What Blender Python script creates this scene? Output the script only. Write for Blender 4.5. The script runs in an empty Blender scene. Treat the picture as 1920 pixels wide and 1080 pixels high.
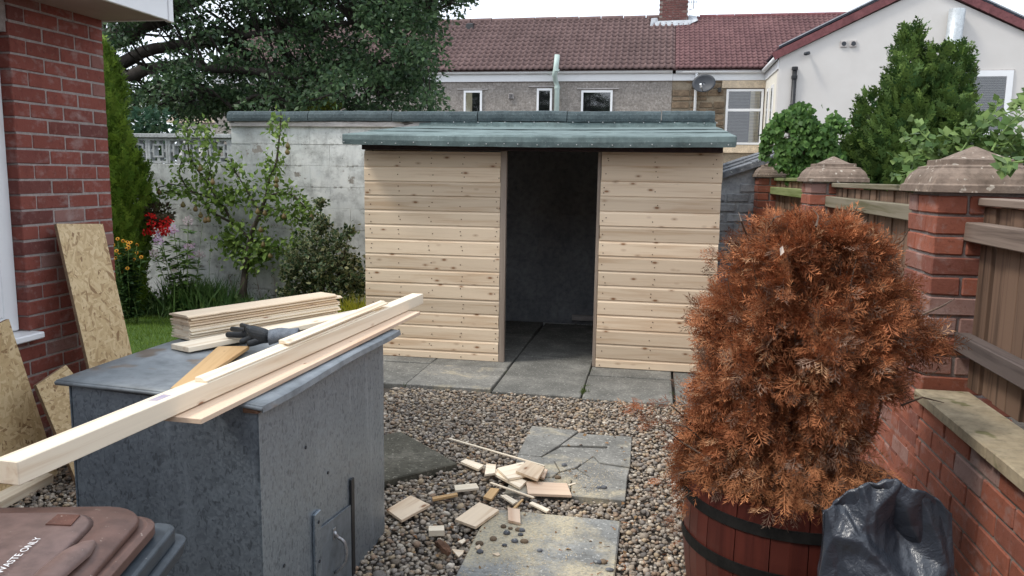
import bpy, bmesh, math, random
import numpy as np
from mathutils import Vector, Matrix

random.seed(7)
rng = np.random.default_rng(11)
scene = bpy.context.scene
col = scene.collection
R = math.radians

# ------------------------------------------------------------------ camera
F_PX = 1480.0                       # focal length in pixels of a 1920 wide frame
PITCH = math.atan(210 / F_PX)
YAW = R(10.2)
ROLL = 0.015
CAM = np.array([0.0, 0.0, 1.5])
_fwd = np.array([-math.sin(YAW) * math.cos(PITCH), math.cos(YAW) * math.cos(PITCH), -math.sin(PITCH)])
_r0 = np.array([math.cos(YAW), math.sin(YAW), 0.0])
_u0 = np.cross(_r0, _fwd)
_rt = _r0 * math.cos(ROLL) + _u0 * math.sin(ROLL)
_up = _u0 * math.cos(ROLL) - _r0 * math.sin(ROLL)
cam_data = bpy.data.cameras.new('camera')
cam_data.sensor_width = 36.0
cam_data.lens = F_PX / 1920 * 36
cam_data.clip_start = 0.05
cam_data.clip_end = 2000
cam = bpy.data.objects.new('camera', cam_data)
col.objects.link(cam)
cam.matrix_world = Matrix(((_rt[0], _up[0], -_fwd[0], CAM[0]), (_rt[1], _up[1], -_fwd[1], CAM[1]),
                           (_rt[2], _up[2], -_fwd[2], CAM[2]), (0, 0, 0, 1)))
scene.camera = cam

# ------------------------------------------------------------------ world, sun, exposure
SUN_FROM = Vector((-0.55, -0.28, 0.80)).normalized()
world = bpy.data.worlds.new('World')
scene.world = world
world.use_nodes = True
wn = world.node_tree
wn.nodes.clear()
sky = wn.nodes.new('ShaderNodeTexSky')
sky.sky_type = 'NISHITA'
sky.sun_disc = False
sky.sun_elevation = math.asin(SUN_FROM.z)
sky.sun_rotation = math.atan2(SUN_FROM.x, SUN_FROM.y)
sky.dust_density = 4.0
wmix = wn.nodes.new('ShaderNodeMix')
wmix.data_type = 'RGBA'
wmix.inputs['Factor'].default_value = 0.86          # thin even cloud over the whole sky
wmix.inputs['B'].default_value = (8.2, 8.85, 9.8, 1)
wbg = wn.nodes.new('ShaderNodeBackground')
wbg.inputs['Strength'].default_value = 0.114
wout = wn.nodes.new('ShaderNodeOutputWorld')
wn.links.new(sky.outputs['Color'], wmix.inputs['A'])
wn.links.new(wmix.outputs['Result'], wbg.inputs['Color'])
wn.links.new(wbg.outputs['Background'], wout.inputs['Surface'])
sun_data = bpy.data.lights.new('sun', 'SUN')
sun_data.energy = 1.5
sun_data.angle = R(11)
sun_data.color = (1.0, 0.95, 0.87)
sun = bpy.data.objects.new('sun', sun_data)
sun.rotation_euler = (-SUN_FROM).to_track_quat('-Z', 'Y').to_euler()
sun.location = (0, 0, 30)
col.objects.link(sun)
scene.view_settings.view_transform = 'Standard'
scene.view_settings.look = 'None'
scene.view_settings.exposure = 0.68
scene.view_settings.gamma = 1.0
scene.view_settings.use_curve_mapping = False


# ------------------------------------------------------------------ where things stand: sight lines to plan positions
def ray(x, y):
    return _fwd + _rt * ((x - 960) / F_PX) + _up * ((540 - y) / F_PX)


def gp(x, y, z=0.0):
    d = ray(x, y)
    return CAM + d * ((z - CAM[2]) / d[2])


def yp(x, y, Y):
    d = ray(x, y)
    return CAM + d * (Y / d[1])


def xp(x, y, X):
    d = ray(x, y)
    return CAM + d * (X / d[0])


# ------------------------------------------------------------------ materials
def new_mat(name):
    m = bpy.data.materials.new(name)
    m.use_nodes = True
    nt = m.node_tree
    nt.nodes.clear()
    out = nt.nodes.new('ShaderNodeOutputMaterial')
    b = nt.nodes.new('ShaderNodeBsdfPrincipled')
    nt.links.new(b.outputs[0], out.inputs['Surface'])
    return m, nt, b, out


def nd(nt, typ, **kw):
    n = nt.nodes.new(typ)
    for k, v in kw.items():
        if k in n.inputs:
            n.inputs[k].default_value = v
        else:
            setattr(n, k, v)
    return n


def mathn(nt, op, a, b=None, c=None, clamp=False):
    n = nt.nodes.new('ShaderNodeMath')
    n.operation = op
    n.use_clamp = clamp
    for i, v in enumerate((a, b, c)):
        if v is None:
            continue
        if isinstance(v, (int, float)):
            n.inputs[i].default_value = v
        else:
            nt.links.new(v, n.inputs[i])
    return n.outputs[0]


def ramp(nt, fac, stops, interp='LINEAR'):
    n = nt.nodes.new('ShaderNodeValToRGB')
    n.color_ramp.interpolation = interp
    els = n.color_ramp.elements
    while len(els) > 1:
        els.remove(els[-1])
    for i, (p, c) in enumerate(stops):
        e = els[0] if i == 0 else els.new(p)
        e.position = p
        if isinstance(c, (int, float)):
            c = (c, c, c)
        e.color = (c[0], c[1], c[2], 1)
    nt.links.new(fac, n.inputs['Fac'])
    return n.outputs['Color']


def mixc(nt, fac, a, b, mode='MIX'):
    n = nt.nodes.new('ShaderNodeMix')
    n.data_type = 'RGBA'
    n.blend_type = mode
    for key, v in (('Factor', fac), ('A', a), ('B', b)):
        sock = [s for s in n.inputs if s.name == key and (s.type == 'RGBA' or (key == 'Factor' and s.type == 'VALUE'))][0]
        if isinstance(v, (int, float)):
            sock.default_value = v
        elif isinstance(v, (tuple, list)):
            sock.default_value = (v[0], v[1], v[2], 1)
        else:
            nt.links.new(v, sock)
    return [s for s in n.outputs if s.type == 'RGBA'][0]


def coords(nt, kind='Object', scale=(1, 1, 1), rot=(0, 0, 0), offset_rand=False):
    if kind == 'World':
        src = nt.nodes.new('ShaderNodeNewGeometry').outputs['Position']
    else:
        src = nt.nodes.new('ShaderNodeTexCoord').outputs[kind]
    if offset_rand:
        oi = nt.nodes.new('ShaderNodeObjectInfo')
        v = nt.nodes.new('ShaderNodeVectorMath')
        v.operation = 'MULTIPLY_ADD'
        nt.links.new(oi.outputs['Random'], v.inputs[0])
        v.inputs[1].default_value = (37.3, 51.7, 23.9)
        nt.links.new(src, v.inputs[2])
        src = v.outputs[0]
    m = nt.nodes.new('ShaderNodeMapping')
    m.inputs['Scale'].default_value = scale
    m.inputs['Rotation'].default_value = rot
    nt.links.new(src, m.inputs['Vector'])
    return m.outputs[0]


def noise(nt, vec, scale, detail=5, rough=0.6, dist=0.0):
    n = nd(nt, 'ShaderNodeTexNoise', Scale=scale, Detail=detail, Roughness=rough, Distortion=dist)
    nt.links.new(vec, n.inputs['Vector'])
    return n.outputs['Fac']


def voro(nt, vec, scale, feature='F1', out='Distance', rnd=1.0):
    n = nd(nt, 'ShaderNodeTexVoronoi', Scale=scale, Randomness=rnd)
    n.feature = feature
    nt.links.new(vec, n.inputs['Vector'])
    return n.outputs[out]


def bump(nt, b, height, strength=0.3, dist=0.01):
    n = nd(nt, 'ShaderNodeBump', Strength=strength, Distance=dist)
    nt.links.new(height, n.inputs['Height'])
    nt.links.new(n.outputs[0], b.inputs['Normal'])


def rand_val(nt, lo, hi):
    oi = nt.nodes.new('ShaderNodeObjectInfo')
    mr = nd(nt, 'ShaderNodeMapRange')
    mr.inputs['To Min'].default_value = lo
    mr.inputs['To Max'].default_value = hi
    nt.links.new(oi.outputs['Random'], mr.inputs['Value'])
    return mr.outputs[0]


def simple(name, c1, c2=None, scale=20, rough=0.8, bmp=0.2, bdist=0.004, metal=0.0, rnd=0.0, kind='Object',
           stretch=(1, 1, 1), spec=0.3, detail=6, stops=(0.3, 0.7), speck=None):
    m, nt, b, out = new_mat(name)
    v = coords(nt, kind, stretch, offset_rand=(rnd > 0))
    n = noise(nt, v, scale, detail)
    c = ramp(nt, n, [(stops[0], c1), (stops[1], c2 or c1)])
    if speck:
        s = noise(nt, v, speck[0], 2)
        f = ramp(nt, s, [(speck[1], 0.0), (speck[1] + 0.06, 1.0)])
        c = mixc(nt, f, c, speck[2])
    if bmp:
        # grain and grime at two further sizes
        c = mixc(nt, 1.0, c, ramp(nt, noise(nt, v, scale * 4.3, 4, 0.65), [(0.30, 0.72), (0.5, 1.0), (0.72, 1.22)]), 'MULTIPLY')
        c = mixc(nt, 1.0, c, ramp(nt, noise(nt, v, scale * 0.35, 3), [(0.35, 0.86), (0.65, 1.10)]), 'MULTIPLY')
    if rnd:
        hs = nd(nt, 'ShaderNodeHueSaturation')
        nt.links.new(rand_val(nt, 1 - rnd, 1 + rnd), hs.inputs['Value'])
        nt.links.new(c, hs.inputs['Color'])
        c = hs.outputs[0]
    nt.links.new(c, b.inputs['Base Color'])
    b.inputs['Roughness'].default_value = rough
    b.inputs['Metallic'].default_value = metal
    b.inputs['Specular IOR Level'].default_value = spec
    if bmp:
        bump(nt, b, noise(nt, v, scale * 2.5, 4), bmp, bdist)
    return m


def wood_mat(name, light, dark, knot, knots=0.105, rnd=0.09, rough=0.62, axis=0, sat=1.0):
    m, nt, b, out = new_mat(name)
    st = [34, 34, 34]
    st[axis] = 1.3
    v = coords(nt, 'Object', tuple(st), offset_rand=True)
    g1 = noise(nt, v, 1.0, 7, 0.62, 0.6)
    st2 = [9, 9, 9]
    st2[axis] = 0.7
    g2 = noise(nt, coords(nt, 'Object', tuple(st2), offset_rand=True), 1.0, 3, 0.5, 1.2)
    f = mathn(nt, 'ADD', mathn(nt, 'MULTIPLY', g1, 0.55), mathn(nt, 'MULTIPLY', g2, 0.45))
    c = ramp(nt, f, [(0.38, dark), (0.5, light), (0.64, tuple(min(1, x * 1.06) for x in light))])
    sk = [13, 13, 13]
    sk[axis] = 6.0
    kv = coords(nt, 'Object', tuple(sk), offset_rand=True)
    d = voro(nt, kv, 1.0)
    kf = ramp(nt, d, [(0.0, 1.0), (knots * 0.7, 0.9), (knots, 0.35), (knots * 1.9, 0.0)])
    c = mixc(nt, kf, c, knot)
    hs = nd(nt, 'ShaderNodeHueSaturation')
    hs.inputs['Saturation'].default_value = sat
    nt.links.new(rand_val(nt, 1 - rnd, 1 + rnd), hs.inputs['Value'])
    nt.links.new(c, hs.inputs['Color'])
    nt.links.new(hs.outputs[0], b.inputs['Base Color'])
    b.inputs['Roughness'].default_value = rough
    b.inputs['Specular IOR Level'].default_value = 0.25
    bump(nt, b, g1, 0.12, 0.002)
    return m


def leaf_mat(name, trans=0.3, rough=0.5, spec=0.25):
    m, nt, b, out = new_mat(name)
    a = nt.nodes.new('ShaderNodeVertexColor')
    a.layer_name = 'Col'
    nt.links.new(a.outputs['Color'], b.inputs['Base Color'])
    b.inputs['Roughness'].default_value = rough
    b.inputs['Specular IOR Level'].default_value = spec
    if trans:
        t = nt.nodes.new('ShaderNodeBsdfTranslucent')
        nt.links.new(a.outputs['Color'], t.inputs['Color'])
        mx = nd(nt, 'ShaderNodeMixShader', Fac=trans)
        nt.links.new(b.outputs[0], mx.inputs[1])
        nt.links.new(t.outputs[0], mx.inputs[2])
        nt.links.new(mx.outputs[0], out.inputs['Surface'])
    return m


def brick_mat(name, base, dark, pale, rough=0.85):
    m, nt, b, out = new_mat(name)
    v = coords(nt, 'Object', (1, 1, 1), offset_rand=True)
    oi = nt.nodes.new('ShaderNodeObjectInfo')
    c0 = ramp(nt, oi.outputs['Random'], [(0.0, dark), (0.18, base), (0.62, tuple(x * 1.12 for x in base)), (0.86, tuple(x * 0.82 for x in base)), (1.0, pale)])
    n = noise(nt, v, 14, 6, 0.65)
    c = mixc(nt, ramp(nt, n, [(0.5, 0.0), (0.72, 0.55)]), c0, tuple(x * 0.55 for x in base))
    n2 = noise(nt, v, 32, 4)
    c = mixc(nt, ramp(nt, n2, [(0.56, 0.0), (0.72, 0.45)]), c, pale)
    n4 = noise(nt, v, 45, 3)
    c = mixc(nt, ramp(nt, n4, [(0.60, 0.0), (0.72, 0.6)]), c, tuple(x * 0.45 for x in base))
    n3 = noise(nt, coords(nt, 'World', (3, 3, 5)), 3, 4)
    c = mixc(nt, ramp(nt, n3, [(0.55, 0.0), (0.75, 0.42)]), c, (0.40, 0.34, 0.32))
    nt.links.new(c, b.inputs['Base Color'])
    b.inputs['Roughness'].default_value = rough
    b.inputs['Specular IOR Level'].default_value = 0.2
    bump(nt, b, noise(nt, v, 90, 5), 0.45, 0.004)
    return m


MAT = {}
MAT['brick'] = brick_mat('red_brick', (0.205, 0.061, 0.046), (0.120, 0.045, 0.040), (0.27, 0.16, 0.14))
MAT['brick_wall'] = brick_mat('orange_brick', (0.285, 0.098, 0.062), (0.19, 0.074, 0.056), (0.30, 0.20, 0.175))
MAT['mortar'] = simple('mortar', (0.25, 0.215, 0.20), (0.34, 0.295, 0.275), 60, 0.95, 0.5, 0.004)
MAT['mortar_dark'] = simple('mortar_dark', (0.20, 0.17, 0.15), (0.28, 0.24, 0.21), 60, 0.95, 0.5, 0.004)
PINE_L, PINE_D, KNOT = (0.735, 0.592, 0.43), (0.61, 0.45, 0.30), (0.23, 0.105, 0.045)
MAT['pine'] = wood_mat('planed_pine', PINE_L, PINE_D, KNOT, 0.115, 0.17)
MAT['pine_pale'] = wood_mat('pale_pine', (0.84, 0.735, 0.575), (0.71, 0.565, 0.40), (0.33, 0.16, 0.08), 0.085)
MAT['pine_pink'] = wood_mat('pink_pine', (0.74, 0.56, 0.41), (0.64, 0.43, 0.29), (0.33, 0.15, 0.08), 0.05)
MAT['pine_amber'] = wood_mat('amber_pine', (0.60, 0.39, 0.19), (0.50, 0.30, 0.13), (0.34, 0.18, 0.08), 0.04)
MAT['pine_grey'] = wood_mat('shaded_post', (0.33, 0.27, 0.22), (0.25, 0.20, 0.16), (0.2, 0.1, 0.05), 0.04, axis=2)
MAT['fence'] = wood_mat('weathered_fence', (0.175, 0.110, 0.075), (0.050, 0.031, 0.022), (0.07, 0.04, 0.03), 0.03, 0.22, 0.85, axis=2)
MAT['fence_rail_dark'] = wood_mat('dark_rail', (0.105, 0.083, 0.075), (0.055, 0.043, 0.039), (0.05, 0.04, 0.03), 0.03, 0.15, 0.85, axis=1)
MAT['fence_rail'] = wood_mat('weathered_rail', (0.24, 0.185, 0.15), (0.11, 0.08, 0.065), (0.1, 0.07, 0.05), 0.03, 0.15, 0.85, axis=1)
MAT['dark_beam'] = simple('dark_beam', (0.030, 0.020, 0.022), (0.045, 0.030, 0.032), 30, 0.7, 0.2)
MAT['white_upvc'] = simple('white_upvc', (0.78, 0.79, 0.80), (0.82, 0.83, 0.84), 4, 0.35, 0.0)
MAT['cream_trim'] = simple('cream_trim', (0.62, 0.50, 0.36), (0.68, 0.56, 0.41), 8, 0.7, 0.1)
MAT['steel'] = simple('steel', (0.35, 0.36, 0.37), (0.45, 0.46, 0.48), 30, 0.4, 0.05, metal=0.8)
MAT['nail'] = simple('nail', (0.65, 0.66, 0.66), (0.75, 0.76, 0.76), 30, 0.35, 0.0, metal=0.4)
MAT['nail_hole'] = simple('nail_hole', (0.10, 0.06, 0.04), (0.16, 0.09, 0.06), 30, 0.8, 0.0)
MAT['black_plastic'] = simple('black_plastic', (0.018, 0.019, 0.021), (0.03, 0.031, 0.034), 20, 0.4, 0.1)
MAT['soil'] = simple('soil', (0.035, 0.026, 0.018), (0.075, 0.055, 0.038), 40, 0.95, 0.8, 0.02)
MAT['grit'] = simple('grit', (0.06, 0.05, 0.04), (0.13, 0.11, 0.09), 60, 0.95, 0.8, 0.01, kind='World')
MAT['bark'] = simple('bark', (0.045, 0.036, 0.028), (0.10, 0.08, 0.062), 18, 0.9, 0.7, 0.02, stretch=(1, 1, 0.3))
MAT['bark_dark'] = simple('oak_bark', (0.022, 0.019, 0.016), (0.05, 0.042, 0.035), 9, 0.9, 0.6, 0.02, stretch=(1, 1, 0.4))
MAT['twig'] = simple('dry_twig', (0.10, 0.065, 0.045), (0.17, 0.12, 0.09), 30, 0.9, 0.2)
MAT['stem_green'] = simple('green_stem', (0.10, 0.17, 0.04), (0.16, 0.24, 0.07), 20, 0.6, 0.0)
MAT['leaf'] = leaf_mat('leaf', 0.32)
MAT['leaf_oak'] = leaf_mat('oak_leaf', 0.28, 0.45, 0.35)
MAT['leaf_conifer'] = leaf_mat('conifer_leaf', 0.15, 0.6, 0.2)
MAT['dead'] = leaf_mat('dead_foliage', 0.12, 0.75, 0.1)
MAT['stone_cap'] = simple('cast_stone', (0.145, 0.108, 0.083), (0.245, 0.188, 0.148), 9, 0.9, 0.6, 0.006, speck=(38, 0.63, (0.42, 0.37, 0.31)))
MAT['coping'] = simple('coping_stone', (0.28, 0.225, 0.145), (0.38, 0.32, 0.22), 7, 0.9, 0.4, 0.004, rnd=0.08, speck=(9, 0.60, (0.17, 0.155, 0.075)))
MAT['dish'] = simple('dish_grey', (0.038, 0.042, 0.05), (0.05, 0.055, 0.064), 6, 0.5, 0.0)
MAT['galv_pipe'] = simple('galvanised_pipe', (0.42, 0.46, 0.48), (0.55, 0.58, 0.60), 12, 0.45, 0.05, metal=0.3)
MAT['flue_green'] = simple('pale_green_flue', (0.42, 0.52, 0.48), (0.50, 0.60, 0.56), 8, 0.5, 0.0)
MAT['lead'] = simple('lead_flashing', (0.38, 0.41, 0.44), (0.55, 0.57, 0.60), 14, 0.6, 0.3)
MAT['render_white'] = simple('cream_render', (0.60, 0.575, 0.545), (0.65, 0.625, 0.595), 1.3, 0.9, 0.0)
MAT['render_lit_side'] = simple('sunlit_cream_render', (0.74, 0.70, 0.60), (0.78, 0.74, 0.65), 1.3, 0.9, 0.0)  # side wall's brighter sunlight put into the render colour
MAT['tile_brown'] = simple('brown_roof_tile', (0.122, 0.078, 0.074), (0.160, 0.106, 0.100), 2.2, 0.85, 0.3, 0.01)
MAT['tile_red'] = simple('red_roof_tile', (0.140, 0.072, 0.074), (0.190, 0.102, 0.100), 1.5, 0.8, 0.2, 0.01)
MAT['verge'] = simple('verge_tile_red', (0.155, 0.056, 0.060), (0.19, 0.072, 0.074), 3, 0.75, 0.1, rnd=0.06)
MAT['slate'] = simple('slate', (0.075, 0.08, 0.09), (0.16, 0.165, 0.175), 14, 0.8, 0.5, 0.01, rnd=0.2, speck=(30, 0.62, (0.32, 0.33, 0.32)))
MAT['grey_paint'] = simple('grey_painted_stone', (0.28, 0.30, 0.325), (0.44, 0.455, 0.465), 6, 0.85, 0.5, 0.008, rnd=0.14, kind='World')
MAT['blind'] = simple('window_blind', (0.17, 0.155, 0.15), (0.21, 0.195, 0.19), 6, 0.6, 0.0)
MAT['curtain'] = simple('curtain', (0.70, 0.62, 0.42), (0.76, 0.69, 0.50), 6, 0.8, 0.0)
MAT['room_dark'] = simple('dark_room', (0.02, 0.02, 0.022), (0.03, 0.03, 0.033), 3, 0.9, 0.0)
MAT['solar'] = simple('solar_panel', (0.02, 0.025, 0.04), (0.03, 0.035, 0.05), 3, 0.25, 0.0)
MAT['old_timber'] = simple('old_painted_timber', (0.40, 0.37, 0.355), (0.54, 0.505, 0.485), 14, 0.85, 0.4, stretch=(0.2, 1, 1), speck=(22, 0.66, (0.09, 0.08, 0.075)))
MAT['bin_brown'] = simple('brown_bin_plastic', (0.102, 0.056, 0.043), (0.135, 0.076, 0.061), 5, 0.48, 0.15, 0.001, speck=(70, 0.70, (0.32, 0.26, 0.22)))
MAT['bin_grey'] = simple('grey_bin_plastic', (0.040, 0.050, 0.060), (0.062, 0.073, 0.085), 7, 0.42, 0.15, 0.001, speck=(60, 0.72, (0.25, 0.25, 0.25)))
MAT['bin_faded'] = simple('faded_bin_plastic', (0.142, 0.090, 0.076), (0.176, 0.115, 0.101), 6, 0.45, 0.1, 0.001, speck=(90, 0.70, (0.27, 0.21, 0.18)))
MAT['shaded_block'] = simple('shaded_grey_block', (0.23, 0.25, 0.27), (0.31, 0.33, 0.35), 5, 0.95, 0.3, 0.006, kind='World')  # darkened to put the shed interior's shade into the block colour
MAT['white_print'] = simple('white_print', (0.72, 0.72, 0.72), (0.8, 0.8, 0.8), 40, 0.6, 0.0)
MAT['ink'] = simple('purple_ink', (0.28, 0.25, 0.42), (0.55, 0.48, 0.46), 60, 0.7, 0.0)
MAT['barrel'] = wood_mat('stained_stave', (0.085, 0.020, 0.014), (0.055, 0.013, 0.010), (0.04, 0.01, 0.01), 0.03, 0.06, 0.45, axis=2)
MAT['hoop'] = simple('iron_hoop', (0.008, 0.008, 0.008), (0.015, 0.014, 0.013), 20, 0.7, 0.2, spec=0.15)
MAT['basket'] = simple('basket_moss', (0.05, 0.035, 0.02), (0.10, 0.07, 0.04), 40, 0.9, 0.4)
MAT['red_petal'] = simple('red_petal', (0.62, 0.012, 0.018), (0.78, 0.03, 0.035), 20, 0.6, 0.0)
MAT['pink_petal'] = simple('pink_petal', (0.60, 0.40, 0.62), (0.78, 0.62, 0.78), 30, 0.6, 0.0)
MAT['yellow_petal'] = simple('yellow_petal', (0.50, 0.21, 0.008), (0.60, 0.28, 0.015), 30, 0.6, 0.0)
MAT['dark_eye'] = simple('flower_eye', (0.03, 0.018, 0.01), (0.05, 0.03, 0.02), 30, 0.9, 0.0)
MAT['pear'] = simple('pear_skin', (0.13, 0.115, 0.035), (0.17, 0.105, 0.045), 12, 0.55, 0.05)
MAT['dead_leaf'] = simple('pale_dry_leaf', (0.62, 0.52, 0.44), (0.72, 0.62, 0.54), 30, 0.7, 0.0)
MAT['glove'] = simple('black_rubber_glove', (0.020, 0.024, 0.028), (0.034, 0.039, 0.045), 40, 0.6, 0.25, 0.002, speck=(50, 0.68, (0.10, 0.11, 0.115)))
MAT['glove_cuff'] = simple('grey_knit_cuff', (0.13, 0.15, 0.175), (0.19, 0.21, 0.24), 60, 0.9, 0.2, 0.002)
MAT['oak_roof'] = simple('far_roof', (0.28, 0.22, 0.17), (0.36, 0.29, 0.23), 3, 0.9, 0.0)
MAT['bark_chip'] = simple('bark_chunk', (0.09, 0.045, 0.025), (0.20, 0.11, 0.07), 25, 0.9, 0.8, 0.01, stretch=(0.3, 1, 1))


def make_glass():
    m, nt, b, out = new_mat('window_glass')
    tr = nt.nodes.new('ShaderNodeBsdfTransparent')
    gl = nd(nt, 'ShaderNodeBsdfGlossy', Roughness=0.03)
    fr = nd(nt, 'ShaderNodeFresnel', IOR=1.6)
    f = mathn(nt, 'ADD', fr.outputs[0], 0.03, clamp=True)
    mx = nt.nodes.new('ShaderNodeMixShader')
    nt.links.new(f, mx.inputs[0])
    nt.links.new(tr.outputs[0], mx.inputs[1])
    nt.links.new(gl.outputs[0], mx.inputs[2])
    nt.links.new(mx.outputs[0], out.inputs['Surface'])
    return m


MAT['glass'] = make_glass()


def make_galv(name, lo, hi):
    m, nt, b, out = new_mat(name)
    v = coords(nt, 'Object', (1, 1, 1))
    w = nt.nodes.new('ShaderNodeVectorMath')
    w.operation = 'ADD'
    nz = nd(nt, 'ShaderNodeTexNoise', Scale=45.0, Detail=3.0)
    nt.links.new(v, nz.inputs['Vector'])
    sc = nt.nodes.new('ShaderNodeVectorMath')
    sc.operation = 'SCALE'
    sc.inputs['Scale'].default_value = 0.022
    nt.links.new(nz.outputs['Color'], sc.inputs[0])
    nt.links.new(v, w.inputs[0])
    nt.links.new(sc.outputs[0], w.inputs[1])
    vo = nd(nt, 'ShaderNodeTexVoronoi', Scale=115.0)
    nt.links.new(w.outputs[0], vo.inputs['Vector'])
    sep = nt.nodes.new('ShaderNodeSeparateColor')
    nt.links.new(vo.outputs['Color'], sep.inputs[0])
    big = noise(nt, v, 2.2, 5, 0.65)
    f = mathn(nt, 'ADD', mathn(nt, 'MULTIPLY', sep.outputs[0], 0.42), mathn(nt, 'MULTIPLY', big, 0.70))
    c = ramp(nt, f, [(0.15, lo), (0.85, hi)])
    fl = noise(nt, coords(nt, 'Object', (1, 1, 0.55), (0.4, 0.3, 0)), 85, 2, 0.5, 0.8)
    c = mixc(nt, ramp(nt, fl, [(0.56, 0.0), (0.65, 0.55)]), c, tuple(x * 0.55 for x in lo))
    st = noise(nt, coords(nt, 'Object', (9, 9, 0.8)), 1.5, 4)
    c = mixc(nt, ramp(nt, st, [(0.56, 0.0), (0.78, 0.5)]), c, tuple(x * 1.5 for x in hi))
    nt.links.new(c, b.inputs['Base Color'])
    b.inputs['Metallic'].default_value = 0.7
    nt.links.new(ramp(nt, sep.outputs[0], [(0, 0.34), (1, 0.52)]), b.inputs['Roughness'])
    bump(nt, b, big, 0.1, 0.01)
    return m


MAT['galv'] = make_galv('galvanised_sheet', (0.205, 0.245, 0.285), (0.365, 0.425, 0.478))
MAT['galv_lid'] = simple('galvanised_lid', (0.20, 0.225, 0.24), (0.33, 0.35, 0.365), 3.5, 0.5, 0.1, metal=0.3, speck=(6, 0.60, (0.23, 0.19, 0.155)))


def make_osb():
    m, nt, b, out = new_mat('oriented_strand_board')
    tot = None
    for i, (rot, sx) in enumerate(((0.5, (17, 66, 66)), (-0.8, (15, 58, 58)), (1.45, (21, 76, 76)), (2.3, (18, 62, 62)), (0.1, (24, 90, 90)))):
        v = coords(nt, 'Object', (1, 1, 1), (0, 0, rot), offset_rand=True)
        mp = nt.nodes.new('ShaderNodeMapping')
        mp.inputs['Scale'].default_value = sx
        nt.links.new(v, mp.inputs['Vector'])
        vo = nd(nt, 'ShaderNodeTexVoronoi', Scale=1.0)
        nt.links.new(mp.outputs[0], vo.inputs['Vector'])
        sep = nt.nodes.new('ShaderNodeSeparateColor')
        nt.links.new(vo.outputs['Color'], sep.inputs[0])
        if tot is None:
            tot, key = sep.outputs[0], sep.outputs[1]
        else:
            sw = mathn(nt, 'GREATER_THAN', sep.outputs[1], key)
            mr = nt.nodes.new('ShaderNodeMix')
            nt.links.new(sw, mr.inputs[0])
            nt.links.new(tot, mr.inputs[2])
            nt.links.new(sep.outputs[0], mr.inputs[3])
            tot = mr.outputs[0]
            key = mathn(nt, 'MAXIMUM', key, sep.outputs[1])
    c = ramp(nt, tot, [(0.0, (0.25, 0.145, 0.065)), (0.12, (0.45, 0.31, 0.155)), (0.5, (0.56, 0.41, 0.22)), (1.0, (0.66, 0.51, 0.30))])
    fine = noise(nt, coords(nt, 'Object', (1, 1, 1), offset_rand=True), 180, 3)
    c = mixc(nt, ramp(nt, fine, [(0.62, 0.0), (0.74, 0.6)]), c, (0.22, 0.13, 0.06))
    nt.links.new(c, b.inputs['Base Color'])
    b.inputs['Roughness'].default_value = 0.6
    bump(nt, b, tot, 0.25, 0.002)
    return m


MAT['osb'] = make_osb()
MAT['osb_edge'] = simple('osb_edge', (0.17, 0.11, 0.07), (0.28, 0.19, 0.12), 60, 0.9, 0.3)


def make_painted_wall():
    m, nt, b, out = new_mat('flaking_white_paint')
    w = coords(nt, 'World')
    big = noise(nt, w, 1.1, 6, 0.6)
    c = ramp(nt, big, [(0.34, (0.42, 0.445, 0.44)), (0.5, (0.64, 0.66, 0.645)), (0.66, (0.79, 0.79, 0.75))])
    d1 = noise(nt, w, 5.0, 8, 0.72)
    c = mixc(nt, ramp(nt, d1, [(0.46, 0.0), (0.64, 0.70)]), c, (0.27, 0.275, 0.265))
    st = noise(nt, coords(nt, 'World', (7, 7, 1.1)), 1.0, 6, 0.7)
    c = mixc(nt, ramp(nt, st, [(0.50, 0.0), (0.72, 0.55)]), c, (0.30, 0.305, 0.29))
    # flaked patches showing bare block, and specks of dirt
    p = noise(nt, w, 3.1, 9, 0.72)
    pf = ramp(nt, p, [(0.625, 0.0), (0.64, 1.0)])
    c = mixc(nt, pf, c, (0.285, 0.265, 0.235))
    sx = nt.nodes.new('ShaderNodeSeparateXYZ')
    nt.links.new(w, sx.inputs[0])
    fz = mathn(nt, 'FRACT', mathn(nt, 'DIVIDE', mathn(nt, 'ADD', sx.outputs[2], mathn(nt, 'MULTIPLY', noise(nt, w, 7, 3), 0.03)), 0.225))
    dj = mathn(nt, 'ABSOLUTE', mathn(nt, 'SUBTRACT', fz, 0.07))
    jm = mathn(nt, 'MULTIPLY', ramp(nt, dj, [(0.0, 1.0), (0.10, 0.0)]), ramp(nt, noise(nt, w, 6.5, 6, 0.7), [(0.50, 0.0), (0.58, 1.0)]))
    jm = mathn(nt, 'MULTIPLY', jm, ramp(nt, noise(nt, w, 28, 4, 0.7), [(0.42, 0.0), (0.55, 1.0)]))
    c = mixc(nt, jm, c, (0.20, 0.19, 0.165))
    s = noise(nt, w, 55, 3)
    sf = mathn(nt, 'MULTIPLY', ramp(nt, s, [(0.62, 0.0), (0.67, 1.0)]), ramp(nt, d1, [(0.47, 0.0), (0.62, 1.0)]))
    c = mixc(nt, sf, c, (0.07, 0.07, 0.065))
    nt.links.new(c, b.inputs['Base Color'])
    b.inputs['Roughness'].default_value = 0.85
    b.inputs['Specular IOR Level'].default_value = 0.2
    h = mathn(nt, 'SUBTRACT', noise(nt, w, 35, 6), mathn(nt, 'MULTIPLY', pf, 0.5))
    bump(nt, b, h, 0.45, 0.008)
    return m


MAT['painted'] = make_painted_wall()
MAT['screen'] = simple('screen_block_paint', (0.44, 0.46, 0.47), (0.57, 0.585, 0.59), 9, 0.85, 0.3, kind='World')


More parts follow.
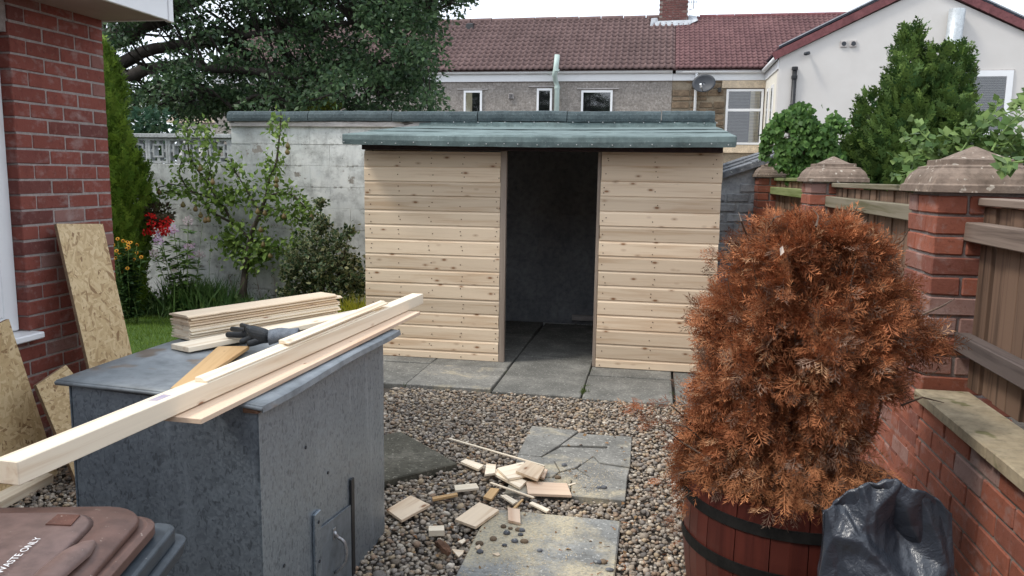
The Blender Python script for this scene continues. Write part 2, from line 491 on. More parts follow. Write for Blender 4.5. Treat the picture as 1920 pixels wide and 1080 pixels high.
def make_slab(name, base, hi, saw=0.0, dark=(0.11, 0.105, 0.095)):
    m, nt, b, out = new_mat(name)
    w = coords(nt, 'World')
    n = noise(nt, w, 4.0, 8, 0.68)
    c = ramp(nt, n, [(0.3, tuple(x * 0.68 for x in base)), (0.5, base), (0.7, hi)])
    n2 = noise(nt, w, 42, 5, 0.75)
    c = mixc(nt, ramp(nt, n2, [(0.50, 0.0), (0.66, 0.75)]), c, dark)
    n3 = noise(nt, w, 60, 3)
    c = mixc(nt, ramp(nt, n3, [(0.60, 0.0), (0.68, 0.75)]), c, tuple(min(1, x * 1.7) for x in hi))
    if saw:
        s = noise(nt, w, 2.6, 6, 0.62, 0.4)
        f = ramp(nt, s, [(0.60 - saw, 0.0), (0.72 - saw, 0.85)])
        f = mathn(nt, 'MULTIPLY', f, ramp(nt, noise(nt, w, 70, 4, 0.7), [(0.36, 0.25), (0.55, 1.0)]))
        c = mixc(nt, f, c, (0.52, 0.45, 0.31))
    nt.links.new(c, b.inputs['Base Color'])
    b.inputs['Roughness'].default_value = 0.92
    b.inputs['Specular IOR Level'].default_value = 0.2
    bump(nt, b, mathn(nt, 'ADD', n2, n), 0.5, 0.004)
    return m


MAT['slab'] = make_slab('concrete_slab', (0.165, 0.163, 0.148), (0.275, 0.268, 0.24), 0.0)
MAT['slab_saw'] = make_slab('sawdusty_slab', (0.225, 0.228, 0.218), (0.32, 0.32, 0.30), 0.20)
MAT['slab_broken'] = make_slab('broken_slab', (0.22, 0.215, 0.195), (0.31, 0.30, 0.27), 0.08)
MAT['slab_dark'] = make_slab('mossy_slab', (0.105, 0.098, 0.075), (0.19, 0.175, 0.14), 0.0, (0.04, 0.038, 0.03))
MAT['felt'] = simple('green_mineral_felt', (0.115, 0.158, 0.156), (0.160, 0.208, 0.203), 3, 0.85, 0.35, 0.003, speck=(70, 0.64, (0.24, 0.29, 0.285)))
MAT['felt_old'] = simple('old_felt', (0.048, 0.066, 0.072), (0.085, 0.110, 0.116), 10, 0.9, 0.6, 0.006, speck=(90, 0.64, (0.16, 0.195, 0.20)))
MAT['pebbledash'] = simple('pebbledash', (0.235, 0.208, 0.185), (0.36, 0.33, 0.30), 13, 0.95, 0.8, 0.03, stops=(0.38, 0.62), speck=(16, 0.63, (0.50, 0.47, 0.44)))
MAT['stone'] = simple('sandstone', (0.13, 0.095, 0.065), (0.26, 0.19, 0.125), 4, 0.9, 0.7, 0.02, rnd=0.32)
MAT['stone_mortar'] = simple('stone_mortar', (0.26, 0.21, 0.15), (0.33, 0.275, 0.205), 8, 0.95, 0.4)


def make_lawn():
    return simple('lawn_turf', (0.035, 0.075, 0.012), (0.075, 0.13, 0.025), 9, 0.95, 0.8, 0.02)


MAT['lawn'] = make_lawn()


def make_bag():
    m, nt, b, out = new_mat('black_polythene')
    v = coords(nt, 'Object')
    b.inputs['Base Color'].default_value = (0.030, 0.036, 0.048, 1)
    b.inputs['Roughness'].default_value = 0.24
    b.inputs['Specular IOR Level'].default_value = 0.7
    n = noise(nt, v, 16, 5, 0.6, 1.5)
    n2 = noise(nt, v, 60, 4, 0.6, 2.0)
    bump(nt, b, mathn(nt, 'ADD', n, mathn(nt, 'MULTIPLY', n2, 0.3)), 0.30, 0.02)
    return m


MAT['bag'] = make_bag()


def make_pebble_mat():
    m, nt, b, out = new_mat('pebble')
    a = nt.nodes.new('ShaderNodeVertexColor')
    a.layer_name = 'Col'
    n = noise(nt, coords(nt, 'World'), 120, 4)
    c = mixc(nt, ramp(nt, n, [(0.45, 0.0), (0.7, 0.5)]), a.outputs['Color'], (0.10, 0.085, 0.07))
    nt.links.new(c, b.inputs['Base Color'])
    b.inputs['Roughness'].default_value = 0.88
    b.inputs['Specular IOR Level'].default_value = 0.15
    return m


MAT['pebble'] = make_pebble_mat()


# ------------------------------------------------------------------ mesh helpers
BASE = {}


def base_of(o):
    return BASE.get(o.name, np.zeros(3)) if o is not None else np.zeros(3)


def tag(o, label, cat, group=None):
    o['label'] = label
    o['category'] = cat
    if group:
        o['group'] = group
    return o


def structure(o):
    o['kind'] = 'structure'
    return o


def stuff(o):
    o['kind'] = 'stuff'
    return o


def thing(name, loc, label=None, cat=None, group=None):
    o = bpy.data.objects.new(name, None)
    o.empty_display_size = 0.1
    col.objects.link(o)
    o.location = loc
    BASE[o.name] = np.array(loc, float)
    if label:
        tag(o, label, cat, group)
    return o


def shade(me, smooth):
    if smooth:
        me.polygons.foreach_set('use_smooth', np.ones(len(me.polygons), bool))


class MB:
    def __init__(s):
        s.v, s.f = [], []

    def add(s, verts, faces):
        o = len(s.v)
        s.v += [tuple(float(c) for c in p) for p in verts]
        s.f += [tuple(i + o for i in f) for f in faces]
        return s

    def box(s, x0, x1, y0, y1, z0, z1):
        return s.add([(x0, y0, z0), (x1, y0, z0), (x1, y1, z0), (x0, y1, z0), (x0, y0, z1), (x1, y0, z1), (x1, y1, z1), (x0, y1, z1)],
                     [(0, 3, 2, 1), (4, 5, 6, 7), (0, 1, 5, 4), (1, 2, 6, 5), (2, 3, 7, 6), (3, 0, 4, 7)])

    def prism(s, poly, vec):
        n = len(poly)
        p = [np.array(q, float) for q in poly]
        vec = np.array(vec, float)
        return s.add(p + [q + vec for q in p], [tuple(range(n))[::-1], tuple(range(n, 2 * n))] +
                     [(i, (i + 1) % n, n + (i + 1) % n, n + i) for i in range(n)])

    def tube(s, pts, rads, n=8, cap=True):
        pts = [np.array(p, float) for p in pts]
        if isinstance(rads, (int, float)):
            rads = [rads] * len(pts)
        rings = []
        prev = None
        for i, p in enumerate(pts):
            d = pts[min(i + 1, len(pts) - 1)] - pts[max(i - 1, 0)]
            d = d / (np.linalg.norm(d) + 1e-9)
            a = prev if prev is not None else (np.array([0, 0, 1.0]) if abs(d[2]) < 0.9 else np.array([1.0, 0, 0]))
            a = a - d * (a @ d)
            a /= np.linalg.norm(a) + 1e-9
            prev = a
            b = np.cross(d, a)
            rings.append([p + rads[i] * (math.cos(2 * math.pi * k / n) * a + math.sin(2 * math.pi * k / n) * b) for k in range(n)])
        vs = [v for r in rings for v in r]
        fs = []
        for i in range(len(pts) - 1):
            for k in range(n):
                fs.append((i * n + k, i * n + (k + 1) % n, (i + 1) * n + (k + 1) % n, (i + 1) * n + k))
        if cap:
            fs.append(tuple(range(n))[::-1])
            fs.append(tuple(range((len(pts) - 1) * n, len(pts) * n)))
        return s.add(vs, fs)

    def lathe(s, prof, c, n=32, close=True):
        vs, fs = [], []
        for r, z in prof:
            for k in range(n):
                a = 2 * math.pi * k / n
                vs.append((c[0] + r * math.cos(a), c[1] + r * math.sin(a), c[2] + z))
        for i in range(len(prof) - 1):
            for k in range(n):
                fs.append((i * n + k, i * n + (k + 1) % n, (i + 1) * n + (k + 1) % n, (i + 1) * n + k))
        if close:
            fs.append(tuple(range(n))[::-1])
            fs.append(tuple(range((len(prof) - 1) * n, len(prof) * n)))
        return s.add(vs, fs)

    def build(s, name, mat, parent=None, smooth=False, bevel=0.0, origin=None, segs=1):
        v = np.array(s.v)
        if parent is not None:
            off = base_of(parent)
        elif origin is not None:
            off = np.array(origin, float)
        else:
            off = np.array([(v[:, 0].min() + v[:, 0].max()) / 2, (v[:, 1].min() + v[:, 1].max()) / 2, v[:, 2].min()])
        me = bpy.data.meshes.new(name)
        me.from_pydata([tuple(p) for p in v - off], [], s.f)
        if bevel:
            bm = bmesh.new()
            bm.from_mesh(me)
            bmesh.ops.bevel(bm, geom=list(bm.edges), offset=bevel, segments=segs, affect='EDGES', profile=0.5, clamp_overlap=True)
            bm.to_mesh(me)
            bm.free()
        shade(me, smooth)
        me.materials.append(MAT[mat] if isinstance(mat, str) else mat)
        o = bpy.data.objects.new(name, me)
        col.objects.link(o)
        if parent is not None:
            o.parent = parent
        else:
            o.location = off
        BASE[o.name] = off if parent is not None else np.array(off)
        return o


def np_mesh(name, V, F, mat, parent=None, C=None, smooth=False, origin=None):
    off = base_of(parent) if parent is not None else np.array(origin if origin is not None else (0, 0, 0), float)
    V = np.asarray(V, np.float32) - off.astype(np.float32)
    F = np.asarray(F, np.int32)
    k = F.shape[1]
    me = bpy.data.meshes.new(name)
    me.vertices.add(len(V))
    me.vertices.foreach_set('co', V.ravel())
    me.loops.add(F.size)
    me.loops.foreach_set('vertex_index', F.ravel())
    me.polygons.add(len(F))
    me.polygons.foreach_set('loop_start', np.arange(len(F), dtype=np.int32) * k)
    me.polygons.foreach_set('loop_total', np.full(len(F), k, np.int32))
    if smooth:
        me.polygons.foreach_set('use_smooth', np.ones(len(F), bool))
    me.update(calc_edges=True)
    if C is not None:
        a = me.color_attributes.new('Col', 'FLOAT_COLOR', 'POINT')
        C4 = np.ones((len(V), 4), np.float32)
        C4[:, :3] = C
        a.data.foreach_set('color', C4.ravel())
    me.materials.append(MAT[mat])
    o = bpy.data.objects.new(name, me)
    col.objects.link(o)
    if parent is not None:
        o.parent = parent
    else:
        o.location = off
    BASE[o.name] = off
    return o


def shared_box(name, sx, sy, sz, bevel, mat, rough=0.0):
    bm = bmesh.new()
    bmesh.ops.create_cube(bm, size=1.0)
    bmesh.ops.scale(bm, vec=(sx, sy, sz), verts=bm.verts)
    if rough:
        for v in bm.verts:
            v.co += Vector((random.uniform(-rough, rough), random.uniform(-rough, rough), random.uniform(-rough, rough)))
    if bevel:
        bmesh.ops.bevel(bm, geom=list(bm.edges), offset=bevel, segments=1, affect='EDGES')
    me = bpy.data.meshes.new(name)
    bm.to_mesh(me)
    bm.free()
    me.materials.append(MAT[mat])
    return me


def inst(name, me, parent, loc, rot=(0, 0, 0), scale=None):
    o = bpy.data.objects.new(name, me)
    col.objects.link(o)
    if parent is not None:
        o.parent = parent
    o.location = np.array(loc, float) - base_of(parent)
    o.rotation_euler = rot
    if scale:
        o.scale = scale
    return o


def frame_mat(origin, xdir, zhint):
    x = Vector(xdir).normalized()
    z = Vector(zhint)
    z = (z - x * z.dot(x)).normalized()
    y = z.cross(x)
    o = Vector(origin)
    return Matrix(((x.x, y.x, z.x, o.x), (x.y, y.y, z.y, o.y), (x.z, y.z, z.z, o.z), (0, 0, 0, 1)))


def extrude_profile(prof, L):
    """prof: list of (y, z); extruded along x from -L/2 to L/2"""
    n = len(prof)
    vs = [(-L / 2, y, z) for y, z in prof] + [(L / 2, y, z) for y, z in prof]
    fs = [tuple(range(n)), tuple(range(2 * n - 1, n - 1, -1))] + [(i, n + i, n + (i + 1) % n, (i + 1) % n) for i in range(n)]
    return vs, fs


def plank(name, A, B, W, T, mat, up=(0, 0, 1), parent=None, prof=None, bevel=0.0015, label=None, cat=None, group=None, skew=0.0):
    """board whose centre line runs A to B (world, at mid thickness); skew cuts the end at an angle"""
    A, B = np.array(A, float), np.array(B, float)
    L = float(np.linalg.norm(B - A))
    if prof is None:
        prof = [(-W / 2, -T / 2), (W / 2, -T / 2), (W / 2, T / 2), (-W / 2, T / 2)]
    vs, fs = extrude_profile(prof, L)
    if skew:
        vs = [(x + (skew * y if x < 0 else 0), y, z) for x, y, z in vs]
    me = bpy.data.meshes.new(name)
    me.from_pydata(vs, [], [f[::-1] for f in fs])
    bm = bmesh.new()
    bm.from_mesh(me)
    bmesh.ops.recalc_face_normals(bm, faces=bm.faces)
    if bevel:
        bmesh.ops.bevel(bm, geom=list(bm.edges), offset=bevel, segments=1, affect='EDGES')
    bm.to_mesh(me)
    bm.free()
    me.materials.append(MAT[mat])
    o = bpy.data.objects.new(name, me)
    col.objects.link(o)
    mid = (A + B) / 2 - base_of(parent)
    o.matrix_basis = frame_mat(mid, B - A, up)
    if parent is not None:
        o.parent = parent
    if label:
        tag(o, label, cat, group)
    return o


SHIPLAP = lambda W, T: [(-W / 2, -T / 2), (W / 2, -T / 2), (W / 2, -T / 2 + T * 0.42), (W / 2 - 0.012, -T / 2 + T * 0.45), (W / 2 - 0.02, T / 2), (-W / 2, T / 2)]


# ---- foliage helpers
def rand_unit(n):
    v = rng.normal(size=(n, 3))
    return v / np.linalg.norm(v, axis=1, keepdims=True)


def frames(d, nrm):
    """rows: lateral x, along y, normal z"""
    d = d / (np.linalg.norm(d, axis=1, keepdims=True) + 1e-9)
    x = np.cross(d, nrm)
    x /= np.linalg.norm(x, axis=1, keepdims=True) + 1e-9
    z = np.cross(x, d)
    return x, d, z


LEAF_V = np.array([(0, 0, 0), (-0.30, 0.42, 0.07), (0, 1.0, -0.06), (0.30, 0.42, 0.07), (0, 0.45, 0)], float)
LEAF_F = np.array([(0, 3, 4), (3, 2, 4), (4, 2, 1), (0, 4, 1)], int)


def scatter(TV, TF, pos, d, nrm, size, cols):
    x, y, z = frames(d, nrm)
    n = len(pos)
    size = np.broadcast_to(np.asarray(size, float), (n,))
    V = (pos[:, None, :] + size[:, None, None] * (TV[None, :, 0:1] * x[:, None, :] + TV[None, :, 1:2] * y[:, None, :] + TV[None, :, 2:3] * z[:, None, :])).reshape(-1, 3)
    F = (TF[None] + (np.arange(n) * len(TV))[:, None, None]).reshape(-1, TF.shape[1])
    C = np.repeat(cols, len(TV), axis=0)
    return V, F, C


def merge(parts):
    Vs, Fs, Cs, o = [], [], [], 0
    for V, F, C in parts:
        Vs.append(V)
        Fs.append(F + o)
        Cs.append(C)
        o += len(V)
    return np.concatenate(Vs), np.concatenate(Fs), np.concatenate(Cs)


def leafcols(n, c1, c2, jitter=0.25):
    t = rng.random((n, 1))
    c = np.array(c1) * (1 - t) + np.array(c2) * t
    return np.clip(c * (1 + rng.normal(size=(n, 1)) * jitter * 0.5), 0.004, 1)


def make_sprig(nside=7, sub=2, width=0.045, spread=0.55, seed=0, lift=0.0):
    """flat conifer spray, y from 0 to 1"""
    r = np.random.default_rng(seed)
    V, F = [], []

    def sliver(p, q, w):
        p, q = np.array(p, float), np.array(q, float)
        d = q - p
        s = np.array([-d[1], d[0], 0])
        s = s / (np.linalg.norm(s) + 1e-9) * w
        m = p + d * 0.55
        i = len(V)
        V.extend([p, m - s, q, m + s])
        F.extend([(i, i + 1, i + 2), (i, i + 2, i + 3)])

    sliver((0, 0, 0), (0, 1.0, lift), width)
    for k in range(nside):
        t = 0.12 + 0.8 * k / nside
        side = 1 if k % 2 else -1
        L = spread * (1 - 0.55 * t) * r.uniform(0.75, 1.15)
        a = r.uniform(0.55, 0.95)
        p = np.array((0, t, lift * t))
        q = p + np.array((side * math.sin(a) * L, math.cos(a) * L, r.uniform(-0.1, 0.1) * L))
        sliver(p, q, width * 0.85)
        for j in range(sub):
            u = 0.35 + 0.4 * j
            pp = p + (q - p) * u
            s2 = 1 if (j + k) % 2 else -1
            a2 = a * side + s2 * 0.6
            L2 = L * 0.45
            sliver(pp, pp + np.array((math.sin(a2) * L2, math.cos(a2) * L2, r.uniform(-0.1, 0.1) * L2)), width * 0.75)
    return np.array(V), np.array(F)


def resample(pts, n):
    pts = np.array(pts, float)
    seg = np.r_[0, np.cumsum(np.linalg.norm(np.diff(pts, axis=0), axis=1))]
    t = np.linspace(0, seg[-1], n)
    return np.stack([np.interp(t, seg, pts[:, i]) for i in range(3)], 1)


# ================================================================== SETTING: ground, gravel, lawn, bed
m = MB()
m.add([(-300, -60, -0.045), (300, -60, -0.045), (300, 500, -0.045), (-300, 500, -0.045)], [(0, 1, 2, 3)])
structure(m.build('ground', 'grit', origin=(0, 0, 0)))

m = MB()
m.add([(-7.5, 4.05, -0.012), (-2.30, 3.6, -0.012), (-2.36, 7.25, -0.012), (-7.5, 7.45, -0.012)], [(0, 1, 2, 3)])
structure(m.build('lawn', 'lawn', origin=(-5, 6, 0)))
n = 42000
gx = rng.uniform(-6.4, -2.5, n)
gy = 7.35 - (7.35 - 4.4) * rng.random(n) ** 1.25
pos = np.stack([gx, gy, np.full(n, -0.015)], 1)
d = np.stack([rng.normal(0, 0.35, n), rng.normal(0, 0.35, n), np.ones(n)], 1)
TV = np.array([(-0.06, 0, 0), (0.06, 0, 0), (0.02, 1, 0.12)], float)
V, F, C = scatter(TV, np.array([(0, 1, 2)]), pos, d, rand_unit(n), rng.uniform(0.025, 0.05, n), leafcols(n, (0.085, 0.165, 0.018), (0.20, 0.29, 0.05)))
stuff(np_mesh('grass', V, F, 'leaf', None, C))
bpy.data.objects['grass']['label'] = 'short mown green grass of the back lawn'
bpy.data.objects['grass']['category'] = 'grass'

m = MB()
N = 40
bx = np.linspace(-7.5, -2.35, N)
top = [(x, 7.32 + 0.05 * math.sin(x * 5), -0.006) for x in bx]
bk = [(x, 8.02, 0.03) for x in bx]
m.add(top + bk, [(i, i + 1, N + i + 1, N + i) for i in range(N - 1)])
structure(m.build('flower_bed', 'soil', origin=(-5, 7.6, 0)))

# slabs: exact plan rectangles (x0, x1, y0, y1)
STEP_FRONT = (-0.69, -0.10, 2.32, 3.345)
STEP_BROKEN = (-0.688, -0.083, 3.56, 4.555)
PATIO = [(-2.34, -1.735, 5.345, 5.975), (-1.725, -1.10, 5.325, 5.955), (-1.085, -0.468, 5.295, 6.42), (-0.452, 0.166, 5.265, 5.90), (0.185, 0.80, 5.26, 5.90),
         (-2.34, -1.735, 5.985, 6.62), (-1.725, -1.10, 5.965, 6.62), (-0.452, 0.166, 5.91, 6.55), (0.185, 0.80, 5.91, 6.55),
         (-2.34, -1.735, 6.63, 7.28), (-1.725, -1.10, 6.63, 7.28), (-1.085, -0.468, 6.43, 7.06), (-0.452, 0.166, 6.56, 7.2), (0.185, 0.80, 6.56, 7.2),
         (-2.34, -1.735, 7.29, 7.985), (-1.725, -1.10, 7.29, 7.985), (-1.085, -0.468, 7.07, 7.985), (-0.452, 0.166, 7.21, 7.985), (0.185, 0.80, 7.21, 7.985)]
LSLAB = [gp(858, 872), gp(778, 827), gp(640, 838), gp(700, 928)]          # tilted square slab half behind the bunker
a, b_ = LSLAB[0][:2], LSLAB[1][:2]
e1 = (b_ - a) / np.linalg.norm(b_ - a)
bl = gp(728, 917)[:2]
e2 = (bl - a) / np.linalg.norm(bl - a)
e2 = e2 - e1 * (e2 @ e1)
e2 /= np.linalg.norm(e2)
LS = [a, a + e1 * 0.62, a + e1 * 0.62 + e2 * 0.62, a + e2 * 0.62]

patio = structure(thing('patio', (-0.9, 6.4, 0)))
for i, (x0, x1, y0, y1) in enumerate(PATIO):
    j = [random.uniform(-0.006, 0.006) for _ in range(8)]
    t = random.uniform(-0.004, 0.004)
    m = MB().prism([(x0 + j[0], y0 + j[1], t), (x1 + j[2], y0 + j[3], t), (x1 + j[4], y1, t + j[5] * 0.3), (x0 + j[6], y1, t)], (0, 0, -0.045))
    m.build('slab', 'slab' if i not in (1,) else 'slab_broken', patio, bevel=0.005)

m = MB().prism([(-0.69, 2.32, 0), (-0.10, 2.31, 0), (-0.098, 3.34, 0.002), (-0.693, 3.345, 0.002)], (0, 0, -0.04))
tag(m.build('paving_slab', 'slab_saw', bevel=0.006), 'pale grey paving slab dusted with sawdust, nearest the camera', 'paving slab')
m = MB().prism([(p[0], p[1], 0.012) for p in LS], (0, 0, -0.045))
tag(m.build('paving_slab', 'slab_dark', bevel=0.006), 'dark speckled paving slab set askew beside the galvanised bunker', 'paving slab')
m = MB().prism([(0.03, 2.35, -0.012), (0.5, 2.32, -0.012), (0.5, 2.75, -0.012), (0.03, 2.78, -0.012)], (0, 0, -0.04))
tag(m.build('paving_slab', 'slab', bevel=0.006), 'grey paving slab half buried in gravel beside the barrel', 'paving slab')

# broken slab: fragments cut along the cracks of the photo (plan positions)
bs = thing('broken_slab', (-0.385, 4.06, 0), 'grey paving slab cracked into many pieces lying in the gravel', 'paving slab')


def bq(x, y):
    return gp(880 + x * 0.2778, 780 + y * 0.2778)[:2]


K = {k: bq(*v) for k, v in dict(a=(420, 70), b=(740, 108), c=(790, 115), d=(1100, 130), e=(935, 208), f=(755, 203), g=(612, 200), h=(480, 275), i=(325, 255),
                              j=(910, 222), k=(835, 268), l=(760, 322), m_=(570, 300), n=(612, 375), o=(725, 350), p=(560, 415), q=(1087, 348), r=(1070, 410),
                              s=(815, 408), t=(690, 430), u=(1055, 578), v=(680, 540), w=(230, 520), x=(290, 400), y=(530, 290), z=(880, 318)).items()}
FRAG = ['abghi', 'bcefg', 'cdqzkje', 'gfejklmyh', 'ihymnpx', 'mlon', 'kzqrsol', 'nostp', 'sruvt', 'ptvwx']
for fr in FRAG:
    pts = np.array([K['m_' if ch == 'm' else ch] for ch in fr])
    c = pts.mean(0)
    pts = c + (pts - c) * (1 - 0.0042 / np.maximum(0.08, np.linalg.norm(pts - c, axis=1, keepdims=True)))
    # order around the centroid keeps each fragment a simple polygon
    dz = random.uniform(-0.006, 0.004)
    sl = (random.uniform(-0.02, 0.02), random.uniform(-0.02, 0.02))
    area = sum(pts[i][0] * pts[(i + 1) % len(pts)][1] - pts[(i + 1) % len(pts)][0] * pts[i][1] for i in range(len(pts)))
    if area < 0:
        pts = pts[::-1]
    m = MB().prism([(p[0], p[1], dz + sl[0] * (p[0] - c[0]) + sl[1] * (p[1] - c[1])) for p in pts], (0, 0, -0.04))
    m.build('fragment', 'slab_broken', bs, bevel=0.003)

# pebbles
ICO = []
for sub in (1, 2):
    bm = bmesh.new()
    bmesh.ops.create_icosphere(bm, subdivisions=sub, radius=1.0)
    bm.verts.ensure_lookup_table()
    ICO.append((np.array([v.co[:] for v in bm.verts]), np.array([[v.index for v in f.verts] for f in bm.faces])))
    bm.free()
PEB = np.array([(0.30, 0.27, 0.235), (0.21, 0.19, 0.17), (0.36, 0.31, 0.25), (0.27, 0.20, 0.145), (0.15, 0.145, 0.145), (0.40, 0.37, 0.33), (0.12, 0.12, 0.128),
                (0.23, 0.155, 0.11), (0.33, 0.29, 0.25), (0.52, 0.49, 0.44), (0.25, 0.235, 0.225), (0.19, 0.165, 0.14), (0.36, 0.29, 0.20)])
PEB = (PEB * 0.74 + PEB.mean(0) * 0.26) * np.array([1.08, 1.03, 0.95]) * 1.20


def in_rect(P, r, pad):
    return (P[:, 0] > r[0] - pad) & (P[:, 0] < r[1] + pad) & (P[:, 1] > r[2] - pad) & (P[:, 1] < r[3] + pad)


def pebble_field(x0, x1, y0, y1, step, z, smin, smax):
    X, Y = np.meshgrid(np.arange(x0, x1, step), np.arange(y0, y1, step))
    P = np.stack([X.ravel(), Y.ravel()], 1) + rng.uniform(-step * 0.48, step * 0.48, (X.size, 2))
    keep = np.ones(len(P), bool)
    for r in (STEP_FRONT, STEP_BROKEN, (-2.34, 0.81, 5.29, 8)):
        keep &= ~in_rect(P, r, 0.004)
    keep &= ~in_rect(P, (-1.66, -1.10, 2.03, 3.03), 0)
    q = P - LS[0]
    u, w = q @ e1, q @ e2
    keep &= ~((u > -0.005) & (u < 0.625) & (w > -0.005) & (w < 0.625))
    keep &= ~((P[:, 0] < -1.95) & (P[:, 1] > 4.2))
    keep &= ~((P[:, 0] < -1.8) & (P[:, 0] > -2.55) & (P[:, 1] > 3.4))
    keep &= ~((P[:, 0] < -2.2) & (P[:, 1] < 2.2))
    keep &= ~in_rect(P, (0.2, 0.75, 2.4, 2.9), 0)
    keep &= ~in_rect(P, (0.03, 0.5, 2.35, 2.75), -0.02) | (rng.random(len(P)) < 0.12)
    P = P[keep]
    s = smin * 0.75 + (smax - smin * 0.75) * rng.random(len(P)) ** 1.3
    s *= 1 + 0.45 * (rng.random(len(P)) < 0.07)
    return np.c_[P, z + rng.uniform(-0.006, 0.006, len(P))], s


parts = []
for zone in ((-3.0, 1.0, 1.45, 5.32, 0.0215, -0.022, 0.0085, 0.0135), (-3.0, 1.0, 1.45, 5.32, 0.0365, -0.013, 0.0080, 0.0150)):
    P, s = pebble_field(*zone)
    near = (P[:, 1] < 2.7) & (P[:, 0] > -1.1)
    for lv in (0, 1):
        sel = near if lv else ~near
        p, sz = P[sel], s[sel]
        TV, TF = ICO[lv]
        k = len(p)
        ax = rng.uniform(0.75, 1.25, (k, 3)) * np.array([1.15, 1.0, 0.68])
        yaw = rng.uniform(0, 6.28, k)
        dd = np.stack([np.cos(yaw), np.sin(yaw), rng.normal(0, 0.22, k)], 1)
        nn = np.stack([rng.normal(0, 0.25, k), rng.normal(0, 0.25, k), np.ones(k)], 1)
        x_, y_, z_ = frames(dd, nn)
        TVn = TV * (1 + 0.10 * np.sin(TV[:, [1, 2, 0]] * 3.1))
        L = TVn[None] * ax[:, None, :] * sz[:, None, None]
        V = p[:, None, :] + L[..., 0:1] * x_[:, None] + L[..., 1:2] * y_[:, None] + L[..., 2:3] * z_[:, None]
        idx = rng.integers(0, len(PEB), k)
        c = PEB[idx] * rng.uniform(0.72, 1.2, (k, 1))
        parts.append((V.reshape(-1, 3), (TF[None] + (np.arange(k) * len(TV))[:, None, None]).reshape(-1, 3), np.repeat(c, len(TV), 0)))
V, F, C = merge(parts)
peb = stuff(np_mesh('gravel', V, F, 'pebble', None, C, smooth=True))
peb['label'] = 'loose rounded grey and brown pebbles covering the yard'
peb['category'] = 'gravel'

# stray stones lying on the sawdusty slab
k = 0
for (x, y) in [(640, 985), (944, 987), (950, 999), (965, 1014), (972, 993), (978, 994), (976, 1002), (983, 1015), (1012, 1032), (900, 1034), (925, 1010), (1118, 1053), (1124, 1054), (1131, 1053), (1143, 1068), (946, 1022), (957, 990), (1048, 912), (1058, 872), (1046, 895), (1122, 914), (1132, 914), (899, 1019), (960, 975)]:
    if x < 800:
        continue
    p = gp(x, y, 0.006)
    m = MB()
    sz = random.uniform(0.008, 0.0145)
    m.add((ICO[1][0] * np.array([1.2, 1, 0.7]) * rng.uniform(0.85, 1.2, 3) * sz) + p, ICO[1][1])
    o = m.build('pebble', 'slate' if k % 3 else 'stone', smooth=True)
    tag(o, 'small loose pebble lying on top of a paving slab', 'pebble', 'stray pebbles on the slabs')
    k += 1

# ================================================================== BRICK HOUSE (left)
house = thing('brick_house', (-3.05, 3.7, 0), 'red brick house corner with white window and overhanging white eaves', 'house')
m = MB()
m.box(-3.60, -3.0535, 3.3855, 4.0365, -0.05, 2.5)
m.box(-3.60, -3.0535, -3.0, 3.3855, -0.05, 0.652)
m.box(-3.60, -3.058, -3.0, 3.392, 2.14, 2.5)
m.box(-3.60, -3.058, -3.0, 0.9, 0.652, 2.14)
m.box(-9.0, -3.60, 3.93, 4.03, -0.05, 2.5)
wall = m.build('wall', 'mortar', house)
BR = shared_box('brick', 0.1025, 0.215, 0.065, 0.004, 'brick', 0.0015)
BRH = shared_box('half_brick', 0.1025, 0.1025, 0.065, 0.004, 'brick', 0.0015)
z = 0.021 - 0.075 + 0.0375
r_ = 0
while z < 2.33:
    lo = 3.38 if z > 0.66 else 2.0
    if r_ % 2:
        ys = [4.04 - 0.1075 - 0.225 * i for i in range(40)]
        hs = []
    else:
        ys = [4.04 - 0.1125 - 0.1075 - 0.225 * i for i in range(40)]
        hs = [4.04 - 0.05125]
        if z > 0.66:
            hs.append(3.38 + 0.05125)
    for y in ys:
        if y - 0.10 > lo - 0.02 and not (z > 0.66 and r_ % 2 == 0 and y - 0.1 < 3.40):
            inst('brick', BR, wall, (-3.05 - 0.05125 + random.uniform(-0.0015, 0.0015), y, z), (0, 0, random.choice((0, math.pi)) + random.uniform(-0.004, 0.004)))
    for y in hs:
        inst('brick', BRH, wall, (-3.05 - 0.05125, y, z), (0, 0, random.uniform(-0.01, 0.01)))
    z += 0.075
    r_ += 1
# eaves: the soffit reaches out over the garden, the fascia runs along its edge
m = MB().box(-3.045, -2.655, -3.0, 4.045, 2.315, 2.327)
m.build('soffit', simple('brown_soffit', (0.30, 0.225, 0.20), (0.36, 0.28, 0.25), 5, 0.6, 0.0), house)
m = MB().box(-2.652, -2.632, -3.0, 4.02, 2.305, 2.50)
fas = m.build('fascia', 'white_upvc', house, bevel=0.003)
MB().box(-2.655, -2.626, 4.02, 4.062, 2.30, 2.505).build('corner_trim', 'white_upvc', fas, bevel=0.003)
MB().box(-3.6, -2.655, 4.045, 4.058, 2.31, 2.50).build('box_end', 'white_upvc', fas)
m = MB().prism([(-2.56, -3, 2.50), (-6.2, -3, 4.6), (-6.2, -3, 4.68), (-2.56, -3, 2.56)], (0, 7.06, 0))
m.build('roof', 'tile_brown', house)
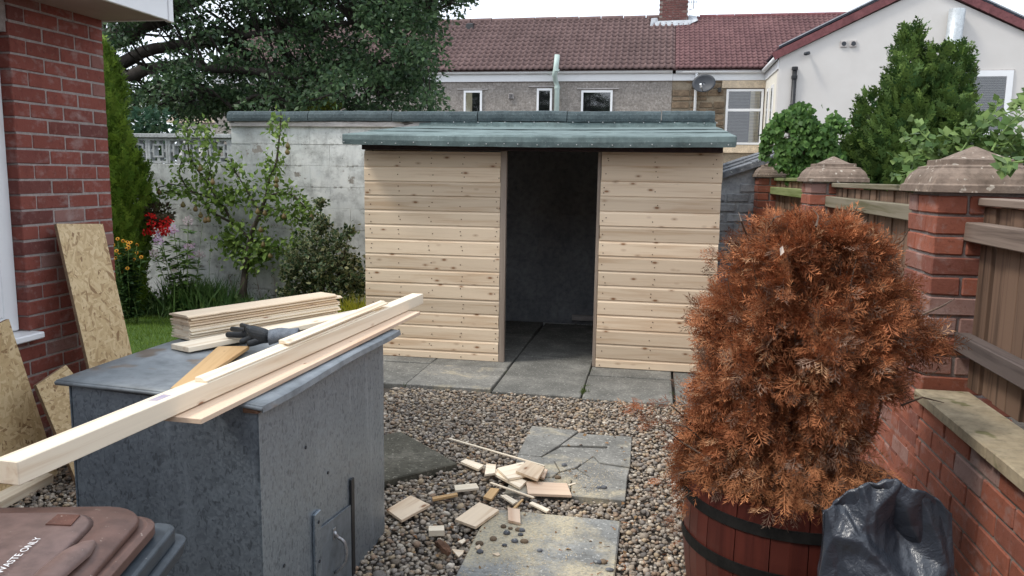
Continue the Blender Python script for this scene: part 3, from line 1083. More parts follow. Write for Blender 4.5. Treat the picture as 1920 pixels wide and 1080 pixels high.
# window: frame, pane, sill
# unseen rear wing, added behind the camera to block sky light
MB().box(-9.0, 2.2, -2.4, -2.1, -0.05, 2.5).build('unseen_wing_wall', 'brick', house)
MB().prism([(-9.0, -1.75, 2.45), (-9.0, -5.6, 4.9), (-9.0, -5.6, 5.0), (-9.0, -1.75, 2.55)], (11.4, 0, 0)).build('unseen_wing_roof', 'tile_brown', house)
win = MB()
win.box(-3.155, -3.105, 3.285, 3.378, 0.70, 2.13)
win.box(-3.155, -3.105, 0.92, 0.99, 0.70, 2.13)
win.box(-3.155, -3.105, 0.99, 3.285, 0.70, 0.775)
win.box(-3.155, -3.105, 0.99, 3.285, 2.06, 2.13)
win.box(-3.15, -3.108, 2.70, 2.76, 0.775, 2.06)
wf = win.build('window', 'white_upvc', house, bevel=0.006)
w2 = MB()
for y0, y1 in ((2.76, 3.285),):
    w2.box(-3.145, -3.10, y1 - 0.052, y1 - 0.002, 0.777, 2.058)
    w2.box(-3.145, -3.10, y0 + 0.002, y0 + 0.05, 0.777, 2.058)
    w2.box(-3.145, -3.10, y0 + 0.05, y1 - 0.052, 0.777, 0.83)
w2.build('sash', 'white_upvc', wf, bevel=0.006)
MB().box(-3.132, -3.126, 1.0, 3.28, 0.78, 2.05).build('pane', 'glass', wf)
MB().box(-3.50, -3.49, 0.9, 3.38, 0.7, 2.13).build('room', 'room_dark', wf)
MB().box(-3.155, -2.985, 0.85, 3.405, 0.662, 0.695).build('sill', 'white_upvc', house, bevel=0.006)

# ================================================================== RIGHT BOUNDARY: low brick wall, piers, fence panels
gw = thing('boundary_wall', (1.1, 1.9, 0), 'low orange red brick wall with sandstone coping along the right side', 'wall')
m = MB().box(1.018, 1.21, -1.5, 8.3, -0.05, 0.685)
core = m.build('wall_core', 'mortar_dark', gw)
BW = shared_box('wall_brick', 0.1025, 0.215, 0.065, 0.004, 'brick_wall', 0.0015)
for r_ in range(10):
    z = 0.69 - 0.0375 - 0.075 * r_
    if z < -0.03:
        break
    for i in range(40):
        y = 0.5 + 0.225 * i + (0.1125 if r_ % 2 else 0)
        if y > 8.2:
            continue
        inst('brick', BW, gw, (1.012 + 0.05125 + random.uniform(-0.002, 0.002), y, z), (0, random.uniform(-0.006, 0.006), random.choice((0, math.pi))))
COP = [(2.455, 3.118), (1.76, 2.447), (1.06, 1.752), (0.3, 1.052), (3.47, 4.15), (4.158, 4.86), (4.868, 5.58), (5.94, 6.6), (6.61, 7.3), (7.31, 8.0)]
for (y0, y1) in COP:
    dx = random.uniform(-0.006, 0.004)
    m = MB().box(0.982 + dx, 1.175, y0, y1, 0.69, 0.732 + random.uniform(-0.002, 0.002))
    m.build('coping_stone', 'coping', gw, bevel=0.004)

PST = shared_box('pier_brick', 0.1025, 0.215, 0.065, 0.0045, 'brick_wall', 0.0015)


def pier(x0, y0, ztop, zbot, label, w=0.3275):
    cx, cy = x0 + w / 2, y0 + w / 2
    t = thing('brick_pier', (cx, cy, 0), label, 'pier', 'brick piers of the boundary')
    MB().box(x0 + 0.009, x0 + w - 0.009, y0 + 0.009, y0 + w - 0.009, -0.05, ztop).build('core', 'mortar', t)
    z = ztop - 0.0425
    k = 0
    off = w / 2 - 0.05125
    l = w / 2 - 0.1075
    while z > zbot:
        s = 1 if k % 2 else -1
        for q in range(4):
            a = q * math.pi / 2
            ox, oy = -off, s * l
            X = cx + ox * math.cos(a) - oy * math.sin(a)
            Y = cy + ox * math.sin(a) + oy * math.cos(a)
            inst('brick', PST, t, (X + random.uniform(-0.002, 0.002), Y + random.uniform(-0.002, 0.002), z), (0, 0, a + random.choice((0, math.pi))))
        z -= 0.075
        k += 1
    prof = [(0.197, 0), (0.195, 0.027), (0.186, 0.031), (0.181, 0.050), (0.170, 0.070), (0.154, 0.086), (0.150, 0.088), (0.149, 0.096), (0.124, 0.101), (0.123, 0.122), (0.090, 0.125), (0.006, 0.172)]
    vs, fs = [], []
    for hw, zz in prof:
        vs += [(cx - hw, cy - hw, ztop + 0.002 + zz), (cx + hw, cy - hw, ztop + 0.002 + zz), (cx + hw, cy + hw, ztop + 0.002 + zz), (cx - hw, cy + hw, ztop + 0.002 + zz)]
    for i in range(len(prof) - 1):
        for q in range(4):
            fs.append((i * 4 + q, i * 4 + (q + 1) % 4, i * 4 + 4 + (q + 1) % 4, i * 4 + 4 + q))
    fs += [(3, 2, 1, 0), tuple(range(len(prof) * 4 - 4, len(prof) * 4))]
    MB().add(vs, fs).build('pier_cap', 'stone_cap', t, bevel=0.0015)
    return t


pier(1.012, 3.132, 1.462, -0.03, 'nearest brick pier with large weathered pyramid stone cap')
pier(1.012, 5.600, 1.490, 0.6, 'middle brick pier with pyramid stone cap behind the dead conifer', 0.335)
pier(1.000, 8.26, 1.525, 0.6, 'farthest brick pier, its stone cap overhung by trailing ivy', 0.335)


def fence_panel(y0, y1, dz, label, moss):
    t = thing('fence_panel', (1.17, (y0 + y1) / 2, 0.74), label, 'fence panel', 'fence panels between the piers')
    w = 0.107
    k = int((y1 - y0) / w)
    w = (y1 - y0) / k
    for i in range(k):
        ya = y0 + i * w
        ins = 0.0 if i % 3 else 0.008
        m = MB().box(1.168 + ins + random.uniform(-0.002, 0.002), 1.186 + ins, ya + 0.003, ya + w - 0.003 - random.uniform(0, 0.005), 0.745, 1.418 + dz + random.uniform(-0.004, 0.004))
        m.build('board', 'fence', t, bevel=0.002)
    for (za, zb, nm) in ((1.292, 1.362, 'rail'), (0.885, 0.952, 'rail')):
        MB().box(1.112, 1.166, y0 + 0.01, y1 + 0.03, za + dz, zb + dz).build(nm, moss if za > 1 else 'fence_rail_dark', t, bevel=0.004)
    MB().box(1.142, 1.214, y0 + 0.005, y1 - 0.008, 1.4195 + dz + 0.002, 1.450 + dz).build('capping', moss, t, bevel=0.004)


MAT['fence_moss'] = wood_mat('mossy_rail', (0.235, 0.205, 0.15), (0.125, 0.112, 0.06), (0.1, 0.09, 0.05), 0.03, 0.15, 0.9, axis=1)
MAT['fence_green'] = wood_mat('green_rail', (0.20, 0.235, 0.10), (0.115, 0.145, 0.045), (0.1, 0.1, 0.05), 0.03, 0.1, 0.9, axis=1)
fence_panel(1.25, 3.128, -0.003, 'brown weathered fence panel nearest the camera on the brick wall', 'fence_rail')
fence_panel(3.472, 5.596, 0.036, 'pale mossy topped fence panel between the near and middle piers', 'fence_moss')
fence_panel(5.945, 8.255, 0.07, 'shadowed fence panel with green algae rail between middle and far piers', 'fence_green')

# ================================================================== WHITE OUTBUILDING and screen-block wall behind the garden
ob = thing('outbuilding', (-2.0, 8.1, 0), 'flat roofed outbuilding with flaking white painted block wall and felt edge', 'outbuilding')
MB().box(-4.548, 0.53, 8.006, 11.5, -0.05, 2.06).build('wall_core', 'painted', ob)
MB().box(-2.31, 0.46, 8.0025, 8.0055, 0.0, 1.99).build('joint_backing', 'shaded_block', ob)
BLK = shared_box('block', 0.4480, 0.08, 0.2230, 0.0025, 'painted', 0.001)
BLH = shared_box('half_block', 0.2230, 0.08, 0.2230, 0.0025, 'painted', 0.001)
BLKG = shared_box('shaded_block', 0.444, 0.08, 0.219, 0.003, 'shaded_block', 0.001)  # shade-toned copies for the wall seen through the shed doorway
BLHG = shared_box('shaded_half_block', 0.219, 0.08, 0.219, 0.003, 'shaded_block', 0.001)
for r_ in range(9):
    z = 0.0 + 0.1125 + 0.225 * r_
    x = -4.55
    first = r_ % 2
    while x < 0.5:
        w = 0.225 if first else 0.45
        first = 0
        if x + w > 0.545:
            w = 0.225
            if x + w > 0.56:
                break
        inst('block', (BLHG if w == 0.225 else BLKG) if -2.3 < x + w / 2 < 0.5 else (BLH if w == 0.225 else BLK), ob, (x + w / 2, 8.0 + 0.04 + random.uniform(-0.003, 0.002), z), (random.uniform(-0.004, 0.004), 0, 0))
        x += w
MB().box(-4.57, -2.28, 7.968, 7.998, 1.985, 2.036).build('timber_fascia', 'old_timber', ob, bevel=0.002)
sx = [-4.56] + [yp(x, 218, 7.95)[0] for x in (578, 735, 896, 1064, 1241)] + [0.53]
prof = [(7.945, 2.042), (7.94, 2.072), (7.945, 2.108), (7.965, 2.137), (8.0, 2.148), (8.06, 2.145), (8.13, 2.10), (8.13, 2.04), (8.02, 2.038)]
for i in range(len(sx) - 1):
    L = sx[i + 1] - sx[i] - 0.008
    nseg = 10
    m = MB()
    vs, fs = [], []
    for s_ in range(nseg + 1):
        x = sx[i] + L * s_ / nseg
        w_ = random.uniform(-0.004, 0.004) + (0.003 if i % 2 else -0.003)
        for (y, z) in prof:
            vs.append((x, y + w_, z + w_ * 0.8))
    k = len(prof)
    for s_ in range(nseg):
        for q in range(k):
            fs.append((s_ * k + q, s_ * k + (q + 1) % k, (s_ + 1) * k + (q + 1) % k, (s_ + 1) * k + q))
    fs += [tuple(range(k)), tuple(range(nseg * k + k - 1, nseg * k - 1, -1))]
    m.add(vs, [f[::-1] for f in fs]).build('felt_roll', 'felt_old', ob, smooth=False)

sw = thing('screen_block_wall', (-5.7, 8.1, 0), 'white painted garden wall topped with pierced square screen blocks', 'wall')
MB().box(-8.0, -4.552, 8.026, 8.20, -0.05, 1.578).build('wall_core', 'painted', sw)
for r_ in range(7):
    z = 1.575 - 0.1125 - 0.225 * r_
    x = -4.552 - (0.225 if r_ % 2 else 0)
    if r_ % 2:
        inst('block', BLH, sw, (-4.552 - 0.1125, 8.06, z))
    while x > -7.2:
        inst('block', BLK, sw, (x - 0.225, 8.06 + random.uniform(-0.003, 0.002), z))
        x -= 0.45
S = 0.246
for i in range(9):
    x1 = -4.60 - i * S
    x0 = x1 - S + 0.004
    z0, z1 = 1.583, 1.858
    t = 0.026
    xa, xb = x0 + 0.075, x1 - 0.075
    za, zb = z0 + 0.083, z1 - 0.083
    u = 0.020
    xm, zm = (x0 + x1) / 2, (z0 + z1) / 2
    m = MB()
    y0_, y1_ = 8.03, 8.12
    m.box(x0, x0 + t, y0_, y1_, z0, z1).box(x1 - t, x1, y0_, y1_, z0, z1).box(x0 + t, x1 - t, y0_, y1_, z0, z0 + t).box(x0 + t, x1 - t, y0_, y1_, z1 - t, z1)
    y0_, y1_ = 8.034, 8.116
    m.box(xa - u, xa, y0_, y1_, za - u, zb + u).box(xb, xb + u, y0_, y1_, za - u, zb + u).box(xa, xb, y0_, y1_, za - u, za).box(xa, xb, y0_, y1_, zb, zb + u)
    y0_, y1_ = 8.038, 8.112
    m.box(xm - 0.016, xm + 0.016, y0_, y1_, zb + u, z1 - t).box(xm - 0.016, xm + 0.016, y0_, y1_, z0 + t, za - u)
    m.box(x0 + t, xa - u, y0_, y1_, zm - 0.016, zm + 0.016).box(xb + u, x1 - t, y0_, y1_, zm - 0.016, zm + 0.016)
    m.build('screen_block', 'screen', sw)
MB().box(-4.598, -4.556, 8.03, 8.13, 1.583, 1.858).build('end_post', 'screen', sw)
MB().box(-7.0, -4.558, 8.0, 8.15, 1.862, 1.905).build('coping', 'screen', sw, bevel=0.004)

# ================================================================== SHED
shed = thing('shed', (-0.92, 6.9, 0), 'new unpainted shiplap lean-to shed with open doorway and green felt roof', 'shed')
ZL = [1.561, 1.447, 1.333, 1.214, 1.098, 0.982, 0.860, 0.738, 0.625, 0.506, 0.391, 0.280, 0.168, 0.074, 0.004]
ZR = [1.590, 1.472, 1.358, 1.243, 1.130, 1.014, 0.897, 0.780, 0.665, 0.548, 0.432, 0.316, 0.199, 0.083, 0.006]


def clad(x0, x1, Zs, ztop, sag):
    top = ztop
    for i, zb in enumerate(Zs):
        h = top - zb
        Hh = h + 0.006
        prof = [(0, 0.0), (0, Hh - 0.027), (0.0035, Hh - 0.020), (0.006, Hh - 0.012), (0.0065, Hh), (0.016, Hh), (0.016, 0.0)]
        prof[0] = (0.0015, 0.0)
        prof.insert(1, (0, 0.002))
        L = x1 - x0
        vs, fs = extrude_profile(prof, L)
        jit = random.uniform(-0.0012, 0.0012)
        je = random.uniform(-0.002, 0.002)
        me = bpy.data.meshes.new('board')
        me.from_pydata([(x + je, y + jit, z) for x, y, z in vs], [], fs)
        bm = bmesh.new()
        bm.from_mesh(me)
        bmesh.ops.recalc_face_normals(bm, faces=bm.faces)
        bm.to_mesh(me)
        bm.free()
        me.materials.append(MAT['pine'])
        o = bpy.data.objects.new('board', me)
        col.objects.link(o)
        o.parent = shed
        o.location = np.array([(x0 + x1) / 2, 6.15, zb]) - base_of(shed)
        o.rotation_euler = (0, random.uniform(-0.0012, 0.0012) + sag, 0)
        top = zb


clad(-2.338, -1.213, ZL, 1.677, 0.0)
clad(-0.424, 0.478, ZR, 1.690, 0.002)
# nails
m = MB()
for (x0, x1, Zs, zt) in ((-2.338, -1.213, ZL, 1.677), (-0.424, 0.478, ZR, 1.690)):
    top = zt
    for zb in Zs:
        cols_ = [x0 + 0.05, x0 + 0.30, x0 + 0.56, x0 + 0.82, x1 - 0.03] if x1 - x0 > 1 else [x0 + 0.04, x0 + 0.42, x1 - 0.05]
        for xx in cols_:
            for zz in ((zb + 0.03, top - 0.045) if top - zb > 0.09 and random.random() < 0.5 else ((zb + top) / 2 - 0.012,)):
                px_, pz_ = xx + random.uniform(-0.02, 0.02), zz + random.uniform(-0.012, 0.012)
                r0 = 0.0048
                m.add([(px_ + r0 * math.cos(a), 6.1475, pz_ + r0 * math.sin(a)) for a in [k * math.pi / 3 for k in range(6)]] + [(px_ + r0 * math.cos(a), 6.152, pz_ + r0 * math.sin(a)) for a in [k * math.pi / 3 for k in range(6)]],
                      [(5, 4, 3, 2, 1, 0)] + [(k, (k + 1) % 6, 6 + (k + 1) % 6, 6 + k) for k in range(6)])
        top = zb
stuff(m.build('nails', 'nail_hole', shed))
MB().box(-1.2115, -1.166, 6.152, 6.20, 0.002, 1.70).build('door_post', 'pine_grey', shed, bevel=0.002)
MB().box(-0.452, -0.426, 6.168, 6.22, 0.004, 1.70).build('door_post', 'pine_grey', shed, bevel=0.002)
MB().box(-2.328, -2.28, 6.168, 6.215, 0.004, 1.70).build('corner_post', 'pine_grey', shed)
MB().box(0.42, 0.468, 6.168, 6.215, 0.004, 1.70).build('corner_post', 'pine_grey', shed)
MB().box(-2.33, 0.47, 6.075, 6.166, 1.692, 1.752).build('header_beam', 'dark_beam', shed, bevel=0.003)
MB().prism([(-2.336, 6.168, 0.004), (-2.336, 7.985, 0.004), (-2.336, 7.985, 1.923), (-2.336, 6.168, 1.760)], (0.018, 0, 0)).build('side_panel', 'pine', shed)
MB().prism([(0.470, 6.168, 0.004), (0.470, 7.985, 0.004), (0.470, 7.985, 1.923), (0.470, 6.168, 1.760)], (0.006, 0, 0)).build('side_panel', 'pine', shed)
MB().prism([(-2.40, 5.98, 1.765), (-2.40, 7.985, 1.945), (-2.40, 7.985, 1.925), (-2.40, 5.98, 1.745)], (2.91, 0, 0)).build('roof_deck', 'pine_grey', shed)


def felt(xa, xb, rows, name, mat='felt', nx=40, thick=0.004):
    """rows: (y, z) profile front to back; gentle sag and ripple along x"""
    vs, fs = [], []
    for i in range(nx + 1):
        t = i / nx
        x = xa + (xb - xa) * t
        for j, (y, z) in enumerate(rows):
            s = -0.012 * math.sin(math.pi * t) * (1 if j < 3 else 0.4)
            rip = 0.0008 * math.sin(x * 9 + j * 2.1) + 0.0007 * math.sin(x * 23 + j)
            vs.append((x, y + rip * (1.0 if j < 2 else 0.2), z + s + rip))
    k = len(rows)
    for i in range(nx):
        for j in range(k - 1):
            fs.append((i * k + j, (i + 1) * k + j, (i + 1) * k + j + 1, i * k + j + 1))
    o = MB().add(vs, fs).build(name, mat, shed, smooth=False)
    md = o.modifiers.new('solid', 'SOLIDIFY')
    md.thickness = thick
    md.offset = 0
    return o


YF = 5.935
felt(-2.432, 0.545, [(YF + 0.004, 1.728), (YF - 0.004, 1.765), (YF, 1.800), (YF + 0.012, 1.806), (6.55, 1.862)], 'roof_felt')
felt(-2.428, 0.541, [(6.48, 1.8635), (6.8, 1.890), (7.2, 1.926)], 'roof_felt')
felt(-2.424, 0.537, [(7.12, 1.927), (7.5, 1.957), (7.93, 1.992), (7.955, 2.0), (7.962, 2.03)], 'roof_felt')
MB().prism([(-2.436, 5.94, 1.735), (-2.436, 5.94, 1.803), (-2.436, 7.97, 1.985), (-2.436, 7.97, 1.93)], (0.004, 0, 0)).build('roof_edge', 'felt', shed)
MB().prism([(0.546, 5.94, 1.735), (0.546, 5.94, 1.803), (0.546, 7.97, 1.985), (0.546, 7.97, 1.93)], (0.004, 0, 0)).build('roof_edge', 'felt', shed)
felt(-2.30, 0.535, [(7.948, 1.996), (7.952, 2.02), (7.957, 2.045)], 'upstand_felt')
m = MB()


def clout(x, y, z, r0=0.0052):
    m.add([(x + r0 * math.cos(k * 1.0472), y - 0.0035, z + r0 * math.sin(k * 1.0472)) for k in range(6)] + [(x + r0 * math.cos(k * 1.0472), y + 0.004, z + r0 * math.sin(k * 1.0472)) for k in range(6)],
          [(5, 4, 3, 2, 1, 0)] + [(k, (k + 1) % 6, 6 + (k + 1) % 6, 6 + k) for k in range(6)])


for i in range(22):
    x = -2.40 + i * 0.138 + random.uniform(-0.02, 0.02)
    t = (x + 2.432) / 2.977
    clout(x, YF - 0.008, 1.748 - 0.016 * math.sin(math.pi * t) + random.uniform(-0.008, 0.008), 0.0042)
    if i > 1:
        clout(x + 0.05, 7.944, 2.034 + random.uniform(-0.003, 0.003))
stuff(m.build('felt_nails', 'nail', shed))
MB().box(-0.80, 0.15, 7.93, 7.985, 0.05, 0.10).build('wall_batten', 'old_timber', shed)


# ================================================================== FAR HOUSES
def tile_roof(name, parent, x0, x1, ye, ze, yr, zr, pitch_x, rows, mat, roll=0.035):
    L = math.hypot(yr - ye, zr - ze)
    sy, sz = (yr - ye) / L, (zr - ze) / L
    ny_, nz_ = -sz, sy
    per = 6
    nx = int((x1 - x0) / pitch_x) * per
    xs = np.linspace(x0, x1, nx + 1)
    ph = (xs - x0) / pitch_x
    fr = ph - np.floor(ph)
    prof = roll * np.maximum(0, np.sin(np.pi * np.clip((fr - 0.25) / 0.55, 0, 1)))
    V, F = [], []
    h = L / rows
    for j in range(rows):
        lo, hi = j * h - 0.02, (j + 1) * h + 0.01
        o = len(V)
        jit = np.repeat(rng.uniform(-0.004, 0.004, nx // per + 1), per)[:nx + 1]
        for (t, lift) in ((lo, 0.0), (lo + 0.001, 0.045), (hi, 0.012)):
            for i in range(nx + 1):
                l = lift + prof[i] + jit[i]
                if lift == 0:
                    l = 0.0 + prof[i] * 0.6
                V.append((xs[i], ye + sy * t + ny_ * l, ze + sz * t + nz_ * l))
        for r in range(2):
            for i in range(nx):
                a = o + r * (nx + 1) + i
                F.append((a, a + 1, a + nx + 2, a + nx + 1))
    return stuff(np_mesh(name, np.array(V), np.array(F), mat, parent))


def window(parent, x0, x1, z0, z1, Y, hbars=(), vbars=(), fw=0.07, blind=False, curtain=None, sill='white_upvc'):
    m = MB()
    m.box(x0, x0 + fw, Y - 0.06, Y - 0.004, z0, z1).box(x1 - fw, x1, Y - 0.06, Y - 0.004, z0, z1)
    m.box(x0 + fw, x1 - fw, Y - 0.06, Y - 0.004, z0, z0 + fw).box(x0 + fw, x1 - fw, Y - 0.06, Y - 0.004, z1 - fw, z1)
    for z in hbars:
        m.box(x0 + fw, x1 - fw, Y - 0.066, Y - 0.004, z - fw * 0.6, z + fw * 0.6)
    for x in vbars:
        m.box(x - fw * 0.5, x + fw * 0.5, Y - 0.064, Y - 0.004, z0 + fw, z1 - fw)
    w = m.build('window', 'white_upvc', parent)
    MB().box(x0 + fw * 0.9, x1 - fw * 0.9, Y - 0.048, Y - 0.044, z0 + fw * 0.9, z1 - fw * 0.9).build('pane', 'glass', w)
    MB().box(x0 + fw * 0.9, x1 - fw * 0.9, Y - 0.012, Y - 0.006, z0 + fw * 0.9, z1 - fw * 0.9).build('room', 'room_dark', w)
    if blind:
        m = MB()
        z = z0 + fw
        while z < z1 - fw - 0.02:
            m.box(x0 + fw, x1 - fw, Y - 0.034, Y - 0.026, z, z + 0.011)
            z += 0.046
        m.build('blind', 'blind', w)
    if curtain:
        MB().box(curtain[0], curtain[1], Y - 0.024, Y - 0.016, z0 + fw, z1 - fw).build('curtain', 'curtain', w)
    if sill:
        MB().box(x0 - 0.04, x1 + 0.04, Y - 0.10, Y - 0.004, z0 - 0.05, z0 - 0.003).build('sill', sill, w)
    return w


YA = 27.0
ha = thing('pebbledash_house', (-5.0, 28, 0), 'grey pebbledash house with brown roll tile roof seen beyond the shed', 'house')
MB().box(-16, 0.36, YA, 32, -0.05, 4.82).build('wall', 'pebbledash', ha)
ra = tile_roof('roof_tiles', ha, -16, 0.42, YA - 0.28, 5.02, 29.6, 7.14, 0.205, 13, 'tile_brown', 0.060)
MB().prism([(-16, YA - 0.25, 4.98), (-16, 29.6, 7.08), (-16, 32.4, 4.9)], (16.4, 0, 0)).build('roof', 'tile_brown', ha)
x = -15.8
while x < 0.0:
    L = 0.8
    m = MB()
    vs = []
    pr = [(0.13 * math.cos(a), 0.11 * math.sin(a)) for a in np.linspace(-0.3, math.pi + 0.3, 8)]
    n_ = len(pr)
    tw = random.uniform(-0.008, 0.008)
    for xx, sc in ((x, 1.0), (x + L - 0.03, 1.08)):
        vs += [(xx, 29.6 + a * sc, 7.13 + b * sc + tw) for a, b in pr]
    m.add(vs, [(i, i + 1, n_ + i + 1, n_ + i) for i in range(n_ - 1)] + [tuple(range(n_)), tuple(range(2 * n_ - 1, n_ - 1, -1))])
    m.build('ridge_tile', 'tile_brown', ha)
    x += L
MB().box(-16, 0.37, YA - 0.06, YA - 0.004, 4.66, 4.90).build('fascia', 'white_upvc', ha)


def gutter(parent, pts, r=0.06):
    m = MB()
    m.tube(pts, r, 8)
    return m.build('gutter', 'white_upvc', parent, smooth=True)


gutter(ha, [(-16, YA - 0.13, 4.96), (0.36, YA - 0.13, 4.95)])
window(ha, -6.63, -5.99, 3.0, 4.37, YA, curtain=(-6.55, -6.34))
window(ha, -4.10, -3.58, 3.0, 4.43, YA)
window(ha, -2.60, -1.56, 3.0, 4.36, YA, vbars=())
for (x0, x1, z) in ((-6.85, -5.80, 4.40), (-4.38, -3.45, 4.48), (-2.75, -1.36, 4.40)):
    MB().box(x0, x1, YA - 0.05, YA - 0.003, z, z + 0.035).build('lintel', 'old_timber', ha)
m = MB().tube([(-3.40, YA - 0.16, 2.2), (-3.40, YA - 0.16, 4.50), (-3.46, YA - 0.22, 4.68), (-3.46, YA - 0.45, 4.82), (-3.42, YA - 0.47, 5.0), (-3.38, YA - 0.47, 5.46)], 0.085, 12)
m.build('flue_pipe', 'flue_green', ha, smooth=True)
for z in (4.40, 4.93):
    MB().lathe([(0.10, 0), (0.10, 0.07)], (-3.40, YA - (0.16 if z < 4.8 else 0.46), z), 12).build('flue_collar', 'flue_green', ha)
m = MB().box(-5.07, -4.90, YA - 0.07, YA - 0.003, 4.08, 4.26)
vb = m.build('wall_vent', 'old_timber', ha, bevel=0.01)
m = MB()
for q in range(4):
    m.box(-5.05, -4.92, YA - 0.078, YA - 0.0705, 4.10 + q * 0.04, 4.122 + q * 0.04)
m.build('louvre', 'room_dark', vb)
m = MB().prism([(-7.12, 29.05, 6.78), (-6.80, 29.05, 6.78), (-6.84, 29.1, 6.98), (-7.08, 29.1, 6.98)], (0, 0.3, 0.08))
m.build('roof_vent', 'black_plastic', ha)

chim = thing('chimney', (0.32, 29.6, 6.6), 'square red brick chimney stack with lead flashing on the ridge', 'chimney')
cx0, cx1, cy0, cy1 = -0.16, 0.83, 29.15, 30.1
MB().box(cx0 + 0.012, cx1 - 0.012, cy0 + 0.012, cy1, 6.4, 9.6).build('stack', 'mortar_dark', chim)
MAT['chimney_brick'] = brick_mat('chimney_brick', (0.15, 0.065, 0.058), (0.10, 0.05, 0.046), (0.22, 0.15, 0.13))
CB = shared_box('chimney_brick', 0.225, 0.10, 0.068, 0.005, 'chimney_brick', 0.002)
z = 6.86
k = 0
while z < 9.4:
    x = cx0 + (0.1125 if k % 2 else 0.0) + 0.1125
    while x + 0.05 < cx1 + 0.08:
        xx = min(x, cx1 - 0.1125)
        inst('brick', CB, chim, (xx, cy0 + 0.05, z))
        x += 0.236
    z += 0.08
    k += 1
MB().prism([(cx0 - 0.30, cy0 - 0.10, 6.74), (cx1 + 0.10, cy0 - 0.10, 6.80), (cx1 + 0.10, cy0 - 0.02, 6.97), (cx0 - 0.02, cy0 - 0.02, 6.95), (cx0 - 0.06, cy0 - 0.02, 7.06), (cx0 - 0.26, cy0 - 0.02, 7.05)], (0, 0.02, 0.0)).build('flashing', 'lead', chim)
MB().prism([(cx1 + 0.03, cy0 - 0.11, 6.80), (cx1 + 0.34, cy0 - 0.035, 6.94), (cx1 + 0.30, cy0 + 0.4, 7.16), (cx1 + 0.03, cy0 + 0.4, 7.20)], (0, 0.02, 0.02)).build('flashing', 'lead', chim)
aer = thing('tv_aerial', (0.98, 29.4, 7.4), 'thin grey rooftop aerial beside the chimney', 'aerial')
m = MB().tube([(0.86, 29.4, 7.35), (1.02, 29.4, 7.4), (1.02, 29.4, 9.0)], 0.018, 6).tube([(0.8, 29.4, 7.62), (1.14, 29.4, 7.62)], 0.012, 6)
for q in range(4):
    m.tube([(0.86 + q * 0.08, 29.4, 7.5), (0.86 + q * 0.08, 29.4, 7.74)], 0.008, 5)
m.build('mast', 'steel', aer)

hb = thing('stone_house', (2.0, 28, 0), 'sandstone house with red tiled roof between the pebbledash house and white gable', 'house')
MB().box(0.36, 3.32, YA + 0.03, 32, -0.05, 4.82).build('wall', 'stone_mortar', hb)
z = 2.0
k = 0
while z < 4.62:
    h = random.uniform(0.15, 0.25)
    x = 0.37 + random.uniform(-0.02, 0.0)
    while x < 2.0:
        w = random.uniform(0.28, 0.62)
        x1 = min(x + w, 2.06)
        if random.random() < 0.95 and x1 - x > 0.12:
            i = random.uniform(0.012, 0.035)
            m = MB().prism([(max(x, 0.362) + i, YA + 0.04, z + i), (x1 - i, YA + 0.04, z + i * random.uniform(0.3, 1.6)), (x1 - i * 0.6, YA + 0.04, z + h * 0.6), (x1 - i * 2, YA + 0.04, z + h - i), (x + i * 2, YA + 0.04, z + h - i * random.uniform(0.4, 1.4))], (0, -0.035 - random.uniform(0, 0.02), 0))
            m.build('stone', 'stone', hb, bevel=0.008)
        x += w
    z += h
tile_roof('roof_tiles', hb, 0.44, 6.6, YA - 0.28, 5.02, 29.6, 7.14, 0.165, 18, 'tile_red', 0.040)
MB().prism([(0.42, YA - 0.25, 4.98), (0.42, 29.6, 7.08), (0.42, 32.4, 4.9)], (6.2, 0, 0)).build('roof', 'tile_red', hb)
MB().box(0.405, 0.445, YA - 0.3, YA - 0.27, 4.98, 5.1).build('verge_strip', 'tile_brown', hb)
x = 1.25
while x < 6.4:
    m = MB()
    pr = [(0.13 * math.cos(a), 0.10 * math.sin(a)) for a in np.linspace(-0.3, math.pi + 0.3, 8)]
    n_ = len(pr)
    vs = []
    for xx in (x, x + 0.58):
        vs += [(xx, 29.6 + a, 7.12 + b) for a, b in pr]
    m.add(vs, [(i, i + 1, n_ + i + 1, n_ + i) for i in range(n_ - 1)] + [tuple(range(n_)), tuple(range(2 * n_ - 1, n_ - 1, -1))])
    m.build('ridge_tile', 'verge', hb)
    x += 0.6
MB().box(0.38, 3.3, YA - 0.05, YA + 0.026, 4.66, 4.88).build('fascia', 'white_upvc', hb)
gutter(hb, [(0.46, YA - 0.13, 4.93), (3.28, YA - 0.13, 4.92)])
m = MB().tube([(1.12, YA - 0.13, 4.9), (1.12, YA - 0.10, 4.72), (1.12, YA - 0.07, 4.6), (1.12, YA - 0.07, 1.5)], 0.045, 8)
m.build('downpipe', 'white_upvc', hb, smooth=True)
MB().box(1.95, 3.30, YA - 0.03, YA + 0.026, 4.42, 4.655).build('lintel', 'cream_trim', hb)
window(hb, 2.10, 3.26, 2.62, 4.38, YA + 0.02, hbars=(3.72,), blind=True, curtain=(2.86, 3.16), sill=None)
MB().box(1.98, 3.30, YA - 0.06, YA + 0.02, 2.36, 2.60).build('sill', 'cream_trim', hb)
MB().box(1.82, 1.92, YA - 0.15, YA + 0.0, 4.28, 4.42).build('outside_lamp', 'black_plastic', hb)

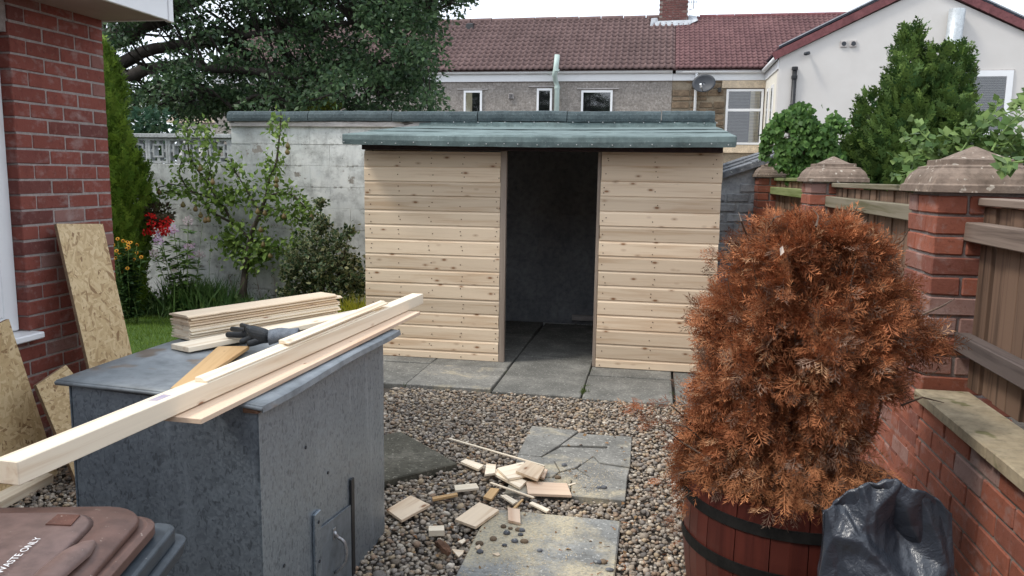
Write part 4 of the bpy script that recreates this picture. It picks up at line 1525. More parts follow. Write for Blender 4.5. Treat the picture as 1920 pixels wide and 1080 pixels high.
dish = thing('satellite_dish', (1.35, YA - 0.2, 4.5), 'dark grey satellite dish on the stone house wall', 'satellite dish')
m = MB()
D0 = np.array([1.36, YA - 0.42, 4.51])
dn = np.array([-0.25, -0.93, 0.22])
dn /= np.linalg.norm(dn)
ex = np.cross(dn, (0, 0, 1))
ex /= np.linalg.norm(ex)
ez = np.cross(ex, dn)
vs, fs = [], []
for i in range(6):
    for k in range(24):
        r = i / 5
        a = k * 2 * math.pi / 24
        vs.append(D0 + ex * 0.37 * r * math.cos(a) + ez * 0.29 * r * math.sin(a) + dn * 0.07 * r * r)
for i in range(5):
    for k in range(24):
        fs.append((i * 24 + k, i * 24 + (k + 1) % 24, i * 24 + 24 + (k + 1) % 24, i * 24 + 24 + k))
o = m.add(vs, fs).build('reflector', 'dish', dish, smooth=True)
o.modifiers.new('solid', 'SOLIDIFY').thickness = 0.012
arm = MB().tube([D0 - ez * 0.26, D0 - ez * 0.24 + dn * 0.42], 0.016, 6)
arm.build('feed_arm', 'steel', dish)
MB().tube([D0 - ez * 0.24 + dn * 0.40, D0 - ez * 0.18 + dn * 0.50], 0.035, 8).build('receiver', 'white_upvc', dish)
MB().tube([D0, D0 + np.array([0, 0.25, -0.1]), (1.36, YA + 0.02, 4.35)], 0.022, 6).build('bracket', 'steel', dish)

# white gable extension
YG = 24.2
sg = YG / 20.0


def gz(z):
    return 1.5 + (z - 1.5) * sg


hc = thing('white_gable_house', (7.0, 25, 0), 'cream rendered gable house with dark red verge tiles on the right', 'house')
xl, xr, xa = 3.30, 10.9, 7.06
zl, za_ = gz(4.35), gz(5.85)
MB().prism([(xl, YG, -0.05), (xr, YG, -0.05), (xr, YG, zl), (xa, YG, za_), (xl, YG, zl)], (0, 0.3, 0)).build('gable_wall', 'render_white', hc)
sidew = MB().box(xl, xl + 0.3, YG + 0.3, 30, -0.05, zl - 0.02).build('side_wall', 'render_lit_side', hc)
MB().prism([(xl - 0.12, YG - 0.02, zl - 0.02), (xa, YG - 0.02, za_ + 0.06), (xr + 0.12, YG - 0.02, zl - 0.02), (xr + 0.12, YG - 0.02, zl + 0.03), (xa, YG - 0.02, za_ + 0.12), (xl - 0.12, YG - 0.02, zl + 0.03)], (0, 6.0, 0)).build('roof', 'tile_red', hc)
for side in (-1, 1):
    p0 = np.array([xl - 0.14 if side < 0 else xr + 0.14, YG - 0.05, zl - 0.05])
    p1 = np.array([xa, YG - 0.05, za_ + 0.075])
    L = np.linalg.norm(p1 - p0)
    u = (p1 - p0) / L
    nrm = np.array([-u[2], 0, u[0]]) if side < 0 else np.array([u[2], 0, -u[0]])
    k = 15
    for i in range(k):
        a = p0 + u * L * (i / k)
        b = p0 + u * L * ((i + 1) / k + 0.006)
        s_ = 0.012 * ((i % 2) * 0.5 + 0.5)
        m = MB().prism([a - nrm * 0.02, b - nrm * 0.01, b + nrm * 0.19, a + nrm * (0.19 + s_)], (0, -0.05 - s_, 0))
        m.build('verge_tile', 'verge', hc)
    a = p0 + u * 0.25 + nrm * 0.225
    b = p1 - u * 0.1 + nrm * 0.225
    sp = MB().prism([a, b, b + nrm * 0.05, a + nrm * 0.05], (0, 4.5, 0)).build('solar_panel', 'solar', hc)
    MB().prism([a + nrm * 0.052, b + nrm * 0.052, b + nrm * 0.075, a + nrm * 0.075], (0, -0.03, 0)).build('panel_edge', 'steel', sp)
gutter(hc, [(xl - 0.12, YG - 0.05, zl - 0.02), (xl - 0.12, YA - 0.1, zl - 0.04)], 0.065)
MB().box(xl - 0.035, xl - 0.003, YG + 0.02, YA - 0.02, zl - 0.30, zl - 0.06).build('fascia', 'white_upvc', sidew)
for (ya, yb) in ((24.95, 25.35), (25.9, 26.25)):
    m = MB().box(xl - 0.04, xl - 0.003, ya, yb, 2.75, 4.3)
    w_ = m.build('side_window', 'white_upvc', hc)
    MB().box(xl - 0.045, xl - 0.041, ya + 0.07, yb - 0.07, 2.83, 4.2).build('pane', 'glass', w_)
    MB().box(xl - 0.10, xl - 0.003, ya - 0.03, yb + 0.03, 2.66, 2.74).build('sill', 'old_timber', w_)
window(hc, 6.71 * sg, 7.79 * sg, gz(2.55), gz(4.02), YG, blind=True, fw=0.16)
MB().box(6.66 * sg, 7.82 * sg, YG - 0.03, YG - 0.002, gz(4.025), gz(4.045)).build('drip_line', 'old_timber', hc)
bp = MB().tube([(3.08 * sg, YG - 0.07, 0.5), (3.08 * sg, YG - 0.07, gz(4.12))], 0.065, 12).build('soil_pipe', 'black_plastic', hc, smooth=True)
for z in (gz(4.06), gz(3.86), gz(3.2)):
    MB().lathe([(0.085, 0), (0.085, 0.09)], (3.08 * sg, YG - 0.07, z), 12).build('pipe_collar', 'black_plastic', bp)
fp = MB().tube([(6.42 * sg, YG - 0.2, 1.0), (6.42 * sg, YG - 0.2, gz(4.3)), (6.46 * sg, YG - 0.2, gz(5.34))], 0.205, 16).build('flue_pipe', 'galv_pipe', hc, smooth=True)
MB().lathe([(0.213, 0), (0.213, 0.03)], (6.435 * sg, YG - 0.2, gz(4.42)), 16).build('pipe_band', 'steel', fp)
for x in (4.135, 4.345):
    v_ = MB().box((x - 0.075) * sg, (x + 0.075) * sg, YG - 0.05, YG - 0.002, gz(4.575), gz(4.72)).build('wall_vent', 'old_timber', hc, bevel=0.008)
    vv = [(x * sg + 0.062 * math.cos(a), YG - 0.056, gz(4.648) + 0.062 * math.sin(a)) for a in np.linspace(0, 2 * math.pi, 14)[:-1]]
    MB().prism(vv, (0, 0.008, 0)).build('grille', 'dish', v_)
cm = thing('security_camera', (3.32 * sg, YG - 0.1, gz(4.42)), 'small dark security camera below the red verge of the gable', 'camera')
MB().tube([(3.26 * sg, YG - 0.32, gz(4.40)), (3.36 * sg, YG - 0.1, gz(4.44))], 0.05, 10).build('body', 'dish', cm, smooth=True)
MB().tube([(3.34 * sg, YG - 0.14, gz(4.44)), (3.37 * sg, YG, gz(4.46))], 0.025, 8).build('bracket', 'white_upvc', cm)

# house glimpsed through the oak
hd = thing('distant_house', (-17, 42, 0), 'tan roofed distant house glimpsed through the oak leaves', 'house')
MB().box(-26, -8, 40, 46, -0.05, 4.2).build('wall', 'render_white', hd)
MB().prism([(-26.4, 39.6, 4.1), (-26.4, 43, 6.4), (-26.4, 46.4, 4.1)], (18.8, 0, 0)).build('roof', 'oak_roof', hd)

# slate-roofed grey painted lean-to right of the shed
lt = thing('slate_lean_to', (0.95, 8.8, 0), 'grey painted brick lean-to with slate roof between shed and far pier', 'outbuilding')
MB().prism([(0.55, 8.62, -0.05), (1.6, 8.62, -0.05), (1.6, 8.62, 1.84), (0.55, 8.62, 1.465)], (0, 0.9, 0)).build('wall', 'grey_paint', lt)
GB = shared_box('grey_brick', 0.226, 0.10, 0.092, 0.008, 'grey_paint', 0.006)
for r_ in range(16):
    z = 0.06 + 0.104 * r_
    x = 0.60 + (0.12 if r_ % 2 else 0)
    while x < 1.15:
        if z + 0.05 < 1.455 + 0.36 * (x - 0.67) - 0.05:
            inst('brick', GB, lt, (x, 8.655 - random.uniform(0.0, 0.012), z), (random.uniform(-0.02, 0.02), random.uniform(-0.02, 0.02), 0), (random.uniform(0.9, 1.0), 1, random.uniform(0.9, 1.0)))
        x += 0.24
for row in range(4):
    for i in range(5):
        xx = 0.50 + i * 0.22 + (0.05 if row % 2 else 0)
        yy = 8.55 + row * 0.24
        zz = 1.515 + 0.36 * (xx - 0.67) + row * 0.030
        m = MB().prism([(xx, yy, zz), (xx + 0.215, yy, zz + 0.077 + random.uniform(-0.004, 0.004)), (xx + 0.215, yy + 0.30, zz + 0.077 + 0.02), (xx, yy + 0.30, zz + 0.02)], (0, 0, 0.022 + random.uniform(0, 0.008)))
        m.build('slate', 'slate', lt)
MB().prism([(0.50, 8.545, 1.447), (1.62, 8.545, 1.850), (1.62, 8.545, 1.907), (0.50, 8.545, 1.504)], (0, 0.06, 0)).build('verge_board', 'slate', lt)


# ================================================================== GALVANISED BUNKER
bk = thing('coal_bunker', (-1.38, 2.5, -0.02), 'mottled grey galvanised steel coal bunker with flat lid and hatch', 'bunker')
ZR_, ZL_ = 0.838, 0.868
m = MB().prism([(-1.68, 2.0, -0.02), (-1.085, 2.0, -0.02), (-1.085, 2.0, ZR_), (-1.68, 2.0, ZL_)], (0, 1.05, 0))
body = m.build('body', 'galv', bk, bevel=0.003)
MB().box(-1.0845, -1.082, 1.997, 2.045, -0.02, ZR_ - 0.003).build('corner_strip', 'galv', body)
MB().box(-1.684, -1.6815, 1.997, 2.05, -0.02, ZL_ - 0.003).build('corner_strip', 'galv', body)
nx_, ny_ = 8, 14
vs, fs = [], []
for j in range(ny_ + 1):
    for i in range(nx_ + 1):
        u, v = i / nx_, j / ny_
        X = -1.722 + (0.655 + 0.012 * v) * u + 0.010 * v
        Y = 1.992 - 0.012 * u * 0 + 1.158 * v
        Z = 0.884 * (1 - u) + 0.853 * u - 0.004 * v + 0.004 * math.sin(3 * u + 4 * v) + (-0.006 * math.sin(v * 7 + 1) if i == nx_ else 0)
        vs.append((X, Y, Z))
for j in range(ny_):
    for i in range(nx_):
        a = j * (nx_ + 1) + i
        fs.append((a, a + 1, a + nx_ + 2, a + nx_ + 1))
lid = MB().add(vs, fs).build('lid', 'galv_lid', bk, smooth=True)
lid.modifiers.new('solid', 'SOLIDIFY').thickness = 0.006
g_ = lambda u, v: vs[int(round(v * ny_)) * (nx_ + 1) + int(round(u * nx_))]
off = np.array([0, 0, -0.009])
ed = [np.array(g_(0, k / ny_)) + off for k in range(ny_ + 1)]
MB().tube([np.array(g_(k / nx_, 0)) + off for k in range(nx_ + 1)], 0.0065, 8).build('lid_lip', 'galv_lid', lid, smooth=True)
MB().tube(ed, 0.0065, 8).build('lid_lip', 'galv_lid', lid, smooth=True)
er = [np.array(g_(1, k / ny_)) + off for k in range(ny_ + 1)]
m = MB()
vv = []
for p in er:
    vv += [p + (0.0, 0, 0.006), p + (0.003, 0, -0.010)]
m.add(vv, [(2 * i, 2 * i + 1, 2 * i + 3, 2 * i + 2) for i in range(ny_)])
o = m.build('lid_lip', 'galv_lid', lid)
o.modifiers.new('solid', 'SOLIDIFY').thickness = 0.004
MB().box(-1.125, -1.08, 1.99, 2.02, 0.826, 0.84).build('lid_block', 'bark_chip', bk)
# sliding hatch
XH = -1.085
ht = MB().prism([(XH + 0.004, 2.385, -0.02), (XH + 0.004, 2.655, -0.02), (XH + 0.004, 2.655, 0.275), (XH + 0.004, 2.385, 0.305)], (0.004, 0, 0)).build('hatch', 'steel', bk)
ht.data.materials.clear()
ht.data.materials.append(simple('hatch_steel', (0.17, 0.20, 0.225), (0.22, 0.25, 0.275), 6, 0.45, 0.05, metal=0.3))
MB().box(XH + 0.001, XH + 0.012, 2.335, 2.383, -0.02, 0.375).build('hatch_rail', 'galv', bk, bevel=0.002)
MB().box(XH + 0.001, XH + 0.010, 2.660, 2.690, -0.02, 0.37).build('hatch_rail', 'black_plastic', bk, bevel=0.002)
hp = xp(627, 1006, XH + 0.01)
hpts = [(XH + 0.010, hp[1], hp[2] + 0.018), (XH + 0.016, hp[1] + 0.004, hp[2] - 0.002), (XH + 0.040, hp[1] + 0.012, hp[2] - 0.018), (XH + 0.050, hp[1] + 0.012, hp[2] - 0.055), (XH + 0.046, hp[1] + 0.008, hp[2] - 0.095), (XH + 0.022, hp[1] + 0.002, hp[2] - 0.125), (XH + 0.010, hp[1], hp[2] - 0.135)]
MB().tube(resample(hpts, 14), 0.0065, 8).build('handle', 'steel', ht, smooth=True)
MB().box(XH + 0.008, XH + 0.011, hp[1] - 0.010, hp[1] + 0.012, hp[2] - 0.01, hp[2] + 0.032).build('handle_plate', 'steel', ht, bevel=0.001)
for (yy, zz) in ((2.36, 0.34), (2.36, 0.20), (2.13, 0.30), (2.09, 0.27), (2.47, 0.47), (2.30, 0.62)):
    xo = XH + 0.0125 * (yy == 2.36)
    MB().prism([(xo - 0.001, yy + 0.006 * math.cos(k * 0.785), zz + 0.006 * math.sin(k * 0.785)) for k in range(8)], (0.0035, 0, 0)).build('rivet', 'dish', body)


# ================================================================== TIMBER ON THE BUNKER
BG = 'timber lying on the bunker'
beam = plank('timber_beam', (-1.250, 1.300, 0.901), (-1.127, 3.667, 0.901), 0.057, 0.050, 'pine_pale', bevel=0.002,
             label='long pale planed timber batten lying across the bunker towards the house', cat='timber', group=BG)
st_ = gp(206, 790, 0.9265)
ib = MB().box(-0.030, 0.030, -0.012, 0.012, 0.0251, 0.0254)
me = bpy.data.meshes.new('ink_stamp')
me.from_pydata([(x - 0.72, y, z) for x, y, z in ib.v], [], ib.f)
me.materials.append(MAT['ink'])
o = bpy.data.objects.new('ink_stamp', me)
col.objects.link(o)
o.parent = beam
SL = SHIPLAP(0.118, 0.014)
plank('shiplap_board', (-1.182, 1.782, 0.8655), (-1.112, 3.47, 0.8655), 0.118, 0.014, 'pine_pink', prof=SL, bevel=0.001,
      label='pinkish shiplap board lying under the batten along the bunker edge', cat='board', group=BG)
SS = SHIPLAP(0.038, 0.013)
plank('timber_strip', (-1.210, 1.925, 0.9330), (-1.155, 3.10, 0.9330), 0.040, 0.013, 'pine_pale', prof=[(-y, z) for y, z in SS], bevel=0.001,
      label='lower ripped pine strip resting directly on the batten', cat='timber strip', group=BG)
plank('timber_strip', (-1.188, 2.375, 0.9465), (-1.150, 3.25, 0.9465), 0.038, 0.013, 'pine_pale', prof=[(-y, z) for y, z in SS], bevel=0.001,
      label='upper ripped pine strip stacked on the other strip on the batten', cat='timber strip', group=BG)
plank('pine_board', (-1.600, 2.425, 0.8935), (-1.255, 3.28, 0.890), 0.098, 0.018, 'pine_pale', bevel=0.0015,
      label='pale square edged board lying flat on the bunker under the glove', cat='board', group=BG)


def piece(name, corners, ztop, T, mat, label, cat, group=None, px=True, bevel=0.001):
    """flat offcut: corners run round the top face, the first edge along the grain"""
    P = [gp(x, y, ztop) for x, y in corners] if px else [np.array((x, y, ztop)) for x, y in corners]
    c = np.mean(P, 0)
    u = P[1] - P[0]
    u[2] = 0
    u /= np.linalg.norm(u)
    w = np.array([-u[1], u[0], 0])
    loc = [((p - c) @ u, (p - c) @ w) for p in P]
    area = sum(loc[i][0] * loc[(i + 1) % len(loc)][1] - loc[(i + 1) % len(loc)][0] * loc[i][1] for i in range(len(loc)))
    if area < 0:
        loc = loc[::-1]
    mb = MB().prism([(a, b, 0) for a, b in loc], (0, 0, T))
    me = bpy.data.meshes.new(name)
    me.from_pydata(mb.v, [], mb.f)
    bm = bmesh.new()
    bm.from_mesh(me)
    if bevel:
        bmesh.ops.bevel(bm, geom=list(bm.edges), offset=bevel, segments=1, affect='EDGES')
    bmesh.ops.recalc_face_normals(bm, faces=bm.faces)
    bm.to_mesh(me)
    bm.free()
    me.materials.append(MAT[mat])
    o = bpy.data.objects.new(name, me)
    col.objects.link(o)
    o.location = (c[0], c[1], ztop - T)
    o.rotation_euler = (0, 0, math.atan2(u[1], u[0]))
    tag(o, label, cat, group)
    return o


q = lambda x, y: (300 + x * 0.1945, 600 + y * 0.1945)
piece('wedge_offcut', [q(100, 655), q(560, 252), q(862, 250), q(265, 645)], 0.890, 0.012, 'pine_amber', 'amber wedge shaped board offcut lying on the bunker lid', 'offcut', BG)

u = np.array([0.43, 0.903, 0])
u /= np.linalg.norm(u)
wv = np.array([-u[1], u[0], 0])
c0 = np.array([-1.652, 2.568, 0.888])
NB = 9
ORD = ['first', 'second', 'third', 'fourth', 'fifth', 'sixth', 'seventh', 'eighth', 'ninth']
for i in range(NB):
    T = 0.0102
    sh = random.uniform(-0.010, 0.010)
    sl = random.uniform(-0.006, 0.006)
    A = c0 + wv * (0.062 + sl) + u * sh + np.array([0, 0, T * (i + 0.5)])
    L = 0.715 + random.uniform(-0.012, 0.012)
    pr = [(-0.062, -T / 2 + 0.0004), (0.062, -T / 2 + 0.0004), (0.062, T / 2 - 0.0042), (0.050, T / 2 - 0.004), (0.044, T / 2), (-0.050, T / 2), (-0.056, T / 2 - 0.0042), (-0.062, T / 2 - 0.0045)]
    nm = {0: 'bottom board of the shiplap stack on the bunker', NB - 1: 'top board of the shiplap stack, its whole pale face showing'}.get(i, ORD[NB - 1 - i] + ' board down from the top of the shiplap stack')
    plank('stacked_board', A, A + u * L, 0.124, T, random.choice(['pine', 'pine_pale', 'pine_pale']), prof=pr, bevel=0.0006, label=nm, cat='board', group='stack of shiplap boards')

# ---- work glove on the boards
gl = thing('work_glove', (-1.44, 2.66, 0.90), 'black rubber coated work glove with grey knitted cuff lying on boards', 'glove')
zf = lambda x, y, z: gp(300 + x * 0.1875, 540 + y * 0.1875, z)
verts, edges, rad = [], [], []


def gv(p, r):
    verts.append(tuple(p))
    rad.append(r)
    return len(verts) - 1


palm = gv(zf(1010, 470, 0.928), 0.029)
p2 = gv(zf(930, 450, 0.928), 0.028)
p3 = gv(zf(1110, 490, 0.926), 0.026)
edges += [(palm, p2), (palm, p3)]
for chain in ([(890, 400, 0.935, 0.012), (850, 385, 0.932, 0.011), (815, 372, 0.925, 0.0105)],
              [(860, 430, 0.930, 0.012), (790, 418, 0.925, 0.011), (712, 408, 0.920, 0.0105)],
              [(880, 465, 0.922, 0.0135), (780, 470, 0.918, 0.012), (660, 466, 0.915, 0.012)],
              [(920, 500, 0.915, 0.014), (850, 525, 0.905, 0.0125), (790, 545, 0.90, 0.011)],
              [(1000, 520, 0.912, 0.016), (930, 550, 0.902, 0.014), (860, 562, 0.898, 0.012)]):
    prev = p2 if chain[0][0] < 950 else palm
    for (x, y, z, r) in chain:
        k = gv(zf(x, y, z), r)
        edges.append((prev, k))
        prev = k
vv = np.array(verts) - base_of(gl)
me = bpy.data.meshes.new('hand')
me.from_pydata([tuple(p) for p in vv], edges, [])
o = bpy.data.objects.new('hand', me)
col.objects.link(o)
o.parent = gl
sk = o.modifiers.new('skin', 'SKIN')
for i, sv in enumerate(me.skin_vertices[0].data):
    sv.radius = (rad[i], rad[i])
    sv.use_root = (i == 0)
sb = o.modifiers.new('sub', 'SUBSURF')
sb.levels = sb.render_levels = 2
me.materials.append(MAT['glove'])
a_, b_ = zf(1090, 490, 0.928), zf(1385, 462, 0.936)
pts = resample([a_, (a_ + b_) / 2 + np.array([0, 0, 0.002]), b_], 8)
dvec = (b_ - a_) / np.linalg.norm(b_ - a_)
side = np.cross(dvec, (0, 0, 1))
vs, fs = [], []
for i, p in enumerate(pts):
    wdt = 0.034 - 0.004 * math.sin(i * 0.8)
    hgt = 0.024 - 0.006 * i / 7
    for k in range(14):
        a = 2 * math.pi * k / 14
        vs.append(p + side * wdt * math.cos(a) + np.array([0, 0, hgt * math.sin(a) * (1 + 0.12 * math.sin(3 * a + i))]))
for i in range(7):
    for k in range(14):
        fs.append((i * 14 + k, i * 14 + (k + 1) % 14, (i + 1) * 14 + (k + 1) % 14, (i + 1) * 14 + k))
o = MB().add(vs, fs).build('cuff', 'glove_cuff', gl, smooth=True)
o.modifiers.new('solid', 'SOLIDIFY').thickness = 0.003
MB().tube([pts[-1] + side * 0.033 * math.cos(a) + np.array([0, 0, 0.0145 * math.sin(a)]) for a in np.linspace(0, 2 * math.pi, 15)], 0.003, 6, False).build('cuff_hem', 'glove', gl, smooth=True)


# ================================================================== STRAND BOARDS AGAINST THE HOUSE
def osb(A, B, W, up, label):
    o = plank('strand_board', A, B, W, 0.018, 'osb', up=up, bevel=0.001, label=label, cat='board', group='strand boards leaning on the house')
    o.data.materials.append(MAT['osb_edge'])
    for p in o.data.polygons:
        if abs(p.normal.z) < 0.6:
            p.material_index = 1
    return o


osb((-2.690, 3.605, 0.0), (-2.978, 3.680, 1.216), 0.335, (1, 0, 0.24), 'tall narrow strand board offcut leaning against the brick house corner')
c_ = np.array([0.0, -0.982, -0.187])
osb(np.array((-2.900, 3.322, -0.01)) + c_ * 0.20, np.array((-2.972, 3.168, 0.80)) + c_ * 0.20, 0.40, (1, 0, 0.09), 'strand board sheet at the left edge of the photo under the window')
P1, P2, P3 = xp(68, 722, -2.78), xp(124, 684, -2.79), xp(113, 822, -2.72)
P4 = np.array([-2.68, P3[1] + 0.22, P3[2] + 0.06])
m = MB().prism([P1, P2, P2 + np.array([0.03, 0.12, -0.18]), P4 - np.array([0, 0, 0.28]), np.array([-2.66, P3[1] + 0.03, -0.01])], (-0.017, 0, -0.004))
o = m.build('strand_board', 'osb_edge', bevel=0.001)
tag(o, 'small strand board scrap between the two larger sheets beside the bunker', 'board', 'strand boards leaning on the house')
o.data.materials.append(MAT['osb'])
for p in o.data.polygons:
    if abs(p.normal.x) > 0.6:
        p.material_index = 1
A = gp(95, 886, 0.036)
plank('pine_plank', (A[0] - 0.035, A[1], 0.012), (A[0] - 0.005, A[1] - 0.75, 0.012), 0.095, 0.045, 'pine_pale', up=(0.12, 0, 1), label='pale plank lying on the gravel below the leaning strand board', cat='plank')

# ================================================================== OFFCUTS ON THE GRAVEL
OG = 'pine offcuts scattered on the gravel'
w_ = lambda *pts: [(700 + x * 0.2592, 780 + y * 0.2592) for x, y in pts]
OFF = [
    ((95, 675), (270, 572), (410, 640), (205, 752), 0.016, 0.013, 'pine', 'large board offcut lying beside the foot of the bunker'),
    ((590, 745), (765, 622), (910, 678), (740, 800), 0.020, 0.013, 'pine', 'large board offcut lying half on the corner of the sawdusty slab'),
    ((400, 795), (510, 790), (515, 826), (400, 830), 0.020, 0.026, 'pine_pale', 'small square timber block on gravel between the two large offcuts'),
    ((425, 585), (605, 552), (612, 566), (430, 602), 0.014, 0.012, 'pine_amber', 'narrow stick offcut just above the large offcut by the bunker'),
    ((585, 500), (745, 485), (765, 520), (595, 537), 0.016, 0.012, 'pine_pale', 'short pale batten offcut lying left of the long thin sliver'),
    ((670, 308), (800, 352), (760, 384), (630, 328), 0.018, 0.013, 'pine_pale', 'short batten offcut next to the corner of the dark slab'),
    ((795, 582), (850, 518), (912, 525), (855, 602), 0.014, 0.012, 'pine_amber', 'small tan offcut lying just below the pile of offcuts'),
    ((960, 567), (1045, 615), (1010, 634), (918, 572), 0.010, 0.009, 'pine_pale', 'thin pale offcut under the lower sliver'),
    ((1010, 660), (1075, 597), (1086, 603), (1025, 668), 0.018, 0.008, 'pine_amber', 'small upright splinter crossing the thin pale offcut'),
    ((1150, 617), (1278, 675), (1255, 692), (1125, 628), 0.010, 0.009, 'pine_pale', 'curved pale offcut on gravel above the sawdusty slab'),
    ((975, 752), (972, 660), (1060, 672), (1065, 772), 0.016, 0.012, 'pine_pink', 'small rectangular offcut standing on the sawdusty slab edge'),
    ((880, 380), (1110, 468), (1060, 517), (845, 400), 0.018, 0.013, 'pine_pale', 'lowest board offcut of the pile on the broken slab'),
    ((818, 342), (888, 350), (880, 410), (805, 422), 0.030, 0.012, 'pine_pale', 'offcut at the left end of the pile'),
    ((895, 375), (1088, 330), (1112, 428), (975, 452), 0.034, 0.013, 'pine_pale', 'middle board offcut of the pile'),
    ((1225, 375), (1262, 385), (1235, 447), (1208, 440), 0.022, 0.012, 'pine_pink', 'pinkish end piece under the top offcut of the pile'),
    ((1030, 395), (1110, 320), (1240, 370), (1188, 455), 0.050, 0.014, 'pine', 'square board offcut on top of the pile'),
    ((1105, 472), (1400, 485), (1435, 572), (1118, 560), 0.016, 0.013, 'pine_pink', 'long shiplap offcut lying across the front edge of the broken slab'),
    ((1405, 495), (1460, 480), (1466, 487), (1415, 502), 0.006, 0.005, 'pine_pale', 'tiny splinter at the right end of the long shiplap offcut'),
    ((610, 905), (655, 885), (668, 900), (640, 922), 0.006, 0.006, 'pine_pale', 'small pale wood chip on gravel above the angular chip'),
    ((565, 960), (655, 970), (650, 990), (615, 1018), 0.006, 0.006, 'pine_pale', 'angular pale wood chip beside the brown bark chunk'),
    ((735, 945), (770, 925), (778, 945), (755, 965), 0.008, 0.006, 'pine', 'small tan wood chip on the left edge of the sawdusty slab'),
    ((860, 995), (905, 985), (918, 1003), (895, 1010), 0.006, 0.004, 'pine', 'flat wood flake in the middle of the sawdusty slab'),
]
for (a, b, c, d_, zt, T, mt, lab) in OFF:
    piece('wood_offcut', w_(a, b, c, d_), zt, T, mt, lab, 'offcut', OG)
for (a, b, lab) in (((548, 163), (1240, 362), 'long thin pine sliver running from the gravel to the offcut pile'), ((848, 483), (1160, 592), 'shorter thin pine sliver below the offcut pile')):
    A, B = gp(*w_(a)[0], 0.010), gp(*w_(b)[0], 0.022)
    plank('wood_sliver', A, B, 0.012, 0.007, 'pine_pale', bevel=0.0008, label=lab, cat='sliver', group=OG)
P = [gp(*p, 0.0) for p in w_((458, 935), (545, 1010))]
m = MB()
ctr = (P[0] + P[1]) / 2
dv = (P[1] - P[0])
pts = [P[0] + dv * t + np.array([0, 0, 0.008 + 0.012 * math.sin(math.pi * t)]) for t in np.linspace(0, 1, 6)]
m.tube(pts, [0.008, 0.019, 0.017, 0.021, 0.018, 0.010], 7)
for i in range(len(m.v)):
    m.v[i] = tuple(np.array(m.v[i]) + rng.uniform(-0.003, 0.003, 3))
tag(m.build('bark_chunk', 'bark_chip'), 'dark brown chunk of bark lying on the gravel', 'bark chunk')
# sawdust crumbs
n = 2600
sx_ = np.r_[rng.normal(-0.50, 0.14, n // 2), rng.normal(-0.30, 0.16, n // 2)]
sy_ = np.r_[rng.normal(2.95, 0.26, n // 2), rng.normal(3.70, 0.14, n // 2)]
ok = (sx_ > -0.68) & (sx_ < -0.11) & (((sy_ > 2.33) & (sy_ < 3.33)) | ((sy_ > 3.57) & (sy_ < 4.4)))
sx_, sy_ = sx_[ok], sy_[ok]
n = len(sx_)
TV = np.array([(-0.5, -0.5, 0), (0.5, -0.4, 0.1), (0.1, 0.5, 0), (0, 0, 0.4)], float)
V, F, C = scatter(TV, np.array([(0, 1, 3), (1, 2, 3), (2, 0, 3)]), np.stack([sx_, sy_, np.full(n, 0.003)], 1), rand_unit(n) * np.array([1, 1, 0.1]), np.tile([0, 0, 1.0], (n, 1)), rng.uniform(0.002, 0.006, n), leafcols(n, (0.58, 0.46, 0.28), (0.68, 0.56, 0.38), 0.15))
sd = stuff(np_mesh('sawdust', V, F, 'dead', None, C))
sd['label'] = 'crumbs of pale sawdust strewn over the stepping slabs'
sd['category'] = 'sawdust'


# ================================================================== WHEELIE BIN (bottom left)
def rrect(w, d, r, n=7):
    out = []
    for (cx, cy, a0) in ((w - r, d - r, 0), (-w + r, d - r, 90), (-w + r, -d + r, 180), (w - r, -d + r, 270)):
        for k in range(n):
            a = R(a0 + 90 * k / (n - 1))
            out.append((cx + r * math.cos(a), cy + r * math.sin(a)))
    return out


A14 = R(14)
be1 = np.array([math.cos(A14), math.sin(A14), 0])
be2 = np.array([-math.sin(A14), math.cos(A14), 0])
corner = gp(284, 944, 0.83)
bc = corner - be1 * 0.265 - be2 * 0.285
bc[2] = 0
wb = thing('wheelie_bin', (bc[0], bc[1], -0.02), 'wheelie bin with faded brown lid printed in white and dark grey rim', 'bin')


def loft(rings, parent, name, mat, cap_top=True, cap_bot=True, smooth=True, **kw):
    vs, fs = [], []
    n = len(rings[0][0])
    for (outl, z, off) in rings:
        for (x, y) in outl:
            vs.append(bc + be1 * (x + off[0]) + be2 * (y + off[1]) + np.array([0, 0, z if not callable(z) else z(x, y)]))
    for i in range(len(rings) - 1):
        for k in range(n):
            fs.append((i * n + k, i * n + (k + 1) % n, (i + 1) * n + (k + 1) % n, (i + 1) * n + k))
    if cap_bot:
        fs.append(tuple(range(n))[::-1])
    if cap_top:
        fs.append(tuple(range((len(rings) - 1) * n, len(rings) * n)))
    return MB().add(vs, fs).build(name, mat, parent, smooth=smooth, **kw)


rr = rrect
loft([(rr(0.20, 0.22, 0.05), -0.02, (0, 0)), (rr(0.255, 0.275, 0.06), 0.70, (0, 0)), (rr(0.262, 0.282, 0.06), 0.735, (0, 0))], wb, 'body', 'bin_grey', smooth=False)
rim = loft([(rr(0.315, 0.325, 0.035), 0.708, (0, 0.012)), (rr(0.322, 0.332, 0.04), 0.738, (0, 0.012)), (rr(0.308, 0.318, 0.04), 0.742, (0, 0.012))], wb, 'rim', 'bin_grey', smooth=False, bevel=0.002)
loft([(rr(0.306, 0.312, 0.035), 0.744, (0, 0.01)), (rr(0.306, 0.312, 0.035), 0.770, (0, 0.01)), (rr(0.300, 0.306, 0.035), 0.774, (0, 0.01))], rim, 'upper_rim', 'bin_grey', smooth=False, bevel=0.002)
loft([(rr(0.272, 0.285, 0.06), 0.776, (0, 0)), (rr(0.286, 0.292, 0.06), 0.783, (0, 0)), (rr(0.286, 0.292, 0.06), 0.800, (0, 0)), (rr(0.276, 0.282, 0.06), 0.806, (0, 0))], wb, 'lid_skirt', 'bin_brown', smooth=False, bevel=0.001)
